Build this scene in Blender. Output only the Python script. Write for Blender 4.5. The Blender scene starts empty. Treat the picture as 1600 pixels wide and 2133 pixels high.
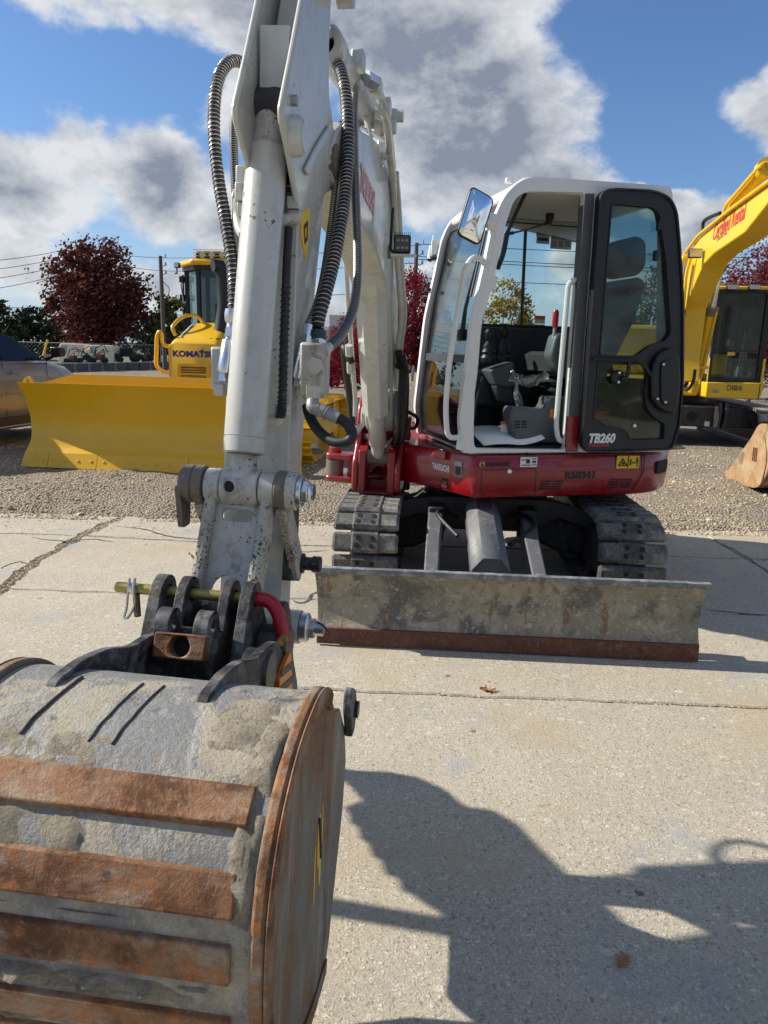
import bpy, bmesh, math, random
from mathutils import Vector, Matrix, noise
from math import radians as RAD, sin, cos, pi, sqrt, atan2
random.seed(7)
S = bpy.context.scene
COL = S.collection

# ------------------------------------------------------------------ camera
CAM_H, FPX, PITCH, ROLL = 1.55, 1500.0, RAD(12.8), RAD(1.4)
cF = Vector((0, cos(PITCH), -sin(PITCH)))
_u0 = Vector((0, sin(PITCH), cos(PITCH))); _r0 = Vector((1, 0, 0))
cR = cos(ROLL) * _r0 + sin(ROLL) * _u0
cU = cos(ROLL) * _u0 - sin(ROLL) * _r0
CAM = Vector((0, 0, CAM_H))
cd = bpy.data.cameras.new('camera')
cam = bpy.data.objects.new('camera', cd); COL.objects.link(cam)
cd.sensor_fit = 'VERTICAL'; cd.sensor_height = 24.0; cd.lens = 24.0 * FPX / 2133.0
cd.clip_start = 0.05; cd.clip_end = 3000
cam.matrix_world = Matrix(((cR.x, cU.x, -cF.x, 0), (cR.y, cU.y, -cF.y, 0), (cR.z, cU.z, -cF.z, CAM_H), (0, 0, 0, 1)))
S.camera = cam

# ------------------------------------------------------------------ sun, sky
SUN_EL, SUN_SHADOW_AZ = RAD(34.5), RAD(-11)          # shadow runs along +x, a touch towards the camera
to_sun = Vector((-cos(SUN_SHADOW_AZ) * cos(SUN_EL), -sin(SUN_SHADOW_AZ) * cos(SUN_EL), sin(SUN_EL)))
sl = bpy.data.lights.new('sun', 'SUN'); sl.energy = 5.0; sl.angle = RAD(0.53); sl.color = (1.0, 0.93, 0.82)
sun = bpy.data.objects.new('sun', sl); COL.objects.link(sun)
sun.rotation_euler = to_sun.to_track_quat('Z', 'Y').to_euler(); sun.location = (-20, 0, 30)

S.render.engine = 'CYCLES'
S.cycles.max_bounces = 6; S.cycles.diffuse_bounces = 3; S.cycles.glossy_bounces = 3
S.cycles.transparent_max_bounces = 16; S.cycles.caustics_reflective = False; S.cycles.caustics_refractive = False
S.cycles.use_denoising = True
S.view_settings.view_transform = 'Standard'; S.view_settings.look = 'None'
S.view_settings.exposure = 0.47; S.view_settings.gamma = 1.0
S.view_settings.use_curve_mapping = False

class NT:
    """small helper around a node tree"""
    def __init__(s, tree): s.t = tree; s.n = tree.nodes; s.l = tree.links
    def new(s, typ, **k):
        nd = s.n.new(typ)
        for a, b in k.items():
            if a == 'ins':
                for key, val in b.items(): s.put(nd.inputs[key], val)
            else: setattr(nd, a, b)
        return nd
    def put(s, sock, val):
        if isinstance(val, bpy.types.NodeSocket): s.l.new(val, sock)
        elif val is not None: sock.default_value = val
    def m(s, op, a, b=None, c=None, clamp=False):
        nd = s.n.new('ShaderNodeMath'); nd.operation = op; nd.use_clamp = clamp
        for i, x in enumerate((a, b, c)):
            if x is not None: s.put(nd.inputs[i], x)
        return nd.outputs[0]
    def vm(s, op, a, b=None, scale=None):
        nd = s.n.new('ShaderNodeVectorMath'); nd.operation = op
        s.put(nd.inputs[0], a)
        if b is not None: s.put(nd.inputs[1], b)
        if scale is not None: s.put(nd.inputs['Scale'], scale)
        return nd.outputs['Value'] if op in ('LENGTH', 'DOT_PRODUCT', 'DISTANCE') else nd.outputs[0]
    def mix(s, f, a, b, mode='MIX'):
        nd = s.n.new('ShaderNodeMix'); nd.data_type = 'RGBA'; nd.blend_type = mode; nd.clamp_factor = True
        s.put(nd.inputs[0], f); s.put(nd.inputs[6], a if not isinstance(a, tuple) else rgba(a)); s.put(nd.inputs[7], b if not isinstance(b, tuple) else rgba(b))
        return nd.outputs[2]
    def noise(s, vec, scale, detail=4, rough=0.55, dist=0.0, lac=2.0):
        nd = s.n.new('ShaderNodeTexNoise'); s.put(nd.inputs['Vector'], vec)
        nd.inputs['Scale'].default_value = scale; nd.inputs['Detail'].default_value = detail
        nd.inputs['Roughness'].default_value = rough; nd.inputs['Distortion'].default_value = dist
        return nd.outputs['Fac']
    def ramp(s, f, lo, hi, a=0.0, b=1.0):
        nd = s.n.new('ShaderNodeMapRange'); nd.clamp = True; nd.interpolation_type = 'SMOOTHSTEP'
        s.put(nd.inputs[0], f)
        nd.inputs[1].default_value = lo; nd.inputs[2].default_value = hi
        nd.inputs[3].default_value = a; nd.inputs[4].default_value = b
        return nd.outputs[0]
    def vor(s, vec, scale, feature='F1', out='Distance', rand=1.0):
        nd = s.n.new('ShaderNodeTexVoronoi'); nd.feature = feature; s.put(nd.inputs['Vector'], vec)
        nd.inputs['Scale'].default_value = scale; nd.inputs['Randomness'].default_value = rand
        return nd.outputs[out]
    def scalev(s, vec, xyz):
        return s.vm('MULTIPLY', vec, xyz)
def rgba(c): return (c[0], c[1], c[2], 1.0)

# world: Nishita sky with fractal clouds laid on the sky by azimuth and elevation
W = bpy.data.worlds.new('World'); S.world = W; W.use_nodes = True
w = NT(W.node_tree); w.n.clear()
sky = w.new('ShaderNodeTexSky', sky_type='NISHITA', sun_disc=False, sun_elevation=SUN_EL)
sky.sun_rotation = atan2(to_sun.x, to_sun.y)
sky.air_density = 1.1; sky.dust_density = 0.6; sky.ozone_density = 2.2
SKY_STRENGTH = 0.074
geo = w.new('ShaderNodeTexCoord')
dirv = w.vm('NORMALIZE', geo.outputs['Generated'])
sep = w.new('ShaderNodeSeparateXYZ'); w.put(sep.inputs[0], dirv)
az = w.m('ARCTAN2', sep.outputs[0], sep.outputs[1])
el = w.m('ARCSINE', sep.outputs[2])
comb = w.new('ShaderNodeCombineXYZ'); w.put(comb.inputs[0], az); w.put(comb.inputs[1], el)
def skyang(u, v):
    d = ((u - 800) / FPX * cR - (v - 1066.5) / FPX * cU + cF).normalized()
    return atan2(d.x, d.y), math.asin(d.z)
# the sky above the yard: clouds by centre azimuth / elevation, half sizes, weight
CLOUDS = [  # az, el, rx, ry, weight   (radians)
    (-0.33, 0.455, 0.25, 0.115, 1.15), (-0.10, 0.42, 0.22, 0.13, 1.25), (0.05, 0.33, 0.16, 0.13, 1.2), (0.10, 0.25, 0.155, 0.11, 1.15),
    (-0.16, 0.28, 0.10, 0.09, .8), (0.13, 0.44, 0.10, 0.10, 1.0), (0.20, 0.19, 0.11, 0.05, .85), 
    (-0.47, 0.185, 0.125, 0.085, 1.1), (-0.40, 0.215, 0.085, 0.060, .6), (-0.285, 0.190, 0.10, 0.075, 1.0), (-0.19, 0.16, 0.10, 0.07, .9),
    (-0.50, 0.105, 0.10, 0.040, .75), (-0.30, 0.070, 0.24, 0.055, .75), (-0.08, 0.04, 0.14, 0.05, .85), (0.07, 0.085, 0.09, 0.040, .95),
    (0.50, 0.265, 0.125, 0.055, .95), (0.54, 0.215, 0.11, 0.05, .75), (0.41, 0.155, 0.07, 0.050, .95), (0.25, 0.11, 0.055, 0.035, .75), (0.30, 0.08, 0.12, 0.035, .6),
    (0.34, 0.185, 0.07, 0.022, .7), (-0.62, 0.35, 0.16, 0.10, 1.0), (0.72, 0.22, 0.16, 0.09, 1.0)]
n1 = w.new('ShaderNodeTexNoise'); w.put(n1.inputs['Vector'], dirv)
n1.inputs['Scale'].default_value = 7.0; n1.inputs['Detail'].default_value = 6; n1.inputs['Roughness'].default_value = 0.6
warp = w.vm('SCALE', w.vm('SUBTRACT', n1.outputs['Color'], (0.5, 0.5, 0.5)), scale=0.10)
pos = w.vm('ADD', comb.outputs[0], warp)
acc = None
for (a, e, rx, ry, wt) in CLOUDS:
    q = w.vm('MULTIPLY', w.vm('SUBTRACT', pos, (a, e, 0)), (1 / rx, 1 / ry, 0))
    v_ = w.m('MULTIPLY', w.m('SUBTRACT', 1.0, w.vm('LENGTH', q)), wt)
    acc = v_ if acc is None else w.m('SMOOTH_MAX', acc, v_, 0.35)
# outside the view the same broken cumulus goes on
def plane_coord(up):
    den = w.m('ADD', w.m('MAXIMUM', sep.outputs[2], 0.0), 0.16)
    c2 = w.new('ShaderNodeCombineXYZ')
    w.put(c2.inputs[0], w.m('DIVIDE', sep.outputs[0], den)); w.put(c2.inputs[1], w.m('DIVIDE', sep.outputs[1], den))
    return c2.outputs[0]
far = w.ramp(w.noise(plane_coord(0), 0.9, 5, 0.6), 0.42, 0.62, -0.5, 0.55)
side = w.ramp(w.m('ABSOLUTE', az), 0.62, 0.85); high = w.ramp(el, 0.50, 0.66)
outside = w.m('MAXIMUM', side, high)
base = w.m('ADD', w.m('MULTIPLY', w.m('MAXIMUM', acc, -0.6), w.m('SUBTRACT', 1.0, outside)), w.m('MULTIPLY', far, outside))
# flattened noise coordinate so puffs are wider than tall near the horizon
pv = w.vm('MULTIPLY', dirv, (1, 1, 1.7))
f1 = w.noise(pv, 4.6, 10, 0.60); 
sunoff = w.vm('ADD', pv, tuple(Vector((to_sun.x, to_sun.y, to_sun.z * 1.3)) * 0.030))
f2 = w.noise(sunoff, 4.6, 10, 0.60)
dens = w.m('ADD', base, w.m('MULTIPLY', w.m('SUBTRACT', f1, 0.5), 1.35))
cover = w.ramp(dens, 0.08, 0.34)
thick = w.ramp(w.m("ADD", dens, w.m("MULTIPLY", w.m("SUBTRACT", f1, 0.5), 0.8)), 0.10, 1.05)
lit = w.m('ADD', w.m('MULTIPLY', w.m('SUBTRACT', f1, f2), 4.6), w.m('SUBTRACT', 0.92, w.m('MULTIPLY', thick, 0.86)), clamp=True)
ccol = w.mix(lit, (0.178, 0.205, 0.258), (0.56, 0.575, 0.59))
haze = w.ramp(el, -0.02, 0.20, 0.75, 0.0)
bg1 = w.new('ShaderNodeBackground'); bg1.inputs['Strength'].default_value = SKY_STRENGTH
tint = w.mix(1.0, sky.outputs[0], (0.76, 0.97, 1.27), 'MULTIPLY')
w.put(bg1.inputs[0], tint)
bgh = w.new('ShaderNodeBackground'); bgh.inputs[0].default_value = (0.40, 0.47, 0.56, 1); bgh.inputs[1].default_value = 1.0
bg2 = w.new('ShaderNodeBackground'); w.put(bg2.inputs[0], ccol); bg2.inputs[1].default_value = 1.0
mh = w.new('ShaderNodeMixShader'); w.put(mh.inputs[0], w.m('MULTIPLY', haze, 0.8)); w.put(mh.inputs[1], bg1.outputs[0]); w.put(mh.inputs[2], bgh.outputs[0])
mx = w.new('ShaderNodeMixShader'); w.put(mx.inputs[0], w.m('MULTIPLY', cover, 0.96)); w.put(mx.inputs[1], mh.outputs[0]); w.put(mx.inputs[2], bg2.outputs[0])
wo = w.new('ShaderNodeOutputWorld'); w.put(wo.inputs[0], mx.outputs[0])
W.cycles.sampling_method = 'MANUAL'; W.cycles.sample_map_resolution = 512

# ------------------------------------------------------------------ measuring helpers (photo pixel -> place)
def ray(u, v): return (u - 800) / FPX * cR - (v - 1066.5) / FPX * cU + cF
def G(u, v, z=0.0):
    d = ray(u, v); return CAM + d * ((z - CAM_H) / d.z)
def atY(u, v, y):
    d = ray(u, v); return CAM + d * (y / d.y)
class Fr:
    """a machine's own axes"""
    def __init__(s, o, ex, ez=(0, 0, 1), k=1.0):
        s.k = k; s.o = Vector(o); s.x = Vector(ex).normalized(); ez = Vector(ez)
        s.z = (ez - s.x * ez.dot(s.x)).normalized(); s.y = s.z.cross(s.x)
    def w(s, p): return s.o + (s.x * p[0] + s.y * p[1] + s.z * p[2]) * s.k
    def d(s, p): return s.x * p[0] + s.y * p[1] + s.z * p[2]
    def loc(s, P):
        q = Vector(P) - s.o; return Vector((q.dot(s.x), q.dot(s.y), q.dot(s.z)))
    def px(s, u, v, ax, val):
        c = s.loc(CAM); r = ray(u, v); dd = Vector((r.dot(s.x), r.dot(s.y), r.dot(s.z)))
        return c + dd * ((val - c[ax]) / dd[ax])
    def mat(s):
        return Matrix(((s.x.x, s.y.x, s.z.x, s.o.x), (s.x.y, s.y.y, s.z.y, s.o.y), (s.x.z, s.y.z, s.z.z, s.o.z), (0, 0, 0, 1)))
WF = Fr((0, 0, 0), (1, 0, 0))

# ------------------------------------------------------------------ mesh builder
class MB:
    def __init__(s, fr=None): s.v = []; s.f = []; s.fr = fr or WF
    def add(s, vs, fs, raw=False):
        b = len(s.v); s.v += [Vector(p) if raw else s.fr.w(p) for p in vs]; s.f += [tuple(i + b for i in q) for q in fs]; return s
    def box(s, c, sz, rot=None):
        a = [Vector((x * sz[0] / 2, y * sz[1] / 2, z * sz[2] / 2)) for x in (-1, 1) for y in (-1, 1) for z in (-1, 1)]
        if rot is not None: a = [rot @ p for p in a]
        return s.add([p + Vector(c) for p in a], [(0, 1, 3, 2), (4, 6, 7, 5), (0, 4, 5, 1), (2, 3, 7, 6), (0, 2, 6, 4), (1, 5, 7, 3)])
    def box2(s, lo, hi): return s.box([(a + b) / 2 for a, b in zip(lo, hi)], [abs(b - a) for a, b in zip(lo, hi)])
    def prism(s, poly, lo, hi, ax='xz'):
        """extrude a 2D outline along the axis it does not use"""
        k = {'xz': lambda p, t: (p[0], t, p[1]), 'yz': lambda p, t: (t, p[0], p[1]), 'xy': lambda p, t: (p[0], p[1], t)}[ax]
        n = len(poly); vs = [k(p, lo) for p in poly] + [k(p, hi) for p in poly]
        fs = [tuple(range(n))[::-1], tuple(range(n, 2 * n))] + [(i, (i + 1) % n, n + (i + 1) % n, n + i) for i in range(n)]
        return s.add(vs, fs)
    def ring(s, outer, inner, lo, hi, ax='xz'):
        """outline with a hole of equal point count"""
        k = {'xz': lambda p, t: (p[0], t, p[1]), 'yz': lambda p, t: (t, p[0], p[1]), 'xy': lambda p, t: (p[0], p[1], t)}[ax]
        n = len(outer); vs = [k(p, lo) for p in outer] + [k(p, lo) for p in inner] + [k(p, hi) for p in outer] + [k(p, hi) for p in inner]
        fs = []
        for i in range(n):
            j = (i + 1) % n
            fs += [(i, j, n + j, n + i), (2 * n + i, 3 * n + i, 3 * n + j, 2 * n + j), (i, 2 * n + i, 2 * n + j, j), (n + i, n + j, 3 * n + j, 3 * n + i)]
        return s.add(vs, fs)
    def tube(s, pts, r, n=10, caps=True, closed=False):
        P = [s.fr.w(p) for p in pts]; m = len(P); R = r if isinstance(r, (list, tuple)) else [r] * m
        T = [(P[(i + 1) % m] - P[i - 1]) if closed else (P[min(i + 1, m - 1)] - P[max(i - 1, 0)]) for i in range(m)]
        T = [t.normalized() for t in T]
        up = T[0].orthogonal().normalized(); vs = []; fs = []
        for i in range(m):
            up = (up - T[i] * up.dot(T[i]))
            up = up.normalized() if up.length > 1e-6 else T[i].orthogonal().normalized()
            sd = T[i].cross(up)
            for k in range(n):
                a = 2 * pi * k / n; vs.append(P[i] + (up * cos(a) + sd * sin(a)) * R[i])
        for i in range(m if closed else m - 1):
            for k in range(n):
                a = i * n + k; b = i * n + (k + 1) % n; j = (i + 1) % m
                fs.append((a, b, j * n + (k + 1) % n, j * n + k))
        if caps and not closed: fs += [tuple(range(n))[::-1], tuple(range((m - 1) * n, m * n))]
        return s.add(vs, fs, raw=True)
    def cyl(s, p0, p1, r0, r1=None, n=24): return s.tube([p0, p1], [r0, r0 if r1 is None else r1], n)
    def lathe(s, p0, p1, prof, n=28, hollow=False):
        """prof: (distance along p0->p1, radius)"""
        a = Vector(p0); d = (Vector(p1) - a).normalized(); up = d.orthogonal().normalized(); sd = d.cross(up)
        vs = []; fs = []
        for t, r in prof:
            for k in range(n):
                q = 2 * pi * k / n; vs.append(a + d * t + (up * cos(q) + sd * sin(q)) * r)
        for i in range(len(prof) - 1):
            for k in range(n): fs.append((i * n + k, i * n + (k + 1) % n, (i + 1) * n + (k + 1) % n, (i + 1) * n + k))
        if not hollow: fs += [tuple(range(n))[::-1], tuple(range((len(prof) - 1) * n, len(prof) * n))]
        return s.add(vs, fs)
    def hexnut(s, p0, p1, r): return s.tube([p0, p1], r, 6)
    def loft(s, secs, close=True, caps=True):
        n = len(secs[0]); vs = [p for q in secs for p in q]; fs = []
        for i in range(len(secs) - 1):
            for k in range(n if close else n - 1):
                fs.append((i * n + k, i * n + (k + 1) % n, (i + 1) * n + (k + 1) % n, (i + 1) * n + k))
        if caps and close: fs += [tuple(range(n))[::-1], tuple(range((len(secs) - 1) * n, len(secs) * n))]
        return s.add(vs, fs)
    def sheet(s, poly, t, ax='xz', at=0.0): return s.prism(poly, at - t / 2, at + t / 2, ax)
    def build(s, name, mat, parent=None, bevel=0.0, seg=2, smooth=35, kind=None, label=None, fix=True):
        me = bpy.data.meshes.new(name)
        org = ORG.get(parent, Vector((0, 0, 0))) if parent is not None else Vector((0, 0, 0))
        me.from_pydata([p - org for p in s.v], [], s.f)
        if fix:
            bm = bmesh.new(); bm.from_mesh(me); bmesh.ops.recalc_face_normals(bm, faces=bm.faces); bm.to_mesh(me); bm.free()
        if smooth:
            for p in me.polygons: p.use_smooth = True
            me.set_sharp_from_angle(angle=RAD(smooth))
        if mat is not None: me.materials.append(mat)
        o = bpy.data.objects.new(name, me); COL.objects.link(o)
        if parent is not None: o.parent = parent; ORG[o] = org
        else: ORG[o] = Vector((0, 0, 0))
        if bevel:
            b = o.modifiers.new('bevel', 'BEVEL'); b.width = bevel; b.segments = seg; b.limit_method = 'ANGLE'; b.angle_limit = RAD(40)
            b.harden_normals = False
        if kind: o['kind'] = kind
        if label: o['label'] = label
        return o
ORG = {}
def thing(name, loc, label, cat, group=None):
    o = bpy.data.objects.new(name, None); COL.objects.link(o); o.location = loc; o.empty_display_size = 0.2
    o['label'] = label; o['category'] = cat
    if group: o['group'] = group
    ORG[o] = Vector(loc); return o
def tag(o, label, cat, group=None):
    o['label'] = label; o['category'] = cat
    if group: o['group'] = group
    return o
def inst(me, name, parent, mw):
    """another copy of one mesh under a thing or part, placed by a world matrix"""
    o = bpy.data.objects.new(name, me); COL.objects.link(o)
    o.parent = parent; o.matrix_local = Matrix.Translation(-ORG.get(parent, Vector())) @ mw
    ORG[o] = ORG.get(parent, Vector()); return o
def mesh_of(mb, name, mat, smooth=35):
    me = bpy.data.meshes.new(name); me.from_pydata(mb.v, [], mb.f)
    bm = bmesh.new(); bm.from_mesh(me); bmesh.ops.recalc_face_normals(bm, faces=bm.faces); bm.to_mesh(me); bm.free()
    for p in me.polygons: p.use_smooth = True
    me.set_sharp_from_angle(angle=RAD(smooth))
    me.materials.append(mat); return me
def text(body, name, mat, parent, o, x, n, size, width=None, shear=0.0, bold=0.0, depth=0.002, spacing=1.0, center=False):
    """flat lettering lying on a surface: origin, reading direction, surface normal (world)"""
    cu = bpy.data.curves.new(name, 'FONT'); cu.body = body; cu.size = size; cu.shear = shear; cu.offset = bold; cu.extrude = depth / 2
    cu.space_character = spacing; cu.resolution_u = 3
    if center: cu.align_x = 'CENTER'
    tmp = bpy.data.objects.new('tmp', cu); COL.objects.link(tmp)
    me = bpy.data.meshes.new_from_object(tmp.evaluated_get(bpy.context.evaluated_depsgraph_get()))
    bpy.data.objects.remove(tmp); bpy.data.curves.remove(cu)
    x = Vector(x).normalized(); n = Vector(n).normalized(); y = n.cross(x).normalized()
    if width:
        xs = [v.co.x for v in me.vertices]; w0 = max(xs) - min(xs)
        for v in me.vertices: v.co.x *= width / w0
    me.name = name; me.materials.clear(); me.materials.append(mat)
    ob = bpy.data.objects.new(name, me); COL.objects.link(ob)
    O = Vector(o) + n * depth * 0.5
    mw = Matrix(((x.x, y.x, n.x, O.x), (x.y, y.y, n.y, O.y), (x.z, y.z, n.z, O.z), (0, 0, 0, 1)))
    if parent is not None: ob.parent = parent
    ob.matrix_local = Matrix.Translation(-ORG.get(parent, Vector())) @ mw
    return ob
def arc(cx, cy, r, a0, a1, n): return [(cx + r * cos(RAD(a0 + (a1 - a0) * i / n)), cy + r * sin(RAD(a0 + (a1 - a0) * i / n))) for i in range(n + 1)]
def circ(cx, cy, r, n=24): return [(cx + r * cos(2 * pi * i / n), cy + r * sin(2 * pi * i / n)) for i in range(n)]
def rrect(x0, y0, x1, y1, r, n=4):
    return arc(x1 - r, y0 + r, r, -90, 0, n) + arc(x1 - r, y1 - r, r, 0, 90, n) + arc(x0 + r, y1 - r, r, 90, 180, n) + arc(x0 + r, y0 + r, r, 180, 270, n)
def roundpoly(poly, r, n=4):
    out = []; m = len(poly); R = r if isinstance(r, (list, tuple)) else [r] * m
    for i in range(m):
        p = Vector(poly[i]); a = Vector(poly[i - 1]) - p; b = Vector(poly[(i + 1) % m]) - p
        ri = min(R[i], a.length * 0.48, b.length * 0.48)
        if ri < 1e-5: out.append(tuple(p)); continue
        s0 = p + a.normalized() * ri; s1 = p + b.normalized() * ri
        for k in range(n + 1):
            t = k / n; q = s0 * (1 - t) ** 2 + p * 2 * t * (1 - t) + s1 * t * t; out.append((q.x, q.y))
    return out
def inset(poly, d):
    """move every edge of a closed outline inwards by d"""
    m = len(poly); A = sum(poly[i][0] * poly[(i + 1) % m][1] - poly[(i + 1) % m][0] * poly[i][1] for i in range(m)); sg = 1 if A > 0 else -1
    out = []
    for i in range(m):
        p = Vector(poly[i]); e0 = (p - Vector(poly[i - 1])); e1 = (Vector(poly[(i + 1) % m]) - p)
        if e0.length < 1e-7: e0 = e1
        if e1.length < 1e-7: e1 = e0
        n0 = Vector((-e0.y, e0.x)).normalized() * sg; n1 = Vector((-e1.y, e1.x)).normalized() * sg
        b = n0 + n1; k = max(0.35, 1 + n0.dot(n1)); q = p + b * (d / k); out.append((q.x, q.y))
    return out
def smoothpath(pts, n=8):
    """Catmull-Rom through points"""
    P = [Vector(p) for p in pts]; out = []
    for i in range(len(P) - 1):
        a = P[max(i - 1, 0)]; b = P[i]; c = P[i + 1]; d = P[min(i + 2, len(P) - 1)]
        for k in range(n):
            t = k / n
            out.append(0.5 * ((2 * b) + (c - a) * t + (2 * a - 5 * b + 4 * c - d) * t * t + (3 * b - a - 3 * c + d) * t ** 3))
    out.append(P[-1]); return out
def fillet(pts, r, n=5):
    """bent pipe: straight runs with rounded corners"""
    P = [Vector(p) for p in pts]; out = [P[0]]
    for i in range(1, len(P) - 1):
        a = P[i - 1] - P[i]; b = P[i + 1] - P[i]; ri = min(r, a.length * .48, b.length * .48)
        s0 = P[i] + a.normalized() * ri; s1 = P[i] + b.normalized() * ri
        for k in range(n + 1):
            t = k / n; out.append(s0 * (1 - t) ** 2 + P[i] * 2 * t * (1 - t) + s1 * t * t)
    out.append(P[-1]); return out
from mathutils.geometry import tessellate_polygon
def plate(s, outer, holes, lo, hi, ax='xz'):
    """flat sheet of any outline with openings, extruded"""
    k = {'xz': lambda p, t: (p[0], t, p[1]), 'yz': lambda p, t: (t, p[0], p[1]), 'xy': lambda p, t: (p[0], p[1], t)}[ax]
    loops = [outer] + list(holes); allp = [p for q in loops for p in q]; n = len(allp)
    tris = tessellate_polygon([[Vector((p[0], p[1], 0)) for p in q] for q in loops])
    vs = [k(p, lo) for p in allp] + [k(p, hi) for p in allp]; fs = [tuple(t) for t in tris] + [tuple(i + n for i in t[::-1]) for t in tris]
    b = 0
    for q in loops:
        m = len(q); fs += [(b + i, b + (i + 1) % m, n + b + (i + 1) % m, n + b + i) for i in range(m)]; b += m
    return s.add(vs, fs)
MB.plate = plate
# ------------------------------------------------------------------ materials
def newmat(name):
    m = bpy.data.materials.new(name); m.use_nodes = True; t = NT(m.node_tree); t.n.clear()
    out = t.new('ShaderNodeOutputMaterial'); b = t.new('ShaderNodeBsdfPrincipled'); t.l.new(b.outputs[0], out.inputs[0])
    tc = t.new('ShaderNodeTexCoord'); return m, t, b, tc.outputs['Object']
def bump(t, b, h, strength, dist):
    n = t.new('ShaderNodeBump'); n.inputs['Strength'].default_value = strength; n.inputs['Distance'].default_value = dist
    t.put(n.inputs['Height'], h); t.put(b.inputs['Normal'], n.outputs[0])
def paint(name, col, rough=0.35, dirt=(0.30, 0.26, 0.20), damt=0.25, chip=None, chipamt=0.0, vary=0.06, scale=1.0, metal=0.0, coat=0.0, bmp=0.03):
    m, t, b, co = newmat(name)
    n1 = t.noise(co, 3.0 * scale, 5, 0.6); n2 = t.noise(co, 22 * scale, 6, 0.65); n3 = t.noise(t.scalev(co, (1, 1, 0.25)), 9 * scale, 6, 0.7)
    c = t.mix(t.m('MULTIPLY', n1, 1.0), tuple(max(0, x * (1 - vary)) for x in col), tuple(min(1, x * (1 + vary)) for x in col))
    dm = t.m('MULTIPLY', t.ramp(t.m('ADD', t.m('MULTIPLY', n3, 0.6), t.m('MULTIPLY', n2, 0.4)), 0.44, 0.74), damt, clamp=True)
    c = t.mix(dm, c, dirt)
    r = t.m('ADD', rough, t.m('MULTIPLY', t.m('SUBTRACT', n2, 0.5), 0.22)); r = t.m('ADD', r, t.m('MULTIPLY', dm, 0.5), clamp=True)
    if chip:
        k = t.ramp(t.m('ADD', t.m('MULTIPLY', t.noise(co, 60 * scale, 3, 0.6), 0.62), t.m('MULTIPLY', t.noise(co, 6 * scale, 3, 0.6), 0.38)), 0.70 - chipamt, 0.715 - chipamt)
        c = t.mix(k, c, chip); r = t.m('ADD', r, t.m('MULTIPLY', k, 0.4), clamp=True)
    t.put(b.inputs['Base Color'], c); t.put(b.inputs['Roughness'], r); b.inputs['Metallic'].default_value = metal
    if coat: b.inputs['Coat Weight'].default_value = coat; b.inputs['Coat Roughness'].default_value = 0.08
    if bmp: bump(t, b, n2, bmp, 0.01)
    return m
def flat(name, col, rough=0.5, metal=0.0, vary=0.0, scale=20, em=None):
    m, t, b, co = newmat(name)
    if vary:
        t.put(b.inputs['Base Color'], t.mix(t.noise(co, scale, 5, 0.6), tuple(x * (1 - vary) for x in col), tuple(min(1, x * (1 + vary)) for x in col)))
        t.put(b.inputs['Roughness'], t.m('ADD', rough, t.m('MULTIPLY', t.m('SUBTRACT', t.noise(co, scale * 1.7, 4), 0.5), 0.25), clamp=True))
    else: b.inputs['Base Color'].default_value = rgba(col); b.inputs['Roughness'].default_value = rough
    b.inputs['Metallic'].default_value = metal
    if em: b.inputs['Emission Color'].default_value = rgba(em[0]); b.inputs['Emission Strength'].default_value = em[1]
    return m
def layered(name, layers, rough=0.75, metal=0.0, bstr=0.5, bdist=0.01, bscale=60, stretch=(1, 1, 1)):
    """worn surface: base colour then (colour, noise scale, lo, hi, amount) layers"""
    m, t, b, co = newmat(name); c = None; h = t.noise(co, bscale, 8, 0.7)
    for i, L in enumerate(layers):
        if i == 0:
            c = t.mix(t.noise(co, 14, 5, 0.6), tuple(x * 0.8 for x in L), tuple(min(1, x * 1.2) for x in L)); continue
        col, sc, lo, hi, amt = L[:5]
        st = L[5] if len(L) > 5 else stretch
        off = t.vm('ADD', t.scalev(co, st), (i * 3.7, i * 1.9, i * 5.3))
        f = t.ramp(t.noise(off, sc, 8, 0.68, 0.3), lo, hi, 0, amt)
        c = t.mix(f, c, t.mix(t.noise(off, sc * 5, 4, 0.6), tuple(x * 0.72 for x in col), tuple(min(1, x * 1.25) for x in col)))
        if i == 1: h = t.m('ADD', h, t.m('MULTIPLY', f, 0.7))
    gt = t.noise(co, 230, 4, 0.75); gt2 = t.noise(co, 75, 5, 0.7)
    c = t.mix(t.ramp(gt, 0.42, 0.70, 0, 0.42), c, t.mix(0.6, c, (0.03, 0.028, 0.025))); c = t.mix(t.ramp(gt2, 0.52, 0.72, 0, 0.35), c, t.mix(0.5, c, (0.62, 0.58, 0.50)))
    h = t.m('ADD', h, t.m('MULTIPLY', gt, 0.5))
    t.put(b.inputs['Base Color'], c); b.inputs['Metallic'].default_value = metal
    t.put(b.inputs['Roughness'], t.m('ADD', rough, t.m('MULTIPLY', t.m('SUBTRACT', h, 0.5), 0.3), clamp=True))
    bump(t, b, h, bstr, bdist); return m
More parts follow.
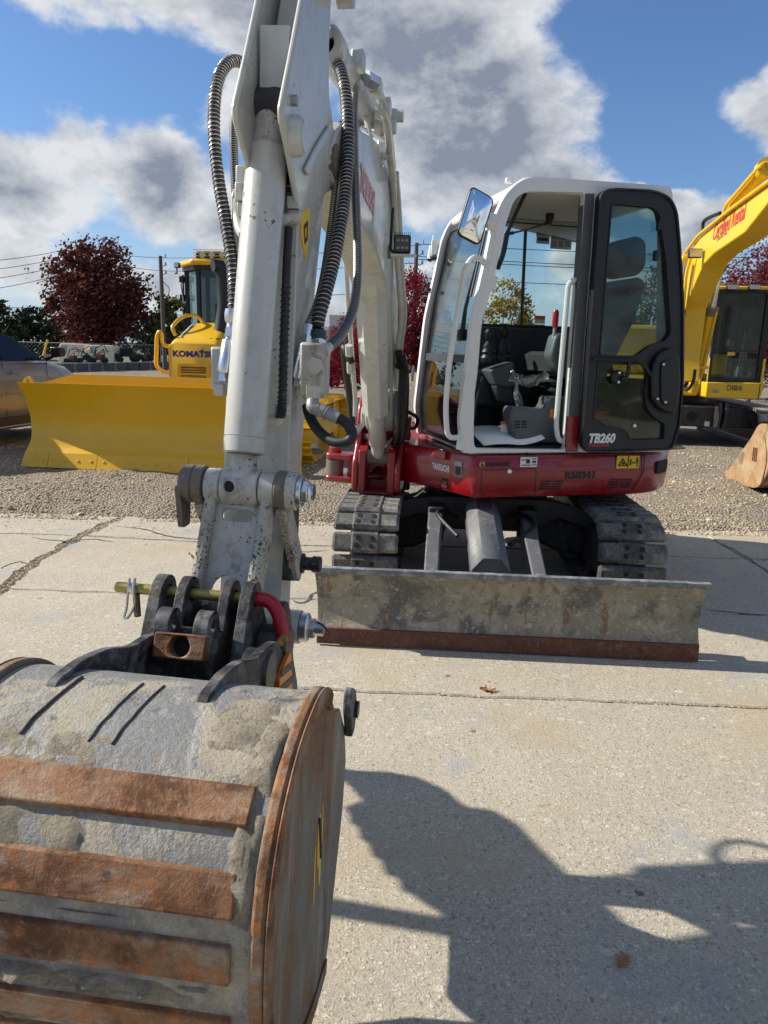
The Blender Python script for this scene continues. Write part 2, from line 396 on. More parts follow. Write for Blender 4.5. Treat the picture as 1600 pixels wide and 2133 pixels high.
def glassmat(name, tint, refl=1.0, rough=0.0, dust=0.04):
    m = bpy.data.materials.new(name); m.use_nodes = True; t = NT(m.node_tree); t.n.clear()
    out = t.new('ShaderNodeOutputMaterial'); tr = t.new('ShaderNodeBsdfTransparent'); tr.inputs[0].default_value = rgba(tint)
    gl = t.new('ShaderNodeBsdfGlossy'); gl.inputs['Roughness'].default_value = rough
    df = t.new('ShaderNodeBsdfDiffuse'); df.inputs[0].default_value = (0.5, 0.5, 0.47, 1)
    fr = t.new('ShaderNodeFresnel'); fr.inputs[0].default_value = 1.5
    co = t.new('ShaderNodeTexCoord').outputs['Object']
    d = t.m('MULTIPLY', t.ramp(t.noise(co, 5, 7, 0.65), 0.35, 0.8), dust)
    m0 = t.new('ShaderNodeMixShader'); t.put(m0.inputs[0], d); t.put(m0.inputs[1], tr.outputs[0]); t.put(m0.inputs[2], df.outputs[0])
    m1 = t.new('ShaderNodeMixShader'); t.put(m1.inputs[0], t.m('MULTIPLY', fr.outputs[0], refl, clamp=True)); t.put(m1.inputs[1], m0.outputs[0]); t.put(m1.inputs[2], gl.outputs[0])
    t.put(out.inputs[0], m1.outputs[0]); return m
def leafmat(name, c1, c2, c3, trans=0.25):
    m = bpy.data.materials.new(name); m.use_nodes = True; t = NT(m.node_tree); t.n.clear()
    out = t.new('ShaderNodeOutputMaterial'); g = t.new('ShaderNodeNewGeometry'); co = t.new('ShaderNodeTexCoord').outputs['Object']
    f = t.m('ADD', t.m('MULTIPLY', g.outputs['Random Per Island'], 0.6), t.m('MULTIPLY', t.noise(co, 1.1, 3), 0.45))
    c = t.mix(t.ramp(f, 0.25, 0.55), c1, c2); c = t.mix(t.ramp(f, 0.6, 0.85), c, c3)
    d = t.new('ShaderNodeBsdfDiffuse'); t.put(d.inputs[0], c); tl = t.new('ShaderNodeBsdfTranslucent'); t.put(tl.inputs[0], c)
    mm = t.new('ShaderNodeMixShader'); mm.inputs[0].default_value = trans; t.put(mm.inputs[1], d.outputs[0]); t.put(mm.inputs[2], tl.outputs[0])
    t.put(out.inputs[0], mm.outputs[0]); return m
M = {}
M['white'] = paint('white_paint', (0.49, 0.495, 0.455), 0.30, (0.20, 0.175, 0.13), 0.48, (0.16, 0.10, 0.06), 0.062, coat=0.35, vary=0.10)
M['white_worn'] = paint('white_worn_paint', (0.48, 0.47, 0.42), 0.40, (0.15, 0.11, 0.07), 0.95, (0.07, 0.055, 0.045), 0.095, scale=1.8)
M['white_chip'] = paint('white_chipped_edge', (0.42, 0.40, 0.34), 0.5, (0.13, 0.09, 0.06), 0.85, (0.06, 0.05, 0.04), 0.150, scale=2.2)
M['cab_white'] = paint('cab_white_paint', (0.70, 0.70, 0.68), 0.28, (0.35, 0.32, 0.27), 0.16, coat=0.4)
M['cast'] = paint('greasy_cast_steel', (0.16, 0.13, 0.10), 0.45, (0.04, 0.03, 0.025), 0.8, (0.35, 0.33, 0.28), 0.09, scale=1.5, bmp=0.15)
M['red'] = paint('red_paint', (0.255, 0.004, 0.010), 0.26, (0.16, 0.09, 0.07), 0.16, coat=0.35, vary=0.1)
M['red_flat'] = paint('red_cast_paint', (0.26, 0.008, 0.015), 0.36, (0.20, 0.10, 0.08), 0.30, coat=0.25, vary=0.15)
M['yellow'] = paint('yellow_paint', (0.74, 0.43, 0.006), 0.33, (0.40, 0.28, 0.10), 0.12, coat=0.25)
M['yellow_exc'] = paint('yellow_machine_paint', (0.76, 0.48, 0.012), 0.35, (0.30, 0.22, 0.10), 0.24, coat=0.2)
M['black'] = paint('black_paint', (0.006, 0.006, 0.008), 0.45, (0.05, 0.05, 0.05), 0.08)
M['black_dirty'] = paint('dusty_black_steel', (0.016, 0.016, 0.018), 0.42, (0.20, 0.18, 0.15), 0.42, (0.17, 0.16, 0.15), 0.10, scale=2.0, bmp=0.12)
M['plate'] = layered('scuffed_black_plate', [(0.018, 0.018, 0.020), ((0.23, 0.23, 0.23), 11, 0.44, 0.66, 0.8), ((0.24, 0.10, 0.035), 9, 0.60, 0.68, 0.55), ((0.55, 0.55, 0.55), 40, 0.64, 0.69, 0.6)], 0.5, 0.1, 0.35, 0.004, 90)
M['under'] = paint('dusty_dark_undercarriage', (0.022, 0.023, 0.026), 0.55, (0.17, 0.155, 0.13), 0.55, scale=1.4, bmp=0.1)
M['grey'] = paint('grey_cab_plastic', (0.072, 0.088, 0.097), 0.5, (0.2, 0.19, 0.17), 0.15)
M['dgrey'] = paint('dark_grey_plastic', (0.028, 0.034, 0.038), 0.5, (0.12, 0.11, 0.1), 0.2)
M['steelgrey'] = paint('grey_steel_guard', (0.11, 0.115, 0.125), 0.5, (0.3, 0.28, 0.24), 0.35, (0.4, 0.4, 0.4), 0.07)
M['rubber'] = flat('black_rubber', (0.013, 0.013, 0.014), 0.55, vary=0.4, scale=30)
M['spring'] = flat('bright_wire', (0.52, 0.52, 0.50), 0.32, 0.85, 0.15)
M['zinc'] = paint('zinc_plated_steel', (0.66, 0.68, 0.70), 0.28, (0.3, 0.28, 0.24), 0.3, metal=0.95)
M['chrome'] = flat('chrome', (0.80, 0.80, 0.80), 0.09, 1.0)
M['gold'] = paint('gold_passivated_steel', (0.40, 0.33, 0.10), 0.36, (0.2, 0.17, 0.1), 0.45, metal=0.65, bmp=0.1)
M['redplastic'] = paint('red_plastic_sleeve', (0.40, 0.008, 0.016), 0.30, (0.2, 0.05, 0.05), 0.1)
M['mirror'] = flat('mirror_glass', (0.9, 0.9, 0.9), 0.02, 1.0)
M['glass'] = glassmat('clear_glass', (0.88, 0.95, 0.94), .75, 0.0, 0.06)
M['glass_t'] = glassmat('tinted_glass', (0.42, 0.54, 0.53), 1.0, 0.0, 0.09)
M['glass_d'] = glassmat('dark_glass', (0.10, 0.12, 0.13), 1.4, 0.0, 0.03)
M['glass_car'] = glassmat('car_glass', (0.035, 0.04, 0.045), 1.2, 0.0, 0.01)
M['lamp'] = flat('lamp_lens', (0.55, 0.55, 0.52), 0.12, 0.3)
M['paper'] = flat('white_paper', (0.80, 0.80, 0.78), 0.6)
M['vinyl'] = flat('white_vinyl', (0.75, 0.75, 0.72), 0.4)
M['ink'] = flat('black_ink', (0.012, 0.012, 0.012), 0.5)
M['inkgrey'] = flat('grey_ink', (0.16, 0.16, 0.16), 0.5)
M['inkred'] = flat('red_ink', (0.55, 0.03, 0.04), 0.4)
M['inkpink'] = flat('faded_red_ink', (0.66, 0.36, 0.36), 0.5)
M['inkblue'] = flat('blue_ink', (0.018, 0.02, 0.16), 0.4)
M['decal_y'] = flat('yellow_vinyl', (0.80, 0.50, 0.02), 0.4)
M['decal_o'] = flat('orange_vinyl', (0.80, 0.20, 0.02), 0.4)
M['decal_g'] = flat('grey_vinyl', (0.33, 0.35, 0.34), 0.45)
M['gold_ink'] = flat('gold_vinyl', (0.62, 0.42, 0.12), 0.4)
M['seat'] = flat('dark_seat_fabric', (0.022, 0.022, 0.024), 0.9, vary=0.4, scale=90)
M['rust'] = layered('rusty_wear_steel', [(0.26, 0.122, 0.052), ((0.11, 0.042, 0.015), 8, 0.44, 0.60, 0.9), ((0.37, 0.295, 0.215), 5, 0.46, 0.66, 0.9, (1, 1, 2)), ((0.42, 0.14, 0.025), 20, 0.52, 0.66, 0.75), ((0.05, 0.035, 0.03), 11, 0.62, 0.70, 0.8), ((0.40, 0.34, 0.27), 70, 0.60, 0.70, 0.7)], 0.62, 0.15, 0.6, 0.004, 160)
M['rust_dark'] = layered('rusty_cutting_edge', [(0.115, 0.040, 0.022), ((0.20, 0.10, 0.06), 9, 0.48, 0.7, 0.7), ((0.35, 0.31, 0.26), 7, 0.62, 0.74, 0.7), ((0.05, 0.025, 0.02), 12, 0.55, 0.7, 0.7)], 0.6, 0.2, 0.3, 0.004, 120)
M['bucket_shell'] = layered('muddy_scraped_steel', [(0.235, 0.232, 0.222), ((0.46, 0.405, 0.30), 5.5, 0.47, 0.59, 0.95), ((0.42, 0.42, 0.40), 16, 0.50, 0.64, 0.75, (2.2, .5, 1)), ((0.085, 0.09, 0.10), 7, 0.58, 0.66, 0.85), ((0.40, 0.17, 0.05), 13, 0.64, 0.70, 0.8), ((0.34, 0.31, 0.26), 60, 0.55, 0.68, 0.7)], 0.55, 0.12, 0.7, 0.007, 120)
M['bucket_side'] = layered('scraped_bucket_side', [(0.185, 0.175, 0.145), ((0.25, 0.11, 0.032), 3.2, 0.44, 0.60, 0.9, (1, 1, 0.5)), ((0.33, 0.31, 0.27), 12, 0.46, 0.68, 0.7, (2.5, 1, 0.22)), ((0.06, 0.06, 0.07), 10, 0.60, 0.7, 0.7, (3, 1, 0.2)), ((0.15, 0.09, 0.05), 6, 0.55, 0.7, 0.6, (2, 1, 0.4))], 0.55, 0.25, 0.5, 0.005, 120)
M['mud'] = layered('dried_mud', [(0.46, 0.40, 0.295), ((0.30, 0.255, 0.19), 24, 0.45, 0.66, 0.75), ((0.56, 0.50, 0.39), 40, 0.52, 0.68, 0.7)], 0.95, 0.0, 1.0, 0.012, 130)
M['blade'] = layered('dusty_khaki_blade', [(0.275, 0.245, 0.180), ((0.40, 0.35, 0.25), 5.0, 0.48, 0.58, 0.85), ((0.115, 0.112, 0.098), 4.5, 0.50, 0.62, 0.85), ((0.20, 0.105, 0.05), 7, 0.57, 0.66, 0.75, (2.5, 1, .6)), ((0.50, 0.47, 0.40), 38, 0.56, 0.63, 0.75), ((0.07, 0.068, 0.062), 26, 0.60, 0.68, 0.8)], 0.8, 0.0, 0.5, 0.006, 90)
M['blade_edge'] = layered('scraped_blade_top', [(0.14, 0.15, 0.17), ((0.38, 0.38, 0.37), 14, 0.42, 0.62, 0.85), ((0.36, 0.14, 0.04), 7, 0.60, 0.70, 0.8), ((0.5, 0.46, 0.38), 22, 0.6, 0.7, 0.6)], 0.6, 0.3, 0.5, 0.004, 90)
M['tanbucket'] = layered('sandy_rusted_bucket', [(0.36, 0.21, 0.095), ((0.44, 0.33, 0.19), 3.5, 0.42, 0.62, 0.8), ((0.22, 0.125, 0.06), 5, 0.50, 0.66, 0.8), ((0.11, 0.09, 0.075), 3, 0.56, 0.68, 0.8)], 0.7, 0.1, 0.3, 0.006, 60)
M['track'] = layered('dusty_track_rubber', [(0.060, 0.062, 0.062), ((0.36, 0.33, 0.265), 6, 0.42, 0.66, 0.80), ((0.14, 0.14, 0.13), 14, 0.45, 0.66, 0.7), ((0.022, 0.022, 0.022), 8, 0.56, 0.7, 0.7)], 0.85, 0.0, 0.5, 0.006, 80)
M['track_top'] = layered('muddy_track_rubber', [(0.115, 0.11, 0.10), ((0.42, 0.385, 0.31), 6, 0.40, 0.62, 0.9), ((0.05, 0.05, 0.05), 14, 0.55, 0.70, 0.8)], 0.9, 0.0, 0.6, 0.008, 80)
M['hole'] = flat('hole_shade_black', (0.012, 0.011, 0.010), 0.8)  # near-black, stands for the shade inside holes, slots and cavities
M['carpaint'] = flat('grey_brown_car_paint', (0.215, 0.188, 0.166), 0.40, 0.25)
for nm in ('carpaint',):
    for nd in M[nm].node_tree.nodes:
        if nd.type == 'BSDF_PRINCIPLED': nd.inputs['Coat Weight'].default_value = 0.6; nd.inputs['Coat Roughness'].default_value = 0.03
M['tyre'] = flat('tyre_rubber', (0.016, 0.016, 0.017), 0.8, vary=0.3)
M['rim'] = flat('wheel_rim', (0.35, 0.35, 0.36), 0.3, 0.8)
M['bark'] = layered('bark', [(0.075, 0.055, 0.042), ((0.12, 0.10, 0.08), 12, 0.45, 0.7, 0.6)], 0.9, 0, 0.5, 0.01, 30)
M['pole'] = layered('weathered_wood_pole', [(0.10, 0.082, 0.066), ((0.16, 0.14, 0.12), 10, 0.45, 0.7, 0.6, (4, 4, .4))], 0.9, 0, 0.3, 0.01, 40)
M['leaf_maple'] = leafmat('dark_red_leaves', (0.055, 0.022, 0.024), (0.12, 0.040, 0.036), (0.22, 0.085, 0.060))
M['leaf_crim'] = leafmat('crimson_leaves', (0.11, 0.010, 0.020), (0.23, 0.020, 0.036), (0.34, 0.06, 0.065))
M['leaf_plum'] = leafmat('plum_leaves', (0.10, 0.022, 0.034), (0.19, 0.045, 0.058), (0.30, 0.09, 0.07))
M['leaf_pine'] = leafmat('dark_pine_needles', (0.012, 0.022, 0.016), (0.028, 0.044, 0.026), (0.05, 0.065, 0.035), 0.1)
M['leaf_yg'] = leafmat('yellow_green_leaves', (0.06, 0.075, 0.025), (0.13, 0.14, 0.04), (0.25, 0.20, 0.05))
M['leaf_gold'] = leafmat('golden_leaves', (0.16, 0.11, 0.02), (0.34, 0.23, 0.03), (0.50, 0.34, 0.05))
M['leaf_green'] = leafmat('green_leaves', (0.03, 0.05, 0.02), (0.06, 0.085, 0.03), (0.11, 0.12, 0.045))
M['dryleaf'] = flat('dry_brown_leaf', (0.30, 0.155, 0.07), 0.75, vary=0.3, scale=60)
M['grass'] = leafmat('grass_blades', (0.05, 0.07, 0.02), (0.09, 0.11, 0.03), (0.15, 0.15, 0.05))
M['block'] = layered('cast_concrete', [(0.36, 0.35, 0.31), ((0.27, 0.26, 0.23), 3, 0.45, 0.7, 0.6), ((0.44, 0.42, 0.37), 9, 0.5, 0.7, 0.5)], 0.85, 0, 0.3, 0.006, 60)
M['beige'] = flat('beige_wall', (0.44, 0.37, 0.25), 0.8, vary=0.1, scale=3)
M['greywall'] = flat('grey_wall_panel', (0.20, 0.205, 0.215), 0.7, vary=0.1, scale=3)
M['darkblock'] = flat('dark_wall_block', (0.11, 0.105, 0.10), 0.85, vary=0.2, scale=5)
M['palewall'] = flat('pale_wall_panel', (0.55, 0.53, 0.48), 0.7, vary=0.06, scale=3)
M['cream'] = paint('cream_enclosure_paint', (0.74, 0.68, 0.52), 0.45, (0.3, 0.25, 0.18), 0.2)
M['galv'] = flat('galvanised_steel', (0.33, 0.34, 0.35), 0.5, 0.5, 0.2)
M['wire'] = flat('power_cable', (0.02, 0.02, 0.022), 0.6)
M['plasticwrap'] = glassmat('clear_plastic_wrap', (0.80, 0.80, 0.78), 2.0, 0.15, 0.55)

# concrete: fine aggregate in a warm grey paste, stains and scuffs
m, t, b, co = newmat('weathered_concrete')
wrp = t.vm('ADD', t.scalev(co, (1, 1, 0)), t.vm('SCALE', t.vm('SUBTRACT', (t.new('ShaderNodeTexNoise', ins={'Vector': co, 'Scale': 35.0})).outputs['Color'], (.5, .5, .5)), scale=0.02))
big = t.noise(co, 0.55, 5, 0.6); mid = t.noise(co, 3.2, 6, 0.62); fine = t.noise(co, 160, 4, 0.7); grit = t.noise(co, 420, 3, 0.7)
med = t.noise(co, 55, 5, 0.7)
c = t.mix(t.ramp(big, 0.35, 0.65), (0.450, 0.395, 0.285), (0.520, 0.468, 0.360))
c = t.mix(t.ramp(mid, 0.35, 0.7, 0, 0.6), c, (0.390, 0.350, 0.268))
c = t.mix(t.ramp(med, 0.46, 0.70, 0, 0.55), c, (0.26, 0.232, 0.175))
def chips(scale, lo, col, amt, squash):
    global c
    vn = t.new('ShaderNodeTexVoronoi'); t.put(vn.inputs['Vector'], t.vm('MULTIPLY', wrp, squash)); vn.inputs['Scale'].default_value = scale
    sp = t.new('ShaderNodeSeparateColor'); t.put(sp.inputs[0], vn.outputs['Color'])
    pick = t.m('GREATER_THAN', sp.outputs[0], lo)
    rad = t.m('ADD', 0.18, t.m('MULTIPLY', sp.outputs[1], 0.30))
    inside = t.m('SUBTRACT', 1.0, t.ramp(t.m('SUBTRACT', vn.outputs['Distance'], rad), -0.03, 0.05))
    f = t.m('MULTIPLY', t.m('MULTIPLY', pick, inside), amt); f = t.m('MULTIPLY', f, t.m('ADD', 0.35, t.m('MULTIPLY', sp.outputs[2], 0.65)))
    c = t.mix(f, c, col); return f
k1 = chips(46, 0.52, (0.72, 0.66, 0.54), .85, (1, 1.7, 0)); k2 = chips(75, 0.52, (0.70, 0.64, 0.52), .85, (1.5, 1, 0)); k3 = chips(60, 0.66, (0.20, 0.18, 0.14), 0.8, (1.2, 1, 0))
k4 = chips(120, 0.45, (0.62, 0.57, 0.47), 0.85, (1, 1.3, 0)); k5 = chips(24, 0.88, (0.66, 0.62, 0.53), 0.85, (1, 1.5, 0)); k6 = chips(95, 0.62, (0.18, 0.16, 0.125), 0.8, (1.1, 1, 0))
c = t.mix(t.ramp(fine, 0.48, 0.64, 0, 0.70), c, (0.21, 0.184, 0.138)); c = t.mix(t.ramp(grit, 0.50, 0.66, 0, 0.75), c, (0.74, 0.67, 0.53))
c = t.mix(t.ramp(t.noise(t.vm('ADD', co, (7.3, 2.1, 0)), 1.3, 6, 0.6), 0.53, 0.68, 0, 0.55), c, (0.46, 0.36, 0.235))       # rusty-sand stains
c = t.mix(t.ramp(t.noise(t.vm('ADD', co, (1.3, 9.1, 0)), 2.1, 6, 0.62), 0.56, 0.70, 0, 0.60), c, (0.335, 0.345, 0.36))      # grey cement scuffs
spot = t.vor(t.vm('ADD', co, t.vm('SCALE', t.vm('SUBTRACT', (t.new('ShaderNodeTexNoise', ins={'Vector': co, 'Scale': 60.0})).outputs['Color'], (.5, .5, .5)), scale=0.03)), 3.4)
c = t.mix(t.ramp(spot, 0.035, 0.055, 0.75, 0.0), c, (0.11, 0.085, 0.06))
spot2 = t.vor(t.vm('ADD', co, t.vm('SCALE', t.vm('SUBTRACT', (t.new('ShaderNodeTexNoise', ins={'Vector': co, 'Scale': 90.0})).outputs['Color'], (.5, .5, .5)), scale=0.016)), 9.0)
c = t.mix(t.ramp(spot2, 0.035, 0.06, 0.6, 0.0), c, (0.15, 0.12, 0.09))
t.put(b.inputs['Base Color'], c); b.inputs['Roughness'].default_value = 0.88
hh = t.m('ADD', t.m('MULTIPLY', fine, 0.5), t.m('MULTIPLY', grit, 0.35)); hh = t.m('ADD', hh, t.m('MULTIPLY', t.m('ADD', k1, k2), 0.5)); hh = t.m('ADD', hh, t.m('MULTIPLY', mid, 1.2))
bump(t, b, hh, 0.85, 0.007); M['concrete'] = m
# broken joint filler and gravel yard
M['joint'] = layered('joint_grit', [(0.26, 0.23, 0.18), ((0.40, 0.36, 0.29), 30, 0.45, 0.65, 0.8), ((0.12, 0.10, 0.08), 14, 0.58, 0.70, 0.6)], 0.95, 0, 0.9, 0.02, 90)
M['crackgrit'] = layered('crack_grit', [(0.15, 0.13, 0.10), ((0.34, 0.30, 0.23), 40, 0.50, 0.62, 0.85), ((0.05, 0.045, 0.04), 25, 0.50, 0.62, 0.85)], 0.95, 0, 1.0, 0.02, 120)
m, t, b, co = newmat('crushed_stone_ground')
big = t.noise(co, 0.45, 6, 0.62); c = t.mix(t.ramp(big, 0.38, 0.62), (0.32, 0.245, 0.155), (0.43, 0.345, 0.23))
vn = t.new('ShaderNodeTexVoronoi'); t.put(vn.inputs['Vector'], co); vn.inputs['Scale'].default_value = 42
sp = t.new('ShaderNodeSeparateColor'); t.put(sp.inputs[0], vn.outputs['Color'])
c = t.mix(t.m('MULTIPLY', t.m('GREATER_THAN', sp.outputs[0], 0.42), 0.75), c, t.mix(sp.outputs[1], (0.34, 0.29, 0.22), (0.58, 0.52, 0.42)))
c = t.mix(t.ramp(vn.outputs['Distance'], 0.30, 0.62, 0, 0.7), c, (0.14, 0.115, 0.085))
c = t.mix(t.ramp(t.noise(co, 1.7, 6, 0.6), 0.52, 0.68, 0, 0.6), c, (0.215, 0.175, 0.13))
t.put(b.inputs['Base Color'], c); b.inputs['Roughness'].default_value = 0.95
bump(t, b, t.m('SUBTRACT', t.m('MULTIPLY', t.noise(co, 9, 7, 0.7), 1.2), vn.outputs['Distance']), 0.9, 0.035); M['gravel'] = m
M['stone'] = leafmat('crushed_stone', (0.31, 0.25, 0.165), (0.46, 0.385, 0.27), (0.62, 0.54, 0.41), 0.0)
# ------------------------------------------------------------------ the ground
def nz(x, y, z=0.0): return noise.noise(Vector((x, y, z)))
pad = MB(); pad.add([(-12, -21.9, -0.011), (12, -21.9, -0.011), (12, 6.6, -0.011), (-12, 6.6, -0.011)], [(0, 1, 2, 3)])
pad = pad.build('concrete_pad', M['joint'], kind='structure')
XJ = [lambda y: -11.5, lambda y: -2.43 + 0.05 * sin(y * 2.1), lambda y: 2.865, lambda y: 11.5]
YJ = [lambda x: -21.5, lambda x: 3.063 - 0.036 * x, lambda x: 4.275 - 0.030 * x, lambda x: 5.58 + 0.05 * sin(x * 1.7) - 0.02 * x, lambda x: 6.42 + 0.05 * sin(x * 1.3)]
def slab(i, j):
    gx = (0.0, 0.034, 0.008, 0.0); gy = (0.0, 0.006, 0.008, 0.016, 0.0)
    ring_ = []
    def edge(p, q, n, ampl):
        for k in range(n):
            t = k / n; x = p[0] + (q[0] - p[0]) * t; y = p[1] + (q[1] - p[1]) * t; yield x, y
    def jit(x, y, a):
        return (x + a * (nz(x * 5, y * 5, 3) + 0.6 * nz(x * 17, y * 17, 5)), y + a * (nz(x * 5, y * 5, 9) + 0.6 * nz(x * 17, y * 17, 1)))
    N = 110
    ylo, yhi, xlo, xhi = YJ[j], YJ[j + 1], XJ[i], XJ[i + 1]
    def ys(f, x): return f(x)
    x0 = xlo(0); x1 = xhi(0); P = []
    xa, xb = xlo(ylo(x0)), xhi(ylo(x1)); xc, xd = xlo(yhi(x0)), xhi(yhi(x1))
    for k in range(N):
        x = xa + gx[i] + (xb - xa - gx[i] - gx[i + 1]) * k / N; P.append(jit(x, ylo(x) + gy[j], 0.014))
    for k in range(N // 2):
        y = ylo(x1) + (yhi(x1) - ylo(x1)) * k / (N // 2); P.append(jit(xhi(y) - gx[i + 1], y, 0.045 if i == 0 else 0.008))
    for k in range(N):
        x = xd - gx[i + 1] + (xc - xd + gx[i] + gx[i + 1]) * k / N; P.append(jit(x, yhi(x) - gy[j + 1], 0.014))
    for k in range(N // 2):
        y = yhi(x0) + (ylo(x0) - yhi(x0)) * k / (N // 2); P.append(jit(xlo(y) + gx[i], y, 0.045 if i == 1 else 0.008))
    # drop tiny overlaps at corners
    z = 0.004 * nz(i * 3.1, j * 2.7)
    if (i, j) in ((1, 0),): z = 0.0
    b = MB(); n = len(P); In = inset(P, 0.007)
    b.add([(x, y, z - 0.034) for x, y in P] + [(x, y, z - 0.007) for x, y in P] + [(x, y, z) for x, y in In],
          [tuple(range(2 * n, 3 * n))] + [(k, (k + 1) % n, n + (k + 1) % n, n + k) for k in range(n)] + [(n + k, n + (k + 1) % n, 2 * n + (k + 1) % n, 2 * n + k) for k in range(n)])
    return b.build('slab', M['concrete'], pad, smooth=0)
for i in range(3):
    for j in range(4): slab(i, j)

# crushed stone yard beyond the pad
def yard_z(x, y):
    edge = 6.31 + 0.13 * nz(x * 1.3, 4) + 0.09 * nz(x * 5, 8) + 0.05 * nz(x * 15, 3)
    z = 0.035 * nz(x * 0.9, y * 0.9, 1) + 0.022 * nz(x * 3.1, y * 3.1, 2) + 0.010 * nz(x * 9, y * 9, 4) - 0.005
    berm = math.exp(-((y - 7.15) / 0.55) ** 2) * (0.075 * max(0.0, min(1.0, (-0.6 - x) / 1.2)) + 0.04)
    ruts = -0.03 * math.exp(-((y - 8.05 + 0.1 * nz(x, 3)) / 0.16) ** 2) * (1 if x < 0 else 0.4)
    z += berm + ruts + 0.02
    t = max(0.0, min(1.0, (y - edge + 0.16) / 0.30)); t = t * t * (3 - 2 * t)
    z = -0.06 + (z + 0.06) * t
    return z
xs = [-60, -40, -26, -18, -13] + [-10 + 0.085 * k for k in range(236)] + [13, 18, 26, 40, 60]
ys = [5.95 + 0.07 * k for k in range(60)] + [10.15 + 0.16 * k for k in range(50)] + [18.5, 20, 23, 27, 32, 38, 46, 60]
yb = MB(); vs = [(x, y, yard_z(x, y) if abs(x) < 12 and y < 19 else 0.0) for y in ys for x in xs]; nx = len(xs)
fs = [(r * nx + c, r * nx + c + 1, (r + 1) * nx + c + 1, (r + 1) * nx + c) for r in range(len(ys) - 1) for c in range(nx - 1)]
yb.add(vs, fs); yb.build('gravel_yard', M['gravel'], smooth=60, kind='structure', fix=False)
gb = MB(); gb.add([(-900, -900, -0.12), (900, -900, -0.12), (900, 1500, -0.12), (-900, 1500, -0.12)], [(0, 1, 2, 3)])
gb.build('ground', layered('far_ground', [(0.19, 0.16, 0.11), ((0.10, 0.11, 0.045), 0.08, 0.42, 0.6, 0.9)], 0.95), kind='structure')

# loose stones: real geometry, nobody could count them
ICO = []
_ph = (1 + sqrt(5)) / 2
for a, b_ in ((1, _ph), (-1, _ph), (1, -_ph), (-1, -_ph)): ICO += [(0, a, b_), (a, b_, 0), (b_, 0, a)]
_bm = bmesh.new(); bmesh.ops.create_icosphere(_bm, subdivisions=1, radius=1.0); _bm.verts.ensure_lookup_table()
IV = [v.co.copy() for v in _bm.verts]; IF = [tuple(v.index for v in f.verts) for f in _bm.faces]; _bm.free()
rs = random.Random(11); sb = MB()
def put_stone(x, y, r, z):
    e = Matrix.Rotation(rs.random() * 6.28, 3, 'Z') @ Matrix.Rotation(rs.uniform(-.4, .4), 3, 'X')
    sx, sy, sz = r * rs.uniform(.75, 1.35), r * rs.uniform(.7, 1.1), r * rs.uniform(.45, .8)
    sb.add([e @ Vector((p.x * sx * rs.uniform(.78, 1.15), p.y * sy * rs.uniform(.78, 1.15), p.z * sz * rs.uniform(.78, 1.15))) + Vector((x, y, z + sz * 0.25)) for p in IV], IF)
n = 0
while n < 24000:
    y = 6.22 + 6.0 * rs.random() ** 1.7; lim = 0.62 * y + 0.6; x = rs.uniform(-lim, lim)
    if 0.0 < x < 1.7 and y > 7.4: continue
    d = nz(x * 1.1, y * 1.1, 6)
    if rs.random() > 0.50 + 1.3 * d: continue
    r = rs.choice((0.004, 0.005, 0.006, 0.008, 0.010, 0.013)) * rs.uniform(.8, 1.25) * (1.0 if y < 8 else 1.25)
    if rs.random() < 0.02: r *= 2.2
    put_stone(x, y, r, max(yard_z(x, y), 0.0 if y < 6.4 else -1)); n += 1
st = sb.build('loose_stones', M['stone'], smooth=0, fix=False); st['kind'] = 'stuff'

# crumbs of stone along the cracks and at the ragged edge of the pad
sb = MB()
for k in range(4200):
    w_ = rs.random()
    if w_ < 0.45: y = rs.uniform(4.3, 6.3); x = XJ[1](y) + rs.gauss(0, .040)
    elif w_ < 0.72: x = rs.uniform(-3.6, -0.4); y = YJ[3](x) + rs.gauss(0, .035)
    elif w_ < 0.82: x = rs.uniform(-2.4, 2.6); y = YJ[2](x) + rs.gauss(0, .010)
    elif w_ < 0.90: x = rs.uniform(-.4, 2.4); y = YJ[1](x) + rs.gauss(0, .007)
    else: x = rs.uniform(-3.6, 3.4); y = 6.28 - abs(rs.gauss(0, .10))
    put_stone(x, y, rs.uniform(.002, .0060) * (1.7 if w_ < .45 and rs.random() < .35 else 1), -.004)
for k in range(900):
    y = 6.25 - abs(rs.gauss(0, .35)); x = rs.uniform(-3.8, 3.6); put_stone(x, y, rs.uniform(.003, .009), -.001)
for k in range(700):
    x = rs.uniform(-.3, 2.2); y = rs.uniform(1.0, 4.2); put_stone(x, y, rs.uniform(.0012, .0030), 0.0)
st = sb.build('crumbled_concrete', M['stone'], smooth=0, fix=False); st['kind'] = 'stuff'

